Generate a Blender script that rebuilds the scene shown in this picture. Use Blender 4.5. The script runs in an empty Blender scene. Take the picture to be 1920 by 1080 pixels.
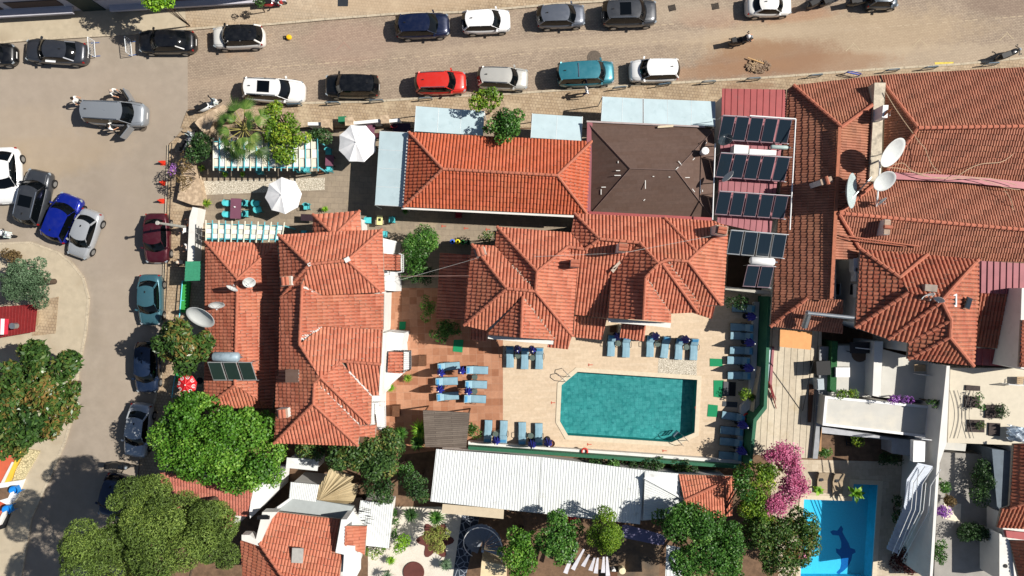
import bpy, bmesh, math, random
import numpy as np
from mathutils import Vector, Matrix
from mathutils.geometry import tessellate_polygon
R = math.radians
scene = bpy.context.scene
# ---------------------------------------------------------------- camera
HC, FP = 54.0, 1350.0                      # drone height (m), focal length in source pixels
cam = bpy.data.objects.new('camera', bpy.data.cameras.new('camera'))
scene.collection.objects.link(cam)
cam.location = (0, 0, HC); cam.rotation_euler = (0, 0, 0)
cam.data.sensor_width = 36; cam.data.lens = 36 * FP / 1920
cam.data.clip_start = 1; cam.data.clip_end = 3000
scene.camera = cam
# ---------------------------------------------------------------- light
SUN_EL = 46.0
sdir = Vector((-1, -0.14, 0)).normalized() * math.cos(R(SUN_EL)) + Vector((0, 0, -math.sin(R(SUN_EL))))
sun = bpy.data.objects.new('sun', bpy.data.lights.new('sun', 'SUN'))
scene.collection.objects.link(sun)
sun.data.energy = 5.0; sun.data.angle = R(0.5); sun.data.color = (1.0, 0.95, 0.87)
sun.rotation_euler = sdir.to_track_quat('-Z', 'Y').to_euler(); sun.location = (30, 5, 40)
world = bpy.data.worlds.new('World'); scene.world = world; world.use_nodes = True
wn = world.node_tree.nodes; bg = wn['Background']
sky = wn.new('ShaderNodeTexSky'); sky.sky_type = 'NISHITA'; sky.sun_disc = False
sky.sun_elevation = R(SUN_EL); sky.sun_rotation = R(82)
world.node_tree.links.new(sky.outputs[0], bg.inputs[0]); bg.inputs[1].default_value = 0.05
scene.view_settings.view_transform = 'Standard'; scene.view_settings.look = 'None'
scene.view_settings.exposure = 0.5
scene.cycles.diffuse_bounces = 2; scene.view_settings.gamma = 1.0
# ---------------------------------------------------------------- helpers
rnd = random.Random(7)
def P(px, py, z=0.0):
    k = (HC - z) / FP
    return Vector(((px - 960) * k, (540 - py) * k, z))
def PP(pts, z=0.0): return [P(p[0], p[1], p[2] if len(p) > 2 else z) for p in pts]
COL = scene.collection
ORG = {}
def tag(o, label=None, cat=None, group=None, kind=None):
    if label: o['label'] = label
    if cat: o['category'] = cat
    if group: o['group'] = group
    if kind: o['kind'] = kind
    return o
def thing(name, loc, label, cat, group=None, rz=0.0):
    o = bpy.data.objects.new(name, None); COL.objects.link(o)
    o.location = loc; o.rotation_euler = (0, 0, rz); o.empty_display_size = .2
    ORG[o.name] = Vector(loc)
    return tag(o, label, cat, group)
def copy_tree(o, parent=None, mats=None):
    c = o.copy(); COL.objects.link(c); c.parent = parent
    for ch in [x for x in bpy.data.objects if x.parent == o]: copy_tree(ch, c)
    return c
class MB:
    def __init__(s): s.v = []; s.f = []; s.m = []; s.a = []
    def add(s, vs, fs, mi=0, tv=0.5):
        n = len(s.v); s.v += [tuple(v) for v in vs]
        for f in fs: s.f.append(tuple(i + n for i in f)); s.m.append(mi); s.a.append(tv)
        return s
    def box(s, c, size, rz=0, mi=0, ry=0, rx=0):
        M = Matrix.Translation(c) @ Matrix.Rotation(rz, 4, 'Z') @ Matrix.Rotation(ry, 4, 'Y') @ Matrix.Rotation(rx, 4, 'X')
        x, y, z = size[0] / 2, size[1] / 2, size[2] / 2
        vs = [M @ Vector(p) for p in ((-x,-y,-z),(x,-y,-z),(x,y,-z),(-x,y,-z),(-x,-y,z),(x,-y,z),(x,y,z),(-x,y,z))]
        return s.add(vs, [(3,2,1,0),(4,5,6,7),(0,1,5,4),(1,2,6,5),(2,3,7,6),(3,0,4,7)], mi)
    def prism(s, pts, z0, z1, mi=0):
        """pts xy(z) list; z1 may be None -> use the points' own z as top"""
        pts = [Vector(p) for p in pts]
        if sum((pts[i-1].x * pts[i].y - pts[i].x * pts[i-1].y) for i in range(len(pts))) < 0: pts = pts[::-1]
        n = len(pts)
        top = [Vector((p.x, p.y, p.z if z1 is None else z1)) for p in pts]
        bot = [Vector((p.x, p.y, z0 if z1 is not None else p.z - z0)) for p in pts]
        tri = tessellate_polygon([[Vector((p.x, p.y, 0)) for p in pts]])
        fs = []
        for t in tri:
            a, b, c = t
            cr = (pts[b].x-pts[a].x)*(pts[c].y-pts[a].y)-(pts[b].y-pts[a].y)*(pts[c].x-pts[a].x)
            if cr < 0: a, c = c, a
            fs.append((a, b, c)); fs.append((c + n, b + n, a + n))
        for i in range(n):
            j = (i + 1) % n; fs.append((i + n, j + n, j, i))
        return s.add(top + bot, fs, mi)
    def sheet(s, pts, z, holes=(), mi=0):
        loops = [[Vector((p[0], p[1], 0)) for p in pts]] + [[Vector((p[0], p[1], 0)) for p in h] for h in holes]
        flat = [v for l in loops for v in l]
        fs = []
        for a, b, c in tessellate_polygon(loops):
            A, B, Cc = flat[a], flat[b], flat[c]
            if (B.x-A.x)*(Cc.y-A.y)-(B.y-A.y)*(Cc.x-A.x) < 0: a, c = c, a
            fs.append((a, b, c))
        return s.add([(v.x, v.y, z) for v in flat], fs, mi)
    def tube(s, p0, p1, r, n=8, r1=None, mi=0, caps=True):
        p0 = Vector(p0); p1 = Vector(p1); d = p1 - p0
        if d.length < 1e-6: return s
        q = d.to_track_quat('Z', 'Y').to_matrix(); r1 = r if r1 is None else r1
        vs = []
        for i in range(n):
            a = 2 * math.pi * i / n; e = q @ Vector((math.cos(a), math.sin(a), 0))
            vs.append(p0 + e * r); vs.append(p1 + e * r1)
        fs = [(2*i, 2*((i+1) % n), 2*((i+1) % n)+1, 2*i+1) for i in range(n)]
        if caps: fs += [tuple(2*i for i in range(n))[::-1], tuple(2*i+1 for i in range(n))]
        return s.add(vs, fs, mi)
    def path(s, pts, r, n=6, mi=0):
        for a, b in zip(pts, pts[1:]): s.tube(a, b, r, n, mi=mi)
        return s
    def lathe(s, prof, n=16, c=(0, 0, 0), mi=0, M=None, a0=0, ar=2*math.pi):
        vs = []; full = abs(ar - 2*math.pi) < 1e-6; m = n if full else n + 1
        for r, z in prof:
            for i in range(m):
                a = a0 + ar * i / n; v = Vector((r * math.cos(a), r * math.sin(a), z))
                if M: v = M @ v
                vs.append(v + Vector(c))
        fs = []
        for k in range(len(prof) - 1):
            for i in range(n):
                j = (i + 1) % m; fs.append((k*m+i, k*m+j, (k+1)*m+j, (k+1)*m+i))
        return s.add(vs, fs, mi)
    def build(s, name, mats, parent=None, smooth=False, world=True, label=None):
        off = Vector((0, 0, 0))
        if parent is not None and world: off = ORG.get(parent.name, Vector((0, 0, 0)))
        me = bpy.data.meshes.new(name)
        me.from_pydata([(v[0]-off.x, v[1]-off.y, v[2]-off.z) for v in s.v], [], s.f)
        if not isinstance(mats, (list, tuple)): mats = [mats]
        for m in mats: me.materials.append(m)
        me.polygons.foreach_set('material_index', s.m)
        at = me.attributes.new('tv', 'FLOAT', 'FACE'); at.data.foreach_set('value', s.a)
        if smooth: me.polygons.foreach_set('use_smooth', [True] * len(s.f))
        me.update()
        o = bpy.data.objects.new(name, me); COL.objects.link(o)
        if parent is not None:
            o.parent = parent; ORG[o.name] = off
        if label: o['label'] = label
        return o
# ---------------------------------------------------------------- materials
MATS = {}
def srgb(h):
    if isinstance(h, str):
        c = [int(h[i:i+2], 16) / 255 for i in (0, 2, 4)]
        return tuple(x / 12.92 if x <= .04045 else ((x + .055) / 1.055) ** 2.4 for x in c)
    return h
def nmat(name):
    m = bpy.data.materials.new(name); m.use_nodes = True
    nt = m.node_tree; return m, nt, nt.nodes, nt.links, nt.nodes['Principled BSDF']
def setsp(b, rough, metal=0, spec=.5, coat=0):
    b.inputs['Roughness'].default_value = rough; b.inputs['Metallic'].default_value = metal
    b.inputs['Specular IOR Level'].default_value = spec; b.inputs['Coat Weight'].default_value = coat
def mixc(nt, a, b, fac, mode='MIX'):
    n = nt.nodes.new('ShaderNodeMix'); n.data_type = 'RGBA'; n.blend_type = mode; n.clamp_factor = True
    for sock, v in ((n.inputs[0], fac), (n.inputs[6], a), (n.inputs[7], b)):
        if hasattr(v, 'links'): nt.links.new(v, sock)
        elif isinstance(v, (int, float)): sock.default_value = v
        else: sock.default_value = (*v[:3], 1)
    return n.outputs[2]
def ramp(nt, x, stops):
    n = nt.nodes.new('ShaderNodeValToRGB'); nt.links.new(x, n.inputs[0]); e = n.color_ramp.elements
    while len(e) < len(stops): e.new(.5)
    for i, (p, c) in enumerate(stops):
        e[i].position = p; e[i].color = (c, c, c, 1) if isinstance(c, (int, float)) else (*c[:3], 1)
    return n.outputs[0]
def coords(nt, rot=0, scale=1):
    g = nt.nodes.new('ShaderNodeNewGeometry'); mp = nt.nodes.new('ShaderNodeMapping')
    nt.links.new(g.outputs['Position'], mp.inputs[0]); mp.inputs['Rotation'].default_value = (0, 0, R(rot))
    mp.inputs['Scale'].default_value = (scale,) * 3
    return mp.outputs[0]
def noise(nt, vec, sc, det=4, rough=.6):
    n = nt.nodes.new('ShaderNodeTexNoise'); n.inputs['Scale'].default_value = sc
    n.inputs['Detail'].default_value = det; n.inputs['Roughness'].default_value = rough
    nt.links.new(vec, n.inputs['Vector']); return n.outputs[0]
def bump(nt, b, h, st=.4, dist=.02):
    n = nt.nodes.new('ShaderNodeBump'); n.inputs['Strength'].default_value = st; n.inputs['Distance'].default_value = dist
    nt.links.new(h, n.inputs['Height']); nt.links.new(n.outputs[0], b.inputs['Normal'])
def mat(name, col, rough=.6, metal=0, var=.12, sc=3.0, spec=.4, coat=0, bmp=0, stain=None, stsc=.6, stw=.5):
    if name in MATS: return MATS[name]
    m, nt, ns, ln, b = nmat(name); setsp(b, rough, metal, spec, coat)
    c = srgb(col); v = coords(nt)
    if var > 0:
        x = noise(nt, v, sc)
        out = mixc(nt, tuple(k*(1-var) for k in c), tuple(min(1, k*(1+var)) for k in c), ramp(nt, x, [(.3, 0.), (.7, 1.)]))
        if stain:
            y = noise(nt, v, stsc, 6, .65)
            out = mixc(nt, out, srgb(stain), ramp(nt, y, [(stw, 0.), (stw+.2, .8)]))
        ln.new(out, b.inputs['Base Color'])
        if bmp: bump(nt, b, x, bmp)
    else: b.inputs['Base Color'].default_value = (*c, 1)
    MATS[name] = m; return m
def brickmat(name, c1, c2, mortar, bw, bh, ms=.01, rot=0, off=.5, big=(.75, 1.25), stain=None, rough=.85, stsc=.12, stw=.55, bias=0, bmp=.3, stmax=.7):
    m, nt, ns, ln, b = nmat(name); setsp(b, rough, 0, .3)
    v = coords(nt, rot)
    t = ns.new('ShaderNodeTexBrick'); ln.new(v, t.inputs['Vector'])
    t.inputs['Color1'].default_value = (*srgb(c1), 1); t.inputs['Color2'].default_value = (*srgb(c2), 1)
    t.inputs['Mortar'].default_value = (*srgb(mortar), 1); t.inputs['Scale'].default_value = 1
    t.inputs['Mortar Size'].default_value = ms; t.inputs['Brick Width'].default_value = bw
    t.inputs['Row Height'].default_value = bh; t.inputs['Bias'].default_value = bias; t.offset = off
    g = noise(nt, v, .22, 6, .65); g2 = noise(nt, v, 4.0, 3, .7)
    k = ramp(nt, g, [(.3, big[0]), (.7, big[1])]); k2 = ramp(nt, g2, [(.25, .88), (.75, 1.12)])
    out = mixc(nt, t.outputs[0], k, 1.0, 'MULTIPLY'); out = mixc(nt, out, k2, 1.0, 'MULTIPLY')
    if stain:
        y = noise(nt, v, stsc, 8, .7); out = mixc(nt, out, srgb(stain), ramp(nt, y, [(stw, 0.), (stw+.15, stmax)]))
    ln.new(out, b.inputs['Base Color'])
    if bmp:
        inv = ramp(nt, t.outputs[1], [(0., 1.), (1., 0.)]); bump(nt, b, inv, bmp, .01)
    MATS[name] = m; return m
def ellstains(name, lst):
    m = MATS[name]; nt = m.node_tree; b = nt.nodes['Principled BSDF']; cur = b.inputs['Base Color'].links[0].from_socket
    g = nt.nodes.new('ShaderNodeNewGeometry')
    nz = noise(nt, g.outputs['Position'], .9, 8, .7); nz2 = noise(nt, g.outputs['Position'], 5, 6, .7)
    for (px, py, rx, ry, rot, col, mx) in lst:
        c = P(px, py); mp = nt.nodes.new('ShaderNodeMapping'); mp.vector_type = 'TEXTURE'
        mp.inputs['Location'].default_value = c; mp.inputs['Rotation'].default_value = (0, 0, R(rot)); mp.inputs['Scale'].default_value = (rx*.04, ry*.04, 1)
        nt.links.new(g.outputs['Position'], mp.inputs[0]); ln = nt.nodes.new('ShaderNodeVectorMath'); ln.operation = 'LENGTH'
        sp = nt.nodes.new('ShaderNodeVectorMath'); sp.operation = 'MULTIPLY'; sp.inputs[1].default_value = (1, 1, 0); nt.links.new(mp.outputs[0], sp.inputs[0]); nt.links.new(sp.outputs[0], ln.inputs[0])
        ad = nt.nodes.new('ShaderNodeMath'); ad.operation = 'MULTIPLY_ADD'; ad.inputs[1].default_value = -1.6; nt.links.new(nz, ad.inputs[0]); nt.links.new(ln.outputs['Value'], ad.inputs[2])
        a2 = nt.nodes.new('ShaderNodeMath'); a2.operation = 'MULTIPLY_ADD'; a2.inputs[1].default_value = -.5; nt.links.new(nz2, a2.inputs[0]); nt.links.new(ad.outputs[0], a2.inputs[2])
        cur = mixc(nt, cur, srgb(col), ramp(nt, a2.outputs[0], [(0., mx*.62), (.7, 0.)]))
    nt.links.new(cur, b.inputs['Base Color'])
def tilemat(name, ca, cb, old=0.0, dark='5a2a1c'):
    m, nt, ns, ln, b = nmat(name); setsp(b, .75, 0, .3)
    v = coords(nt); at = ns.new('ShaderNodeAttribute'); at.attribute_name = 'tv'
    base = mixc(nt, srgb(ca), srgb(cb), at.outputs['Fac'])
    n1 = noise(nt, v, 1.2, 6, .7); n2 = noise(nt, v, 14, 4, .7)
    base = mixc(nt, base, ramp(nt, n1, [(.25, .80), (.75, 1.16)]), 1., 'MULTIPLY')
    n0 = noise(nt, v, .33, 5, .7); base = mixc(nt, base, (.46, .25, .13), ramp(nt, n0, [(.50, 0.), (.78, .34)]))
    n5 = noise(nt, v, 6.5, 5, .8); base = mixc(nt, base, (.10, .075, .06), ramp(nt, n5, [(.66, 0.), (.80, .45)]))
    base = mixc(nt, base, ramp(nt, n2, [(.25, .9), (.75, 1.1)]), 1., 'MULTIPLY')
    if old > 0:
        n3 = noise(nt, v, .9, 8, .75)
        mul = ns.new('ShaderNodeMath'); mul.operation = 'MULTIPLY'; ln.new(n3, mul.inputs[0]); ln.new(at.outputs['Fac'], mul.inputs[1])
        base = mixc(nt, base, srgb(dark), ramp(nt, mul.outputs[0], [(.40, 0.), (.56, old)] if old < .8 else [(.30, 0.), (.66, old*.8)]))
    ln.new(base, b.inputs['Base Color']); MATS[name] = m; return m
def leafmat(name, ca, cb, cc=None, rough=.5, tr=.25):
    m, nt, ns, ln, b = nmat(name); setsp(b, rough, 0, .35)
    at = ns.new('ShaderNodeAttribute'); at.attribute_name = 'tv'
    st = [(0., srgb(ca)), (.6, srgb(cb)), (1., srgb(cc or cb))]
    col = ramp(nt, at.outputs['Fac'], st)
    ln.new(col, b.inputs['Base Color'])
    t = ns.new('ShaderNodeBsdfTranslucent'); ln.new(col, t.inputs[0])
    mx = ns.new('ShaderNodeMixShader'); mx.inputs[0].default_value = tr
    ln.new(b.outputs[0], mx.inputs[1]); ln.new(t.outputs[0], mx.inputs[2])
    ln.new(mx.outputs[0], ns['Material Output'].inputs[0]); MATS[name] = m; return m
def vormat(name, cell, edge, sc, w=.06, rough=.85, rot=0):
    m, nt, ns, ln, b = nmat(name); setsp(b, rough, 0, .3)
    v = coords(nt, rot)
    t = ns.new('ShaderNodeTexVoronoi'); t.feature = 'DISTANCE_TO_EDGE'; t.inputs['Scale'].default_value = sc; ln.new(v, t.inputs[0])
    t2 = ns.new('ShaderNodeTexVoronoi'); t2.inputs['Scale'].default_value = sc; ln.new(v, t2.inputs[0])
    cv = mixc(nt, tuple(k*.8 for k in srgb(cell)), tuple(min(1, k*1.15) for k in srgb(cell)), t2.outputs['Color'])
    out = mixc(nt, srgb(edge), cv, ramp(nt, t.outputs['Distance'], [(w*.6, 0.), (w, 1.)]))
    ln.new(out, b.inputs['Base Color']); MATS[name] = m; return m
def glassy(name, col, rough=.05, spec=1.0):
    m, nt, ns, ln, b = nmat(name); setsp(b, rough, 0, spec); b.inputs['Base Color'].default_value = (*srgb(col), 1)
    MATS[name] = m; return m
def paint(name, col, metal=.35, rough=.32):
    if name in MATS: return MATS[name]
    m, nt, ns, ln, b = nmat(name); setsp(b, rough, metal, .5, .8); b.inputs['Coat Roughness'].default_value = .08
    c = srgb(col); v = coords(nt); x = noise(nt, v, 2.5, 6, .7)   # faint road dust on the paint
    ln.new(mixc(nt, c, tuple(k*.85 + .02 for k in c), ramp(nt, x, [(.45, 0.), (.75, .6)])), b.inputs['Base Color'])
    ln.new(ramp(nt, x, [(.3, rough*.8), (.8, rough*1.5)]), b.inputs['Roughness'])
    MATS[name] = m; return m

tile_new = tilemat('terracotta_tile', 'a65f49', 'bb765e', .35, '7c4030')
tile_mid = tilemat('terracotta_tile_worn', '985541', 'ac6a52', .6, '5a3024')
tile_red = tilemat('terracotta_tile_red', 'a85639', 'b46045', .3, '7c3c28')
tile_old = tilemat('terracotta_tile_old', '8f5c48', 'b0765f', .95, '54382c')
tile_dull = tilemat('tile_pinkish', '9c5a4c', 'ad6c5c', .4, '6a3a30')
ridge_m = mat('ridge_tile', 'a4614b', .8, var=.2, sc=5, stain='70503f', stsc=2.5, stw=.55)
white = mat('white_render', 'cbc9c4', .8, var=.05, sc=1.5, stain='aba79c', stsc=.9, stw=.6)
white2 = mat('white_paint_clean', 'd6d6d5', .6, var=.03)
asphalt = mat('worn_asphalt', '918679', .92, var=.09, sc=1.2, stain='857a6c', stsc=.22, stw=.48, spec=.2)
gcon = mat('light_concrete', 'a79b86', .9, var=.10, sc=2.0, stain='8d7f6a', stsc=.5, stw=.52)
brick = brickmat('street_brick', '9b8b79', '8c7c6c', '66594e', .24, .12, .010, rot=5, stain='a8825c', stsc=.10, stw=.60, big=(.86, 1.12))
brickp = brickmat('pavement_brick', 'a39078', '958168', '6a5b4b', .22, .22, .012, rot=5, stain='b6a58a', stsc=.5, stw=.52, big=(.85, 1.15))
court = brickmat('courtyard_slabs', '7f7364', '8b7e6d', '6a5f54', .6, .42, .008, rot=2, big=(.82, 1.18), stain='a8977c', stsc=.35, stw=.55)
terra = brickmat('terracotta_floor', '8f5f45', 'ab7d62', 'a07c66', .55, .55, .010, rot=-1, off=0, big=(.9, 1.12))
deck_m = brickmat('deck_stone', 'c0ad95', 'b9a58c', 'ae9b82', .9, .22, .004, rot=-2, big=(.96, 1.05), stain='b09c82', stsc=.6, stw=.62, stmax=.35, bmp=.1)
coping_m = mat('coping_stone', 'c2b59e', .8, var=.08, sc=4)
pebble = vormat('pebble_mosaic', 'c6beae', '8d8474', 9, .12)
crazy = vormat('crazy_paving', '2c3440', '8a909a', 2.0, .05)
soil = mat('soil', '6a5340', .95, var=.25, sc=3, stain='4b3a2c', stsc=1.2, stw=.5)
gravel = mat('pale_gravel', 'c6bfb2', .95, var=.12, sc=14, stain='aaa090', stsc=.9, stw=.55)
dirt = mat('red_dirt', '84705e', .95, var=.25, sc=3, stain='b79c78', stsc=.8, stw=.48, bmp=.4)
blackm = mat('black_rubber', '141416', .7, var=.2, sc=8)
darkm = mat('dark_metal', '26272a', .5, .6, var=.1)
steel = mat('galvanised_steel', 'a9adb0', .35, .8, var=.08)
woodm = mat('dark_wood', '5b3a24', .7, var=.25, sc=8)
plankm = brickmat('weathered_planks', '5e544c', '6c6259', '3c342e', 2.4, .14, .012, rot=-3, big=(.85, 1.15))
skinm = mat('skin', 'b98768', .6, var=.05)
# ---------------------------------------------------------------- roofs
def planefit(pts):
    A = np.array([[p.x, p.y, 1] for p in pts]); z = np.array([p.z for p in pts])
    s, *_ = np.linalg.lstsq(A, z, rcond=None); return s
DIRS = {'N': (0, 1), 'S': (0, -1), 'E': (1, 0), 'W': (-1, 0)}
def convex(pts):
    sg = 0
    for i in range(len(pts)):
        a, b, c = pts[i-2], pts[i-1], pts[i]
        cr = (b.x-a.x)*(c.y-b.y)-(b.y-a.y)*(c.x-b.x)
        if abs(cr) < 1e-4: continue
        if sg == 0: sg = 1 if cr > 0 else -1
        elif (cr > 0) != (sg > 0): return False
    return True
def tile_face(bm, lay, pts, d, cw, rh, amp, mi=0, seed=0):
    a, b, c = planefit(pts)
    d = Vector((d[0], d[1])).normalized(); u = Vector((-d.y, d.x))
    zf = lambda x, y: a*x + b*y + c
    polys = [pts] if convex(pts) else [[pts[i] for i in t] for t in tessellate_polygon([[Vector((p.x, p.y, 0)) for p in pts]])]
    prof = [(0, 0), (.09, .55), (.22, .93), (.37, 1.0), (.52, .93), (.65, .6), (.76, .05), (.88, -.95), (1, 0)]
    rr = random.Random(seed)
    for poly in polys:
        ar = sum((poly[i-1].x*poly[i].y - poly[i].x*poly[i-1].y) for i in range(len(poly)))
        if abs(ar) < .02: continue
        if ar < 0: poly = poly[::-1]
        n = len(poly)
        S = [p.x*u.x + p.y*u.y for p in poly]; T = [p.x*d.x + p.y*d.y for p in poly]
        c0, c1 = math.floor(min(S)/cw), math.ceil(max(S)/cw); r0, r1 = math.floor(min(T)/rh), math.ceil(max(T)/rh)
        tb = bmesh.new(); tl = tb.faces.layers.float.new('tv')
        E = [(poly[i], poly[(i+1) % n]) for i in range(n)]
        for r in range(r0, r1):
            for q in range(c0, c1):
                sc, tc = (q+.5)*cw, (r+.5)*rh; x, y = u.x*sc + d.x*tc, u.y*sc + d.y*tc
                ok = True
                for A, B in E:
                    ex, ey = B.x-A.x, B.y-A.y; L = math.hypot(ex, ey) or 1
                    if (ex*(y-A.y)-ey*(x-A.x))/L < -max(cw, rh)*.75: ok = False; break
                if not ok: continue
                h = hash((q*7919 + r*104729 + 13)) % 1000 / 1000.
                jl = (hash((q*31+r*17)) % 7 - 3) * .003
                top, bot, low = [], [], []
                for f, hh in prof:
                    s0 = (q+f)*cw; t0, t1 = r*rh, (r+1)*rh
                    xa, ya = u.x*s0 + d.x*t0, u.y*s0 + d.y*t0
                    xb, yb = u.x*s0 + d.x*(t1+jl*3), u.y*s0 + d.y*(t1+jl*3)
                    top.append(tb.verts.new((xa, ya, zf(xa, ya) + amp*hh)))
                    bot.append(tb.verts.new((xb, yb, zf(xb, yb) + amp*hh + .048 + jl)))
                    low.append(tb.verts.new((xb, yb, zf(xb, yb) + amp*hh - .012)))
                for k in range(len(prof)-1):
                    for f4 in ((top[k], bot[k], bot[k+1], top[k+1]), (bot[k], low[k], low[k+1], bot[k+1])):
                        fc = tb.faces.new(f4); fc[tl] = h
        for A, B in E:
            nrm = Vector((B.y-A.y, -(B.x-A.x), 0))
            if nrm.length < 1e-5: continue
            bmesh.ops.bisect_plane(tb, geom=tb.verts[:]+tb.edges[:]+tb.faces[:], plane_co=(A.x, A.y, 0), plane_no=nrm.normalized(), clear_outer=True)
        vm = {v: bm.verts.new(v.co) for v in tb.verts}
        for f in tb.faces:
            try: g = bm.faces.new([vm[v] for v in f.verts]); g[lay] = f[tl]; g.material_index = mi
            except ValueError: pass
        tb.free()
def bm_obj(bm, name, mats, parent=None):
    off = ORG.get(parent.name, Vector((0, 0, 0))) if parent is not None else Vector((0, 0, 0))
    if off.length: bmesh.ops.translate(bm, verts=bm.verts[:], vec=-off)
    me = bpy.data.meshes.new(name); bmesh.ops.recalc_face_normals(bm, faces=[]) ; bm.to_mesh(me); bm.free()
    for m in (mats if isinstance(mats, (list, tuple)) else [mats]): me.materials.append(m)
    o = bpy.data.objects.new(name, me); COL.objects.link(o)
    if parent is not None: o.parent = parent; ORG[o.name] = off
    return o
def ridges_mb(segs, r=.10, step=.40):
    mb = MB()
    for a, b in segs:
        A, B = P(*a), P(*b); A.z += .05; B.z += .05
        if A.z > B.z: A, B = B, A                      # laid from the low end up
        L = (B-A).length; n = max(1, int(L/step)); dv = (B-A)/n
        for i in range(n):
            p0 = A + dv*i; p1 = A + dv*(i+1.12)
            mb.tube(p0 + Vector((0, 0, .015)), p1 + Vector((0, 0, -.02)), r*1.12, 8, r*.92, caps=True)
    return mb
def roof(parent, faces, ridges, tilt=0, m=None, cw=.235, rh=.33, amp=.062, rr=.10, name='roof'):
    bm = bmesh.new(); lay = bm.faces.layers.float.new('tv')
    dk = MB()
    for i, (dch, pts) in enumerate(faces):
        W = PP(pts); a, b, c = planefit(W)
        W2 = [Vector((p.x, p.y, a*p.x + b*p.y + c)) for p in W]
        dx, dy = DIRS[dch]; t = R(-tilt); d = (dx*math.cos(t)-dy*math.sin(t), dx*math.sin(t)+dy*math.cos(t))
        tile_face(bm, lay, W2, d, cw, rh, amp, 0, i)
        dk.prism([p - Vector((0, 0, .03)) for p in W2], .13, None)
    ro = bm_obj(bm, name, m or tile_new, parent)
    dk.build('roof_deck', mat('eave_timber', '8d8478', .8), ro)
    if ridges: ridges_mb(ridges, rr).build('ridge_tiles', ridge_m, ro)
    return ro
def inset(pts, d):
    n = len(pts); ar = sum((pts[i-1].x*pts[i].y - pts[i].x*pts[i-1].y) for i in range(n))
    sg = 1 if ar > 0 else -1; out = []
    for i in range(n):
        a, b, c = pts[i-1], pts[i], pts[(i+1) % n]
        e1 = Vector((b.x-a.x, b.y-a.y)).normalized(); e2 = Vector((c.x-b.x, c.y-b.y)).normalized()
        n1 = Vector((-e1.y, e1.x))*sg; n2 = Vector((-e2.y, e2.x))*sg; k = 1 + n1.dot(n2)
        v = (n1+n2)/max(k, .3); out.append(Vector((b.x+v.x*d, b.y+v.y*d, b.z)))
    return out
def wall(parent, px, z, base=0, m=None, ins=.35, name='wall', drop=.2):
    """walls under an eave outline given in photo pixels at height z"""
    pts = inset(PP(px, z), ins)
    return MB().prism(pts, base, z-drop).build(name, m or white, parent)
def slab(parent, name, px, z1, th, m, label=None, cat=None, group=None, kind=None):
    mb = MB().prism(PP(px, z1), th, None); o = mb.build(name, m, parent)
    if label: tag(o, label, cat, group, kind)
    return o
def windows(parent, px, z, ins, zc, skip=(), h=1.1, w=.9):
    pts = inset(PP(px, z), ins); n = len(pts)
    for i in range(n):
        if i in skip: continue
        a, b = pts[i], pts[(i+1) % n]; e = Vector((b.x-a.x, b.y-a.y, 0)); L = e.length
        if L < 2.4: continue
        k = int(L/2.8); ang = math.atan2(e.y, e.x)
        for j in range(k):
            c = Vector((a.x, a.y, 0)) + e*((j+.5)/k)
            for zz in zc:
                f = MB().box((c.x, c.y, zz), (w, .12, h), ang)
                fo = f.build('window', white2, parent)
                MB().box((c.x, c.y, zz), (w-.16, .15, h-.16), ang).build('pane', MATS['glass_dark'], fo)
glassy('glass_dark', '10161c', .06)
def chimney(parent, px, py, z, s=(.55, .45), h=1.3, rz=0, pots=2):
    c = P(px, py, z + h)
    s1 = MB().box((c.x, c.y, z + h/2 - .3), (s[0], s[1], h + .6), rz).build('chimney', white, parent)
    cp = MB(); s = (s[0]*.85, s[1]*.85); e = Vector((math.cos(rz), math.sin(rz), 0))
    cp.box((c.x, c.y, z+h+.03), (s[0]+.10, s[1]+.10, .07), rz)
    cp.build('cap', mat('weathered_cap', '9c8878', .9, var=.2, sc=6), s1)
    q = MB()
    for k in range(pots):
        o = Vector((c.x, c.y, z+h+.16)) + e*((k-(pots-1)/2)*.24)
        q.tube(o - Vector((-e.y, e.x, 0))*.28, o + Vector((-e.y, e.x, 0))*.28, .13, 8)
    q.build('chimney_tiles', ridge_m, s1)
    return s1

# ---------------------------------------------------------------- SETTING
G = 'structure'
pool1 = [(1083,697),(1307,712),(1302,811),(1259,829),(1065,816),(1050,790),(1053,722)]
pool2 = [(1507,936),(1597,939),(1600,907),(1646,909),(1634,1088),(1500,1088)]
def S(name, px, z, m, holes=(), kind=G):
    o = MB().sheet(PP(px), z, [PP(h) for h in holes]).build(name, m); tag(o, kind=kind); return o
S('ground', [(-3500,-2600),(5400,-2600),(5400,3700),(-3500,3700)], 0, soil, [pool1, pool2])
S('road', [(-2500,150),(-600,100),(0,82),(50,77),(200,68),(352,57),(352,205),(340,250),(316,270),(308,500),(303,700),(262,860),(230,1100),(100,1900),(-120,1900),(36,1110),(60,970),(93,900),(123,830),(138,780),(148,700),(163,620),(168,560),(158,521),(135,492),(110,472),(60,454),(0,457),(-600,500),(-2500,560)], .004, asphalt)
br = [(352,57),(410,52),(500,48),(610,38),(740,28),(860,25),(960,17),(1060,8),(1240,-2),(1400,-8),(1700,-14),(3600,-60),(3600,20),(1920,108),(1800,120),(1640,130),(1440,145),(1180,160),(960,175),(800,183),(700,190),(565,193),(450,200),(352,205)]
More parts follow.
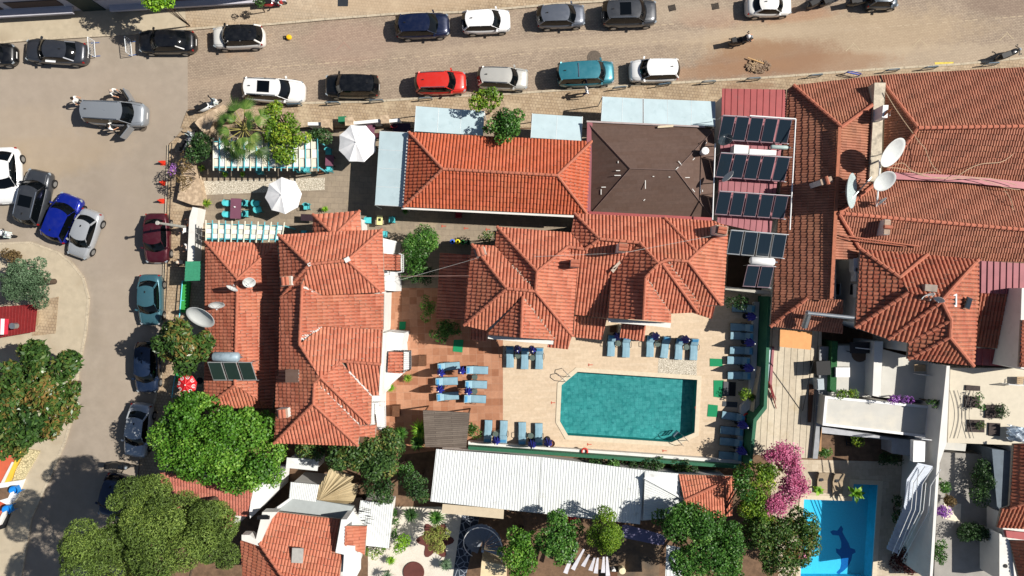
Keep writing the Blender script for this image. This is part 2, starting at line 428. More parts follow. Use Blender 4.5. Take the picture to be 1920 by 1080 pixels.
st_ = [(1560,70,190,34,4,'a89478',.8),(1700,110,200,16,4,'aa9a84',.7),(1440,112,90,24,6,'7c5c46',1.1),(1540,118,90,14,3,'84644c',1.0),(1350,132,90,9,5,'8a6a50',.9),(1480,28,60,10,4,'94694e',.7),(1410,90,50,14,0,'8a6a4e',.7),
  (1405,162,34,5,2,'7a5c46',.9),(1885,8,50,16,0,'6e5a50',.7),(1330,34,46,14,-3,'9a7660',.5),(650,80,60,30,0,'997a6c',.45),(700,90,260,10,3,'8a7a6c',.5),(1180,75,300,9,3,'ab9a84',.5),(520,150,160,10,3,'a08d79',.5),(1200,20,120,16,0,'a29480',.6)]
S('brick_road', br, .006, brick); ellstains('street_brick', st_); ellstains('pavement_brick', st_[:8] + [(600,10,220,20,3,'b0a390',.6),(760,5,120,14,3,'a88f72',.6)])
ellstains('worn_asphalt', [(250,330,70,130,0,'84786a',.6),(60,300,120,30,10,'9a876c',.6),(20,240,90,30,0,'a08e74',.4),(120,200,140,60,0,'96897c',.5),(230,560,30,200,0,'998c7e',.5),(200,430,40,60,0,'857a70',.5)])
def RP(name, px, z, m): tag(MB().prism(PP(px), -.3, z).build(name, m), kind=G)
RP('pavement_concrete', [(-2500,150),(-600,98),(0,80),(50,75),(200,66),(350,55),(345,-60),(-600,-60),(-2500,-60)], .11, gcon)
RP('pavement_north', [(350,55),(410,50),(500,46),(610,36),(740,26),(860,23),(960,15),(1060,6),(1240,-4),(1240,-400),(345,-400),(345,-60)], .112, brickp)
RP('pavement_south', [(352,207),(450,202),(565,195),(700,192),(800,185),(960,177),(1180,162),(1440,147),(1640,132),(1800,122),(1920,110),(3600,30),(3600,200),(1920,190),(1640,200),(1470,240),(340,240),(345,225)], .08, brickp)
RP('pavement_east', [(318,272),(345,241),(372,241),(385,460),(385,760),(300,900),(250,1000),(264,860),(305,700),(310,500)], .078, brickp)
RP('pavement_west', [(-600,502),(0,459),(60,456),(110,474),(135,494),(156,521),(166,560),(161,620),(146,700),(136,780),(121,830),(91,900),(58,970),(34,1110),(-120,1900),(-2500,1900),(-2500,562)], .11, gcon)
kb = MB()
for line in ([(0,457),(60,455),(110,473),(135,493),(157,521),(167,560),(162,620),(147,700),(137,780),(122,830),(92,900),(59,970),(35,1110)],
             [(0,81),(50,76),(200,67),(351,56),(410,51),(500,47),(610,37),(740,27),(860,24),(960,16),(1060,7),(1240,-3)],
             [(565,194),(700,191),(800,184),(960,176),(1180,161),(1440,146),(1640,131),(1800,121),(1920,109)],
             [(317,272),(309,500),(304,700),(264,860)]):
    for (x0, y0), (x1, y1) in zip(line, line[1:]):
        a, b = P(x0, y0), P(x1, y1); d = (b-a); L = d.length; n = max(1, int(L/1.0)); an = math.atan2(d.y, d.x)
        for i in range(n):
            c = a + d*((i+.5)/n); kb.box((c.x, c.y, .06), (L/n-.02, .16, .15), an)
tag(kb.build('kerb', mat('kerb_stone', 'a89c88', .9, var=.2, sc=5)), kind=G)
S('courtyard_paving', [(372,242),(1110,242),(1110,420),(1100,545),(720,545),(720,440),(390,462),(374,440)], .012, court)
S('pebble_strip', [(372,340),(609,333),(609,356),(372,366)], .018, pebble)
S('terrace_paving', [(690,540),(943,540),(943,830),(690,860)], .016, terra)
S('pool_deck', [(943,560),(1100,560),(1100,545),(1438,545),(1434,600),(1420,760),(1392,868),(1060,848),(880,830),(943,800)], .02, deck_m, [pool1])
S('pebble_mosaic', [(1235,668),(1306,672),(1306,707),(1233,701)], .026, pebble)
S('passage_paving', [(1110,242),(1440,242),(1440,545),(1110,545)], .012, court)
def ring(name, px, w, z0, z1, m):
    a = PP(px); b = inset(a, -w); mb = MB(); n = len(a)
    for i in range(n):
        j = (i+1) % n; mb.prism([a[i], a[j], b[j], b[i]], z0, z1)
    tag(mb.build(name, m), kind=G)
ring('pool_coping', pool1, .32, 0, .06, coping_m)
ring('pool_coping', pool2, .34, 0, .06, coping_m)
def pool(px, depth, fl, wm, tintname, tint, name):
    a = PP(px); n = len(a); mb = MB()
    mb.sheet(a, -depth)
    w = MB()
    for i in range(n):
        j = (i+1) % n; w.add([(a[i].x, a[i].y, .01), (a[j].x, a[j].y, .01), (a[j].x, a[j].y, -depth), (a[i].x, a[i].y, -depth)], [(0, 1, 2, 3)])
    tag(mb.build(name + '_floor', fl), kind=G); tag(w.build(name + '_wall', wm), kind=G)
    m, nt, ns, ln, b = nmat(tintname)
    ns.remove(b); tr = ns.new('ShaderNodeBsdfTransparent'); tr.inputs[0].default_value = (*srgb(tint), 1)
    gl = ns.new('ShaderNodeBsdfGlossy'); gl.inputs['Roughness'].default_value = .04
    fr = ns.new('ShaderNodeFresnel'); fr.inputs[0].default_value = 1.33
    v = coords(nt); nz = noise(nt, v, 3.0, 3, .5); bp = ns.new('ShaderNodeBump'); bp.inputs['Strength'].default_value = .25; bp.inputs['Distance'].default_value = .05
    ln.new(nz, bp.inputs['Height']); ln.new(bp.outputs[0], gl.inputs['Normal']); ln.new(bp.outputs[0], fr.inputs['Normal'])
    mx = ns.new('ShaderNodeMixShader'); ln.new(fr.outputs[0], mx.inputs[0]); ln.new(tr.outputs[0], mx.inputs[1]); ln.new(gl.outputs[0], mx.inputs[2])
    ln.new(mx.outputs[0], ns['Material Output'].inputs[0])
    tag(MB().sheet(a, -.10).build('pool_water', m), kind=G)
def poolfloor(name, c1, c2, mo, s, mott):
    m = brickmat(name, c1, c2, mo, s, s, .006, rot=-4, off=0, big=(.8, 1.2), rough=.5, bmp=0, stain='44888a', stsc=3.2, stw=.50, stmax=.7)
    return m
pool(pool1, .86, poolfloor('pool_tile_green', '82b4ae', 'a8cac4', '5c9494', .30, 1), mat('pool_wall_tile', '3f9a94', .5), 'water_green', 'a0d4d8', 'pool')
pool(pool2, 1.25, mat('pool_tile_blue', 'b4e6ec', .5, var=.06, sc=8), mat('pool_wall_blue', '7fd0e4', .5), 'water_blue', '98e2f6', 'small_pool')
# dolphin mosaic on the small pool's floor
dol = [(1577,985),(1581,992),(1579,997),(1586,1010),(1591,1018),(1594,1027),(1603,1030),(1604,1036),(1598,1039),(1596,1050),(1590,1062),(1582,1070),(1572,1077),(1568,1073),(1575,1066),(1577,1056),(1576,1044),(1568,1036),(1567,1028),(1574,1030),(1577,1026),(1577,1016),(1573,1004),(1561,1003),(1556,997),(1562,994),(1570,995)]
S('dolphin_mosaic', [( (x-960)*1.0233+960, (y-540)*1.0233+540) for x, y in dol], -1.246, mat('mosaic_navy', '3a6ea8', .5, var=.1, sc=10))
# gardens, yards
S('garden_soil', [(540,838),(1400,872),(1400,1088),(430,1088)], .008, soil)
S('gravel_garden', [(690,950),(872,950),(872,1088),(690,1088)], .016, gravel)
S('crazy_paving', [(866,965),(900,965),(872,1088),(848,1088)], .024, crazy)
S('yard_floor', [(1140,1000),(1240,1010),(1235,1088),(1130,1088)], .014, mat('mossy_concrete', '6b5a48', .95, var=.25, sc=1.5, stain='44403a', stsc=.7, stw=.45))
S('small_pool_terrace', [(1440,860),(1760,868),(1735,1088),(1460,1088)], .014, brickmat('stone_terrace', 'b8ab97', 'ab9d88', '9a8d79', .5, .5, .006, rot=-2, big=(.9, 1.1)), [pool2])
S('road_marking', [(1752,117),(1788,116),(1787,123),(1754,123)], .014, mat('yellow_paint', 'c7b24a', .8, var=.3, sc=6))
for x, y in ((1725,74),(1888,62),(1600,82),(645,80)):
    mb = MB()
    for k in range(12):
        a0 = P(x-13+k*2.2, y+13-abs(0) - (k*2.2 if k < 6 else 26.4-k*2.2)); mb.box((a0.x, a0.y, .012), (.10, .08, .004))
    tag(mb.build('road_marking', mat('faded_white_paint', 'a8987f', .9) if x > 700 else mat('faded_red_paint', '94786a', .9)), kind=G)
for x0, y0, x1, y1 in ((480,128,860,101),(1000,93,1290,74),(1580,57,1920,30),(1000,64,1280,44),(860,110,1000,100)):
    a, b = P(x0, y0), P(x1, y1); d = b-a; mb = MB(); n = int(d.length/.55)
    for i in range(n):
        if rnd.random() < .75:
            c = a + d*((i+.5)/n); mb.box((c.x, c.y, .012), (.4, .07, .004), math.atan2(d.y, d.x))
    tag(mb.build('road_joint_line', mat('pale_brick_line', 'a4937d', .9, var=.15, sc=4)), kind=G)
for x, y, col in ((832,424,1),(874,428,1),(915,430,1),(1107,684,1),(1037,755,1),(1248,704,1),(1307,764,1),(1105,833,1),(1246,845,1)):
    c = P(x, y); mb = MB(); mb.box((c.x, c.y, .034), (.34, .06, .004)); mb.box((c.x-.12, c.y, .035), (.06, .2, .004))
    tag(mb.build('painted_arrow', mat('red_marking', 'b0523c', .8, var=.2)), kind=G)
cv = mat('manhole_iron', '5c5248', .7, .3, var=.2, sc=9)
for x, y, r in ((1114,108,.36),(267,238,.24)):
    c = P(x, y); tag(MB().lathe([(r*1.5, .012), (r*1.45, .018), (r, .018), (r*.95, .026), (0.001, .026)], 20, (c.x, c.y, 0)).build('manhole_cover', [cv]), kind=G)
for x, y, rz in ((1260,15,.25),(1341,12,.2)):
    c = P(x, y); mb = MB(); mb.box((c.x, c.y, .010), (.55, .45, .006), rz)
    for k in range(6): mb.box((c.x+(k-2.5)*.085, c.y, .02), (.03, .42, .012), rz, 1)
    tag(mb.build('drain_grate', [mat('drain_dark', '17130f', .9), cv]), kind=G)
tag(MB().sheet(PP([(634,-4),(654,-4),(653,13),(634,13)]), .125).build('steel_hatch', mat('hatch_dark', '2c3036', .6, .4)), kind=G)
# ---------------------------------------------------------------- BUILDINGS
awn_m = mat('awning_pale_blue', 'a9bbc0', .55, var=.07, sc=1.2, stain='8fa5aa', stsc=1.6, stw=.58)
pinkm = mat('red_sheet_metal', '8c4040', .5, .2, var=.10, sc=1.5, stain='7a4c4a', stsc=.9, stw=.55)
pinkd = mat('faded_red_sheet', '875056', .55, .2, var=.12, sc=1.5)
brownr = brickmat('brown_felt', '5a4840', '554239', '4b3a33', 1.0, .25, .004, rot=-3, big=(.9, 1.1), bmp=.1)
# --- north restaurant
b = thing('restaurant_building', P(935, 325), 'long low restaurant with bright terracotta hip roof beside the brown hipped roof', 'building')
roof(b, [('N', [(767,248,3.3),(1110,265,3.3),(1045,329,4.9),(830,317,4.9)]), ('S', [(757,388,3.3),(830,317,4.9),(1045,329,4.9),(1103,404,3.3)]),
  ('W', [(767,248,3.3),(830,317,4.9),(757,388,3.3)]), ('E', [(1110,265,3.3),(1103,404,3.3),(1045,329,4.9)])],
  [((767,248,3.3),(830,317,4.9)),((757,388,3.3),(830,317,4.9)),((830,317,4.9),(1045,329,4.9)),((1045,329,4.9),(1110,265,3.3)),((1045,329,4.9),(1103,404,3.3))], 3, m=tile_red)
fp = [(767,248),(1110,265),(1103,404),(757,388)]; wall(b, fp, 3.3); windows(b, fp, 3.3, .35, [1.6])
slab(b, 'gutter', [(753,388),(757,389),(1103,405),(1103,409),(753,392)], 3.24, .12, white)
slab(b, 'gutter', [(764,246),(768,246),(758,389),(754,389)], 3.26, .12, white)
# --- brown roof
b = thing('brown_roof_building', P(1220, 325), 'square building under a brown felt hip roof between terracotta roofs', 'building')
mb = MB()
for pts in ([(1102,230,3.3),(1340,242,3.3),(1268,319,4.7),(1182,316,4.7)], [(1105,404,3.3),(1182,316,4.7),(1268,319,4.7),(1335,408,3.3)],
            [(1102,230,3.3),(1182,316,4.7),(1105,404,3.3)], [(1340,242,3.3),(1335,408,3.3),(1268,319,4.7)]): mb.prism(PP(pts), .12, None)
ro = mb.build('roof', brownr, b)
mb = MB()
for a, c in (((1102,230,3.35),(1182,316,4.75)),((1340,242,3.35),(1268,319,4.75)),((1105,404,3.35),(1182,316,4.75)),((1268,319,4.75),(1335,408,3.35)),((1182,316,4.75),(1268,319,4.75))): mb.tube(P(*a), P(*c), .022, 6)
mb.build('ridge_seam', mat('brown_seam', '6a5650', .7), ro)
mb = MB(); r2 = random.Random(3)
for x, y, l, v in ((1159,304,4,1),(1161,329,18,0),(1210,342,24,1),(1160,320,10,0),(1133,351,11,0),(1127,360,10,1),(1286,333,14,0),(1299,300,10,2),(1275,306,10,3),(1269,316,8,2),(1313,350,26,1),(1208,375,4,2),(1225,331,3,0),(1255,332,3,0),(1317,358,4,1),(1300,357,8,3),(1322,270,8,2),(1268,318,4,1)):
    an = (0, math.pi/2, .8, -.9)[v]; c = P(x, y, 4.2); zt = 3.3 + 1.4*min(1, min((x-1103)/78, (1337-x)/70, (y-236)/80, (406-y)/86)); c = P(x, y, zt)
    mb.box((c.x, c.y, zt+.03), (l*.037, .05, .02), an)
mb.build('sealant_strip', white, b)
slab(b, 'flashing', [(1101,228),(1111,230),(1107,405),(1097,404)], 3.42, .12, pinkd)
slab(b, 'flashing', [(1104,396),(1336,408),(1335,414),(1103,404)], 3.46, .12, pinkm)
slab(b, 'fascia', [(1100,226),(1322,236),(1322,239),(1100,229)], 3.44, .12, mat('fascia_grey', '9c8f8c', .8))
fp = [(1102,230),(1340,242),(1335,408),(1105,404)]; wall(b, fp, 3.3, drop=.25)
slab(b, 'plank', [(1234,236),(1263,234),(1262,238),(1233,240)], 3.55, .05, mat('pale_timber', 'c4b59a', .8))
# --- central hotel
b = thing('hotel_building', P(1110, 520), 'large central hotel with many terracotta hips above the green pool', 'building')
F = [('N', [(885,458,5.6),(928,461,5.6),(960,497,6.4),(1003,543,7.4),(950,541,7.4)]),
 ('W', [(885,458,5.6),(950,541,7.4),(870,610,5.6),(876,540,5.6)]),
 ('S', [(870,610,5.6),(950,541,7.4),(985,544,7.4),(980,557,7.1),(911,620,5.5)]),
 ('W', [(980,557,7.2),(977,633,7.1),(911,628,5.6)]), ('E', [(980,557,7.2),(1040,637,5.8),(977,633,7.1)]),
 ('S', [(985,544,7.4),(1004,546,7.4),(1073,630,5.6),(1068,636,5.5),(1040,637,5.6),(980,557,7.1)]),
 ('E', [(1007,509,7.5),(1064,463,6.3),(1083,500,5.8),(1079,545,5.7),(1073,630,5.6),(1004,546,7.4)]),
 ('W', [(932,425,5.6),(1007,509,7.5),(1006,545,7.4),(960,497,6.3),(928,461,5.6)]),
 ('N', [(932,425,5.6),(1071,436,5.6),(1097,467,6.3),(1064,463,6.3),(1007,509,7.5)]),
 ('W', [(1077,400,5.7),(1124,448,6.7),(1097,467,6.3),(1071,436,5.6)]),
 ('N', [(1077,400,5.7),(1246,408,5.7),(1307,473,7.0),(1290,490,7.4),(1250,487,7.4),(1236,494,7.5),(1200,455,6.8),(1124,448,6.7)]),
 ('S', [(1064,463,6.3),(1097,467,6.3),(1124,448,6.7),(1200,455,6.7),(1148,503,5.6),(1140,597,4.2),(1077,590,4.2),(1083,500,5.5)]),
 ('W', [(1200,455,6.8),(1234,494,7.5),(1210,520,7.3),(1206,600,7.1),(1140,596,5.6),(1148,503,5.6)]),
 ('E', [(1210,520,7.3),(1258,588,5.9),(1258,605,5.9),(1206,600,7.2)]),
 ('S', [(1234,494,7.5),(1242,496,7.4),(1308,586,5.6),(1258,588,5.7),(1210,520,7.2)]),
 ('E', [(1242,496,7.4),(1250,487,7.4),(1313,573,5.8),(1308,586,5.7)]),
 ('S', [(1250,487,7.4),(1290,490,7.4),(1352,572,5.6),(1311,573,5.6)]),
 ('E', [(1307,473,7.0),(1345,440,6.2),(1364,440,5.7),(1357,573,5.6),(1350,572,5.6),(1290,490,7.3)]),
 ('N', [(1246,408,5.7),(1340,414,5.7),(1364,425,5.6),(1345,440,6.2),(1307,473,7.0)]),
 ('S', [(1297,586,5.3),(1311,573,5.6),(1340,574,5.5),(1334,598,5.1)]),
 ('S', [(1030,637,5.4),(1072,631,5.5),(1065,655,5.0),(1026,651,5.0)])]
RD = [((885,458,5.6),(950,541,7.4)),((950,541,7.4),(870,610,5.6)),((950,541,7.4),(1004,546,7.4)),((1004,546,7.4),(1073,630,5.6)),((1004,546,7.4),(1007,509,7.5)),
 ((1007,509,7.5),(932,425,5.6)),((1007,509,7.5),(1064,463,6.3)),((1064,463,6.3),(1097,467,6.3)),((1097,467,6.3),(1124,448,6.7)),((1124,448,6.7),(1077,400,5.7)),
 ((1124,448,6.7),(1200,455,6.8)),((1200,455,6.8),(1234,494,7.5)),((1234,494,7.5),(1210,520,7.3)),((1210,520,7.3),(1206,600,7.15)),((1234,494,7.5),(1250,487,7.4)),
 ((1250,487,7.4),(1290,490,7.4)),((1290,490,7.4),(1307,473,7.0)),((1307,473,7.0),(1345,440,6.2)),((1307,473,7.05),(1246,408,5.75)),((1290,490,7.4),(1352,572,5.65)),
 ((1242,495,7.45),(1308,586,5.7)),((980,557,7.2),(977,633,7.1))]
hr = roof(b, F, RD, 4)
mb = MB()
for pts in ([(1148,503),(1152,505),(1170,488),(1172,482),(1166,484)], [(1145,506),(1150,512),(1160,498)]): mb.prism(PP(pts, 6.05), .08, None)
for a, c in (((960,497,6.45),(1003,543,7.42)),((983,560,7.15),(1040,636,5.75)),((1213,523,7.2),(1258,588,5.9)),((1252,490,7.4),(1312,572,5.8)),((1250,412,5.8),(1302,470,6.9))):
    A, B = P(*a), P(*c); n = 14
    for i in range(n):
        p = A + (B-A)*((i+.5)/n); mb.box((p.x + rnd.uniform(-.05, .05), p.y, p.z+.02), (rnd.uniform(.05, .22), rnd.uniform(.04, .09), .04), rnd.uniform(0, 3))
mb.build('mortar', mat('mortar_grey', 'a89a8c', .9), b)
wl = [(885,458),(929,461),(932,426),(1071,436),(1077,400),(1340,414),(1364,428),(1357,573),(1312,574),(1308,586),(1258,588),(1258,604),(1206,600),(1140,596),(1148,503),(1090,500),(1079,560),(1073,632),(1040,638),(911,628),(870,610),(876,540)]
wall(b, [(x, y) for x, y in wl], 5.55, ins=.4, drop=.45)
wall(b, [(1075,490),(1150,500),(1140,597),(1077,590)], 4.2, ins=.3, name='porch_wall', drop=.5)
windows(b, wl, 5.55, .4, [1.6, 4.1])
slab(b, 'parapet', [(915,629),(978,634),(1038,639),(1037,646),(977,641),(915,635)], 5.4, .5, white)
slab(b, 'parapet', [(1140,597),(1206,602),(1258,606),(1257,615),(1212,610),(1142,604)], 5.4, .5, white)
chimney(b, 900, 472, 6.0, (.7,.5), 1.0, .3); chimney(b, 1078, 494, 5.9, (.5,.5), 1.3, 1.5); chimney(b, 1168, 464, 6.5, (.55,.5), 1.4, 1.5); chimney(b, 1353, 432, 5.9, (.6,.8), 1.4, 1.4)
roof(b, [('W', [(825,474,2.7),(882,478,3.6),(873,600,3.6),(818,597,2.7)])], [((882,478,3.6),(873,600,3.6))], 3, name='side_roof')
roof(b, [('S', [(884,612,3.3),(914,618,3.3),(912,640,2.9),(882,637,2.9)])], [], 4, name='canopy_roof')
roof(b, [('S', [(1166,604,3.4),(1211,610,3.4),(1208,640,2.9),(1162,633,2.9)])], [], 4, name='canopy_roof')
roof(b, [('S', [(1077,592,3.6),(1138,598,3.6),(1128,637,3.0),(1075,632,3.0)])], [], 4, name='canopy_roof')
wall(b, [(822,476),(885,479),(876,600),(820,597)], 2.7, ins=.3, name='side_wall', drop=.15)
MB().prism(inset(PP([(1077,592),(1138,598),(1128,637),(1075,632)], 3.0), .25), 0, 2.85).build('porch_wall', white, b)
MB().prism(inset(PP([(1166,604),(1211,610),(1208,640),(1162,633)], 2.9), .25), 0, 2.75).build('porch_wall', white, b)
# --- west hotel block
b = thing('hotel_wing', P(620, 640), 'long terracotta roofed hotel wing between the dark tiled annexe and the orange tiled terrace', 'building')
F = [('N', [(522,440,5.6),(717,430,5.6),(652,488,7.2),(580,496,7.2)]), ('W', [(522,440,5.6),(580,496,7.2),(566,533,6.5),(526,559,5.6)]),
 ('E', [(717,430,5.6),(721,547,5.6),(716,548,5.6),(652,488,7.2)]), ('S', [(580,496,7.2),(652,488,7.2),(716,548,5.7),(603,554,5.8),(566,533,6.5)]),
 ('E', [(566,533,6.9),(603,554,6.4),(720,550,5.2),(719,618,5.2),(603,612,6.5),(562,640,6.9)]),
 ('N', [(603,612,6.3),(719,618,5.3),(713,683,6.8),(645,678,6.8),(601,707,7.3),(562,645,6.9)]),
 ('S', [(650,680,6.8),(713,683,6.8),(710,741,5.6),(697,742,5.6),(655,697,6.5)]),
 ('E', [(601,707,7.3),(640,678,6.8),(655,697,6.5),(697,742,5.7),(695,795,5.6),(692,795,5.6)]),
 ('S', [(601,707,7.3),(692,795,5.6),(675,797,5.6),(596,718,7.0)]),
 ('E', [(590,717,7.1),(596,718,7.0),(675,797,5.6),(705,797,5.3),(703,820,5.3),(674,818,5.6),(672,836,5.6),(588,757,7.3)]),
 ('S', [(588,757,7.3),(672,836,5.6),(514,831,5.6)]),
 ('W', [(526,559,5.6),(566,533,6.9),(562,645,6.9),(601,707,7.3),(590,717,7.1),(588,757,7.3),(514,831,5.6),(518,706,5.6),(524,703,5.6)])]
RD = [((522,440,5.6),(580,496,7.2)),((580,496,7.2),(652,488,7.2)),((652,488,7.2),(717,430,5.6)),((652,488,7.2),(716,548,5.6)),((580,496,7.2),(526,559,5.6)),
 ((567,533,6.9),(562,645,6.9)),((562,645,6.9),(601,707,7.3)),((601,707,7.3),(640,677,6.8)),((640,677,6.8),(713,683,6.8)),((601,707,7.3),(692,795,5.65)),
 ((601,707,7.3),(590,718,7.1)),((590,718,7.15),(588,757,7.3)),((588,757,7.3),(514,831,5.6)),((588,757,7.3),(672,836,5.6))]
roof(b, F, RD, -2)
mb = MB()
for a, c in (((562,638,6.95),(603,610,6.4)),((566,536,6.95),(603,556,6.3)),((655,697,6.55),(697,742,5.7)),((598,722,7.0),(674,796,5.65))):
    A, B = P(*a), P(*c)
    for i in range(12):
        p = A + (B-A)*((i+.5)/12); mb.box((p.x, p.y + rnd.uniform(-.04, .04), p.z+.03), (rnd.uniform(.12, .32), rnd.uniform(.06, .13), .05), rnd.uniform(-.9, -.5))
c = P(652, 487, 7.2); mb.box((c.x, c.y, 7.32), (.35, .3, .12), .5); c = P(581, 496, 7.2); mb.box((c.x, c.y, 7.3), (.2, .2, .1), .5)
mb.build('mortar', white, b)
wl = [(522,440),(717,430),(721,547),(719,618),(713,683),(710,741),(697,742),(700,797),(703,820),(674,819),(672,836),(514,831),(518,706),(524,560)]
wall(b, wl, 5.3, ins=.4, drop=.35); windows(b, wl, 5.3, .4, [1.6, 4.0])
for px in ([(714,446),(742,452),(735,478),(716,476)], [(717,508),(741,510),(741,546),(718,544)], [(722,622),(757,625),(753,646),(728,665),(722,655)], [(723,640),(752,645),(756,700),(722,730),(717,741),(716,700)], [(696,742),(711,742),(710,777),(695,776)]):
    bzz = 2.9 + .013*(px[0][1] % 7); MB().prism(PP(px, bzz), 0, bzz).build('balcony', white2, b)
mb = MB(); 
for px in ([(713,625),(723,624),(716,741),(709,741)],): mb.prism(PP(px, 4.2), 4.0, None)
mb.build('parapet', white, b)
roof(b, [('E', [(719,475,4.6),(751,478,4.3),(751,507,4.3),(719,506,4.6)])], [], 0, name='balcony_roof')
MB().prism(inset(PP([(719,475),(751,478),(751,507),(719,506)], 4.3), .15), 0, 4.1).build('bay_wall', white, b)
roof(b, [('E', [(729,659,3.35),(757,660,3.1),(756,700,3.1),(727,698,3.35)])], [], 0, name='balcony_roof')
def railing(parent, px, z, h=.9, name='railing', m=None, step=.14):
    mb = MB(); pts = PP(px, z)
    for a, c in zip(pts, pts[1:]):
        d = c-a; n = max(1, int(d.length/step)); mb.tube(a + Vector((0,0,h)), c + Vector((0,0,h)), .03, 5); mb.tube(a + Vector((0,0,.1)), c + Vector((0,0,.1)), .02, 5)
        for i in range(n+1): p = a + d*(i/n); mb.tube(p, p + Vector((0,0,h)), .012, 4)
    return mb.build(name, m or white2, parent)
railing(b, [(752,477),(757,478),(757,510),(742,512)], 4.1); railing(b, [(742,656),(771,657),(771,692),(757,694)], 2.8, m=darkm)
railing(b, [(700,752),(723,752),(724,800),(711,800)], 2.8)
slab(b, 'balcony_floor', [(757,658),(771,657),(771,692),(757,694)], 2.85, .12, white2)
slab(b, 'balcony_floor', [(703,762),(723,763),(722,806),(708,806)], 2.85, .12, white2)
chimney(b, 536, 527, 5.9, (.7,.6), 0.9, .1); chimney(b, 530, 775, 5.9, (.7,.6), 0.9, .1)
c = P(550, 704, 6.6); s1 = MB().box((c.x, c.y, 6.5), (.75, .75, .7), 0).build('chimney', white, b); MB().box((c.x, c.y, 6.88), (.85, .85, .06), 0).build('cap', brownr, s1)
roof(b, [('N', [(587,402,4.0),(675,395,4.0),(632,437,5.1),(620,437,5.1)]), ('W', [(587,402,4.0),(620,437,5.1),(620,440,5.1),(587,440,4.0)]), ('E', [(675,395,4.0),(678,434,4.0),(640,440,5.1),(632,437,5.1)])],
  [((587,402,4.0),(622,437,5.1)),((675,395,4.0),(632,437,5.1))], -2, cw=.36, name='entrance_roof')
MB().prism(inset(PP([(587,402),(675,395),(678,450),(587,450)], 4.0), .35), 0, 3.8).build('entrance_wall', white, b)
# --- annexe
b = thing('annexe_building', P(450, 600), 'low red tiled annexe left of the hotel wing carrying satellite dishes', 'building')
roof(b, [('W', [(386,453,3.0),(446,523,4.3),(441,722,4.3),(383,765,3.0)]), ('N', [(386,453,3.0),(521,456,3.0),(446,523,4.3)]),
 ('E', [(446,523,4.3),(521,456,3.0),(527,560,3.1),(520,705,3.1),(512,765,3.0),(441,722,4.3)]), ('S', [(441,722,4.3),(512,765,3.0),(383,765,3.0)])],
 [((386,453,3.0),(446,523,4.3)),((446,523,4.3),(441,722,4.3)),((441,722,4.3),(383,765,3.0)),((521,456,3.0),(446,523,4.3))], -1)
fp = [(386,453),(521,456),(527,560),(520,705),(512,765),(383,765)]; wall(b, fp, 3.0, drop=.15)
# --- east old roofs
b = thing('old_tiled_house', P(1700, 330), 'biggest block with weathered old tile roofs stained dark at the upper right', 'building')
F = [('N', [(1487,160,3.7),(1650,141,3.7),(1648,192,4.9),(1577,238,5.6)]), ('W', [(1477,167,3.5),(1487,160,3.6),(1577,238,5.6),(1560,563,5.5),(1512,561,4.9),(1444,612,3.5)]),
 ('S', [(1444,612,3.6),(1512,560,4.9),(1580,562,4.9),(1580,626,3.6)]),
 ('E', [(1577,238,5.6),(1640,192,4.7),(1645,340,4.7),(1570,400,5.5)]), ('E', [(1577,300,5.6),(1570,400,5.5),(1612,470,4.8),(1605,486,4.8),(1561,486,5.6)]),
 ('W', [(1660,163,4.4),(1720,240,5.8),(1690,277,5.2),(1654,330,4.4)]), ('N', [(1650,141,3.8),(1930,125,3.8),(1930,237,5.8),(1720,240,5.8),(1660,163,4.3)]),
 ('S', [(1720,240,5.8),(1930,237,5.8),(1930,347,4.4),(1680,330,4.4),(1655,330,4.4),(1690,277,5.1)]), ('N', [(1652,335,4.45),(1930,352,4.45),(1930,432,5.7),(1572,400,5.7)]),
 ('S', [(1572,400,5.7),(1930,432,5.7),(1930,492,4.9),(1835,489,4.9),(1735,478,4.9),(1612,467,4.9)])]
RD = [((1487,160,3.7),(1577,238,5.6)),((1577,238,5.6),(1642,192,4.9)),((1660,163,4.3),(1720,240,5.8)),((1720,240,5.8),(1655,330,4.5)),((1720,240,5.8),(1930,237,5.8)),((1572,400,5.7),(1930,432,5.7)),
 ((1572,400,5.7),(1612,468,4.9)),((1444,612,3.6),(1512,560,4.9)),((1572,400,5.65),(1652,335,4.7))]
roof(b, F, RD, 1.5, m=tile_old, cw=.18, rh=.36, amp=.04, rr=.13)
slab(b, 'parapet', [(1640,155),(1661,155),(1655,230),(1652,340),(1630,340),(1636,240)], 5.15, 1.4, mat('peeling_plaster', 'b6ab98', .9, var=.2, sc=4, stain='6e665c', stsc=1.8, stw=.5))
slab(b, 'valley_gutter', [(1678,323),(1800,329),(1930,342),(1930,355),(1800,341),(1678,336)], 4.85, .15, pinkd)
slab(b, 'valley_gutter', [(1572,238),(1578,238),(1563,560),(1556,560)], 5.72, .08, mat('ridge_mortar_old', '9c6048', .9, var=.2, sc=6))
wall(b, [(1477,167),(1650,141),(1930,125),(1930,492),(1735,478),(1612,468),(1607,486),(1580,490),(1580,626),(1444,612)], 3.5, ins=.4, drop=.15)
chimney(b, 1663, 426, 5.1, (1.0,.35), 1.2, 1.5, 1); chimney(b, 1549, 339, 5.0, (.8,.35), 1.3, .3, 1)
for x, y in ((1828,291),(1862,293),(1870,287)):
    c = P(x, y, 4.95); MB().box((c.x, c.y, 5.0), (.33, .2, .08), rnd.uniform(0, 3)).build('loose_tile', tile_new, b)
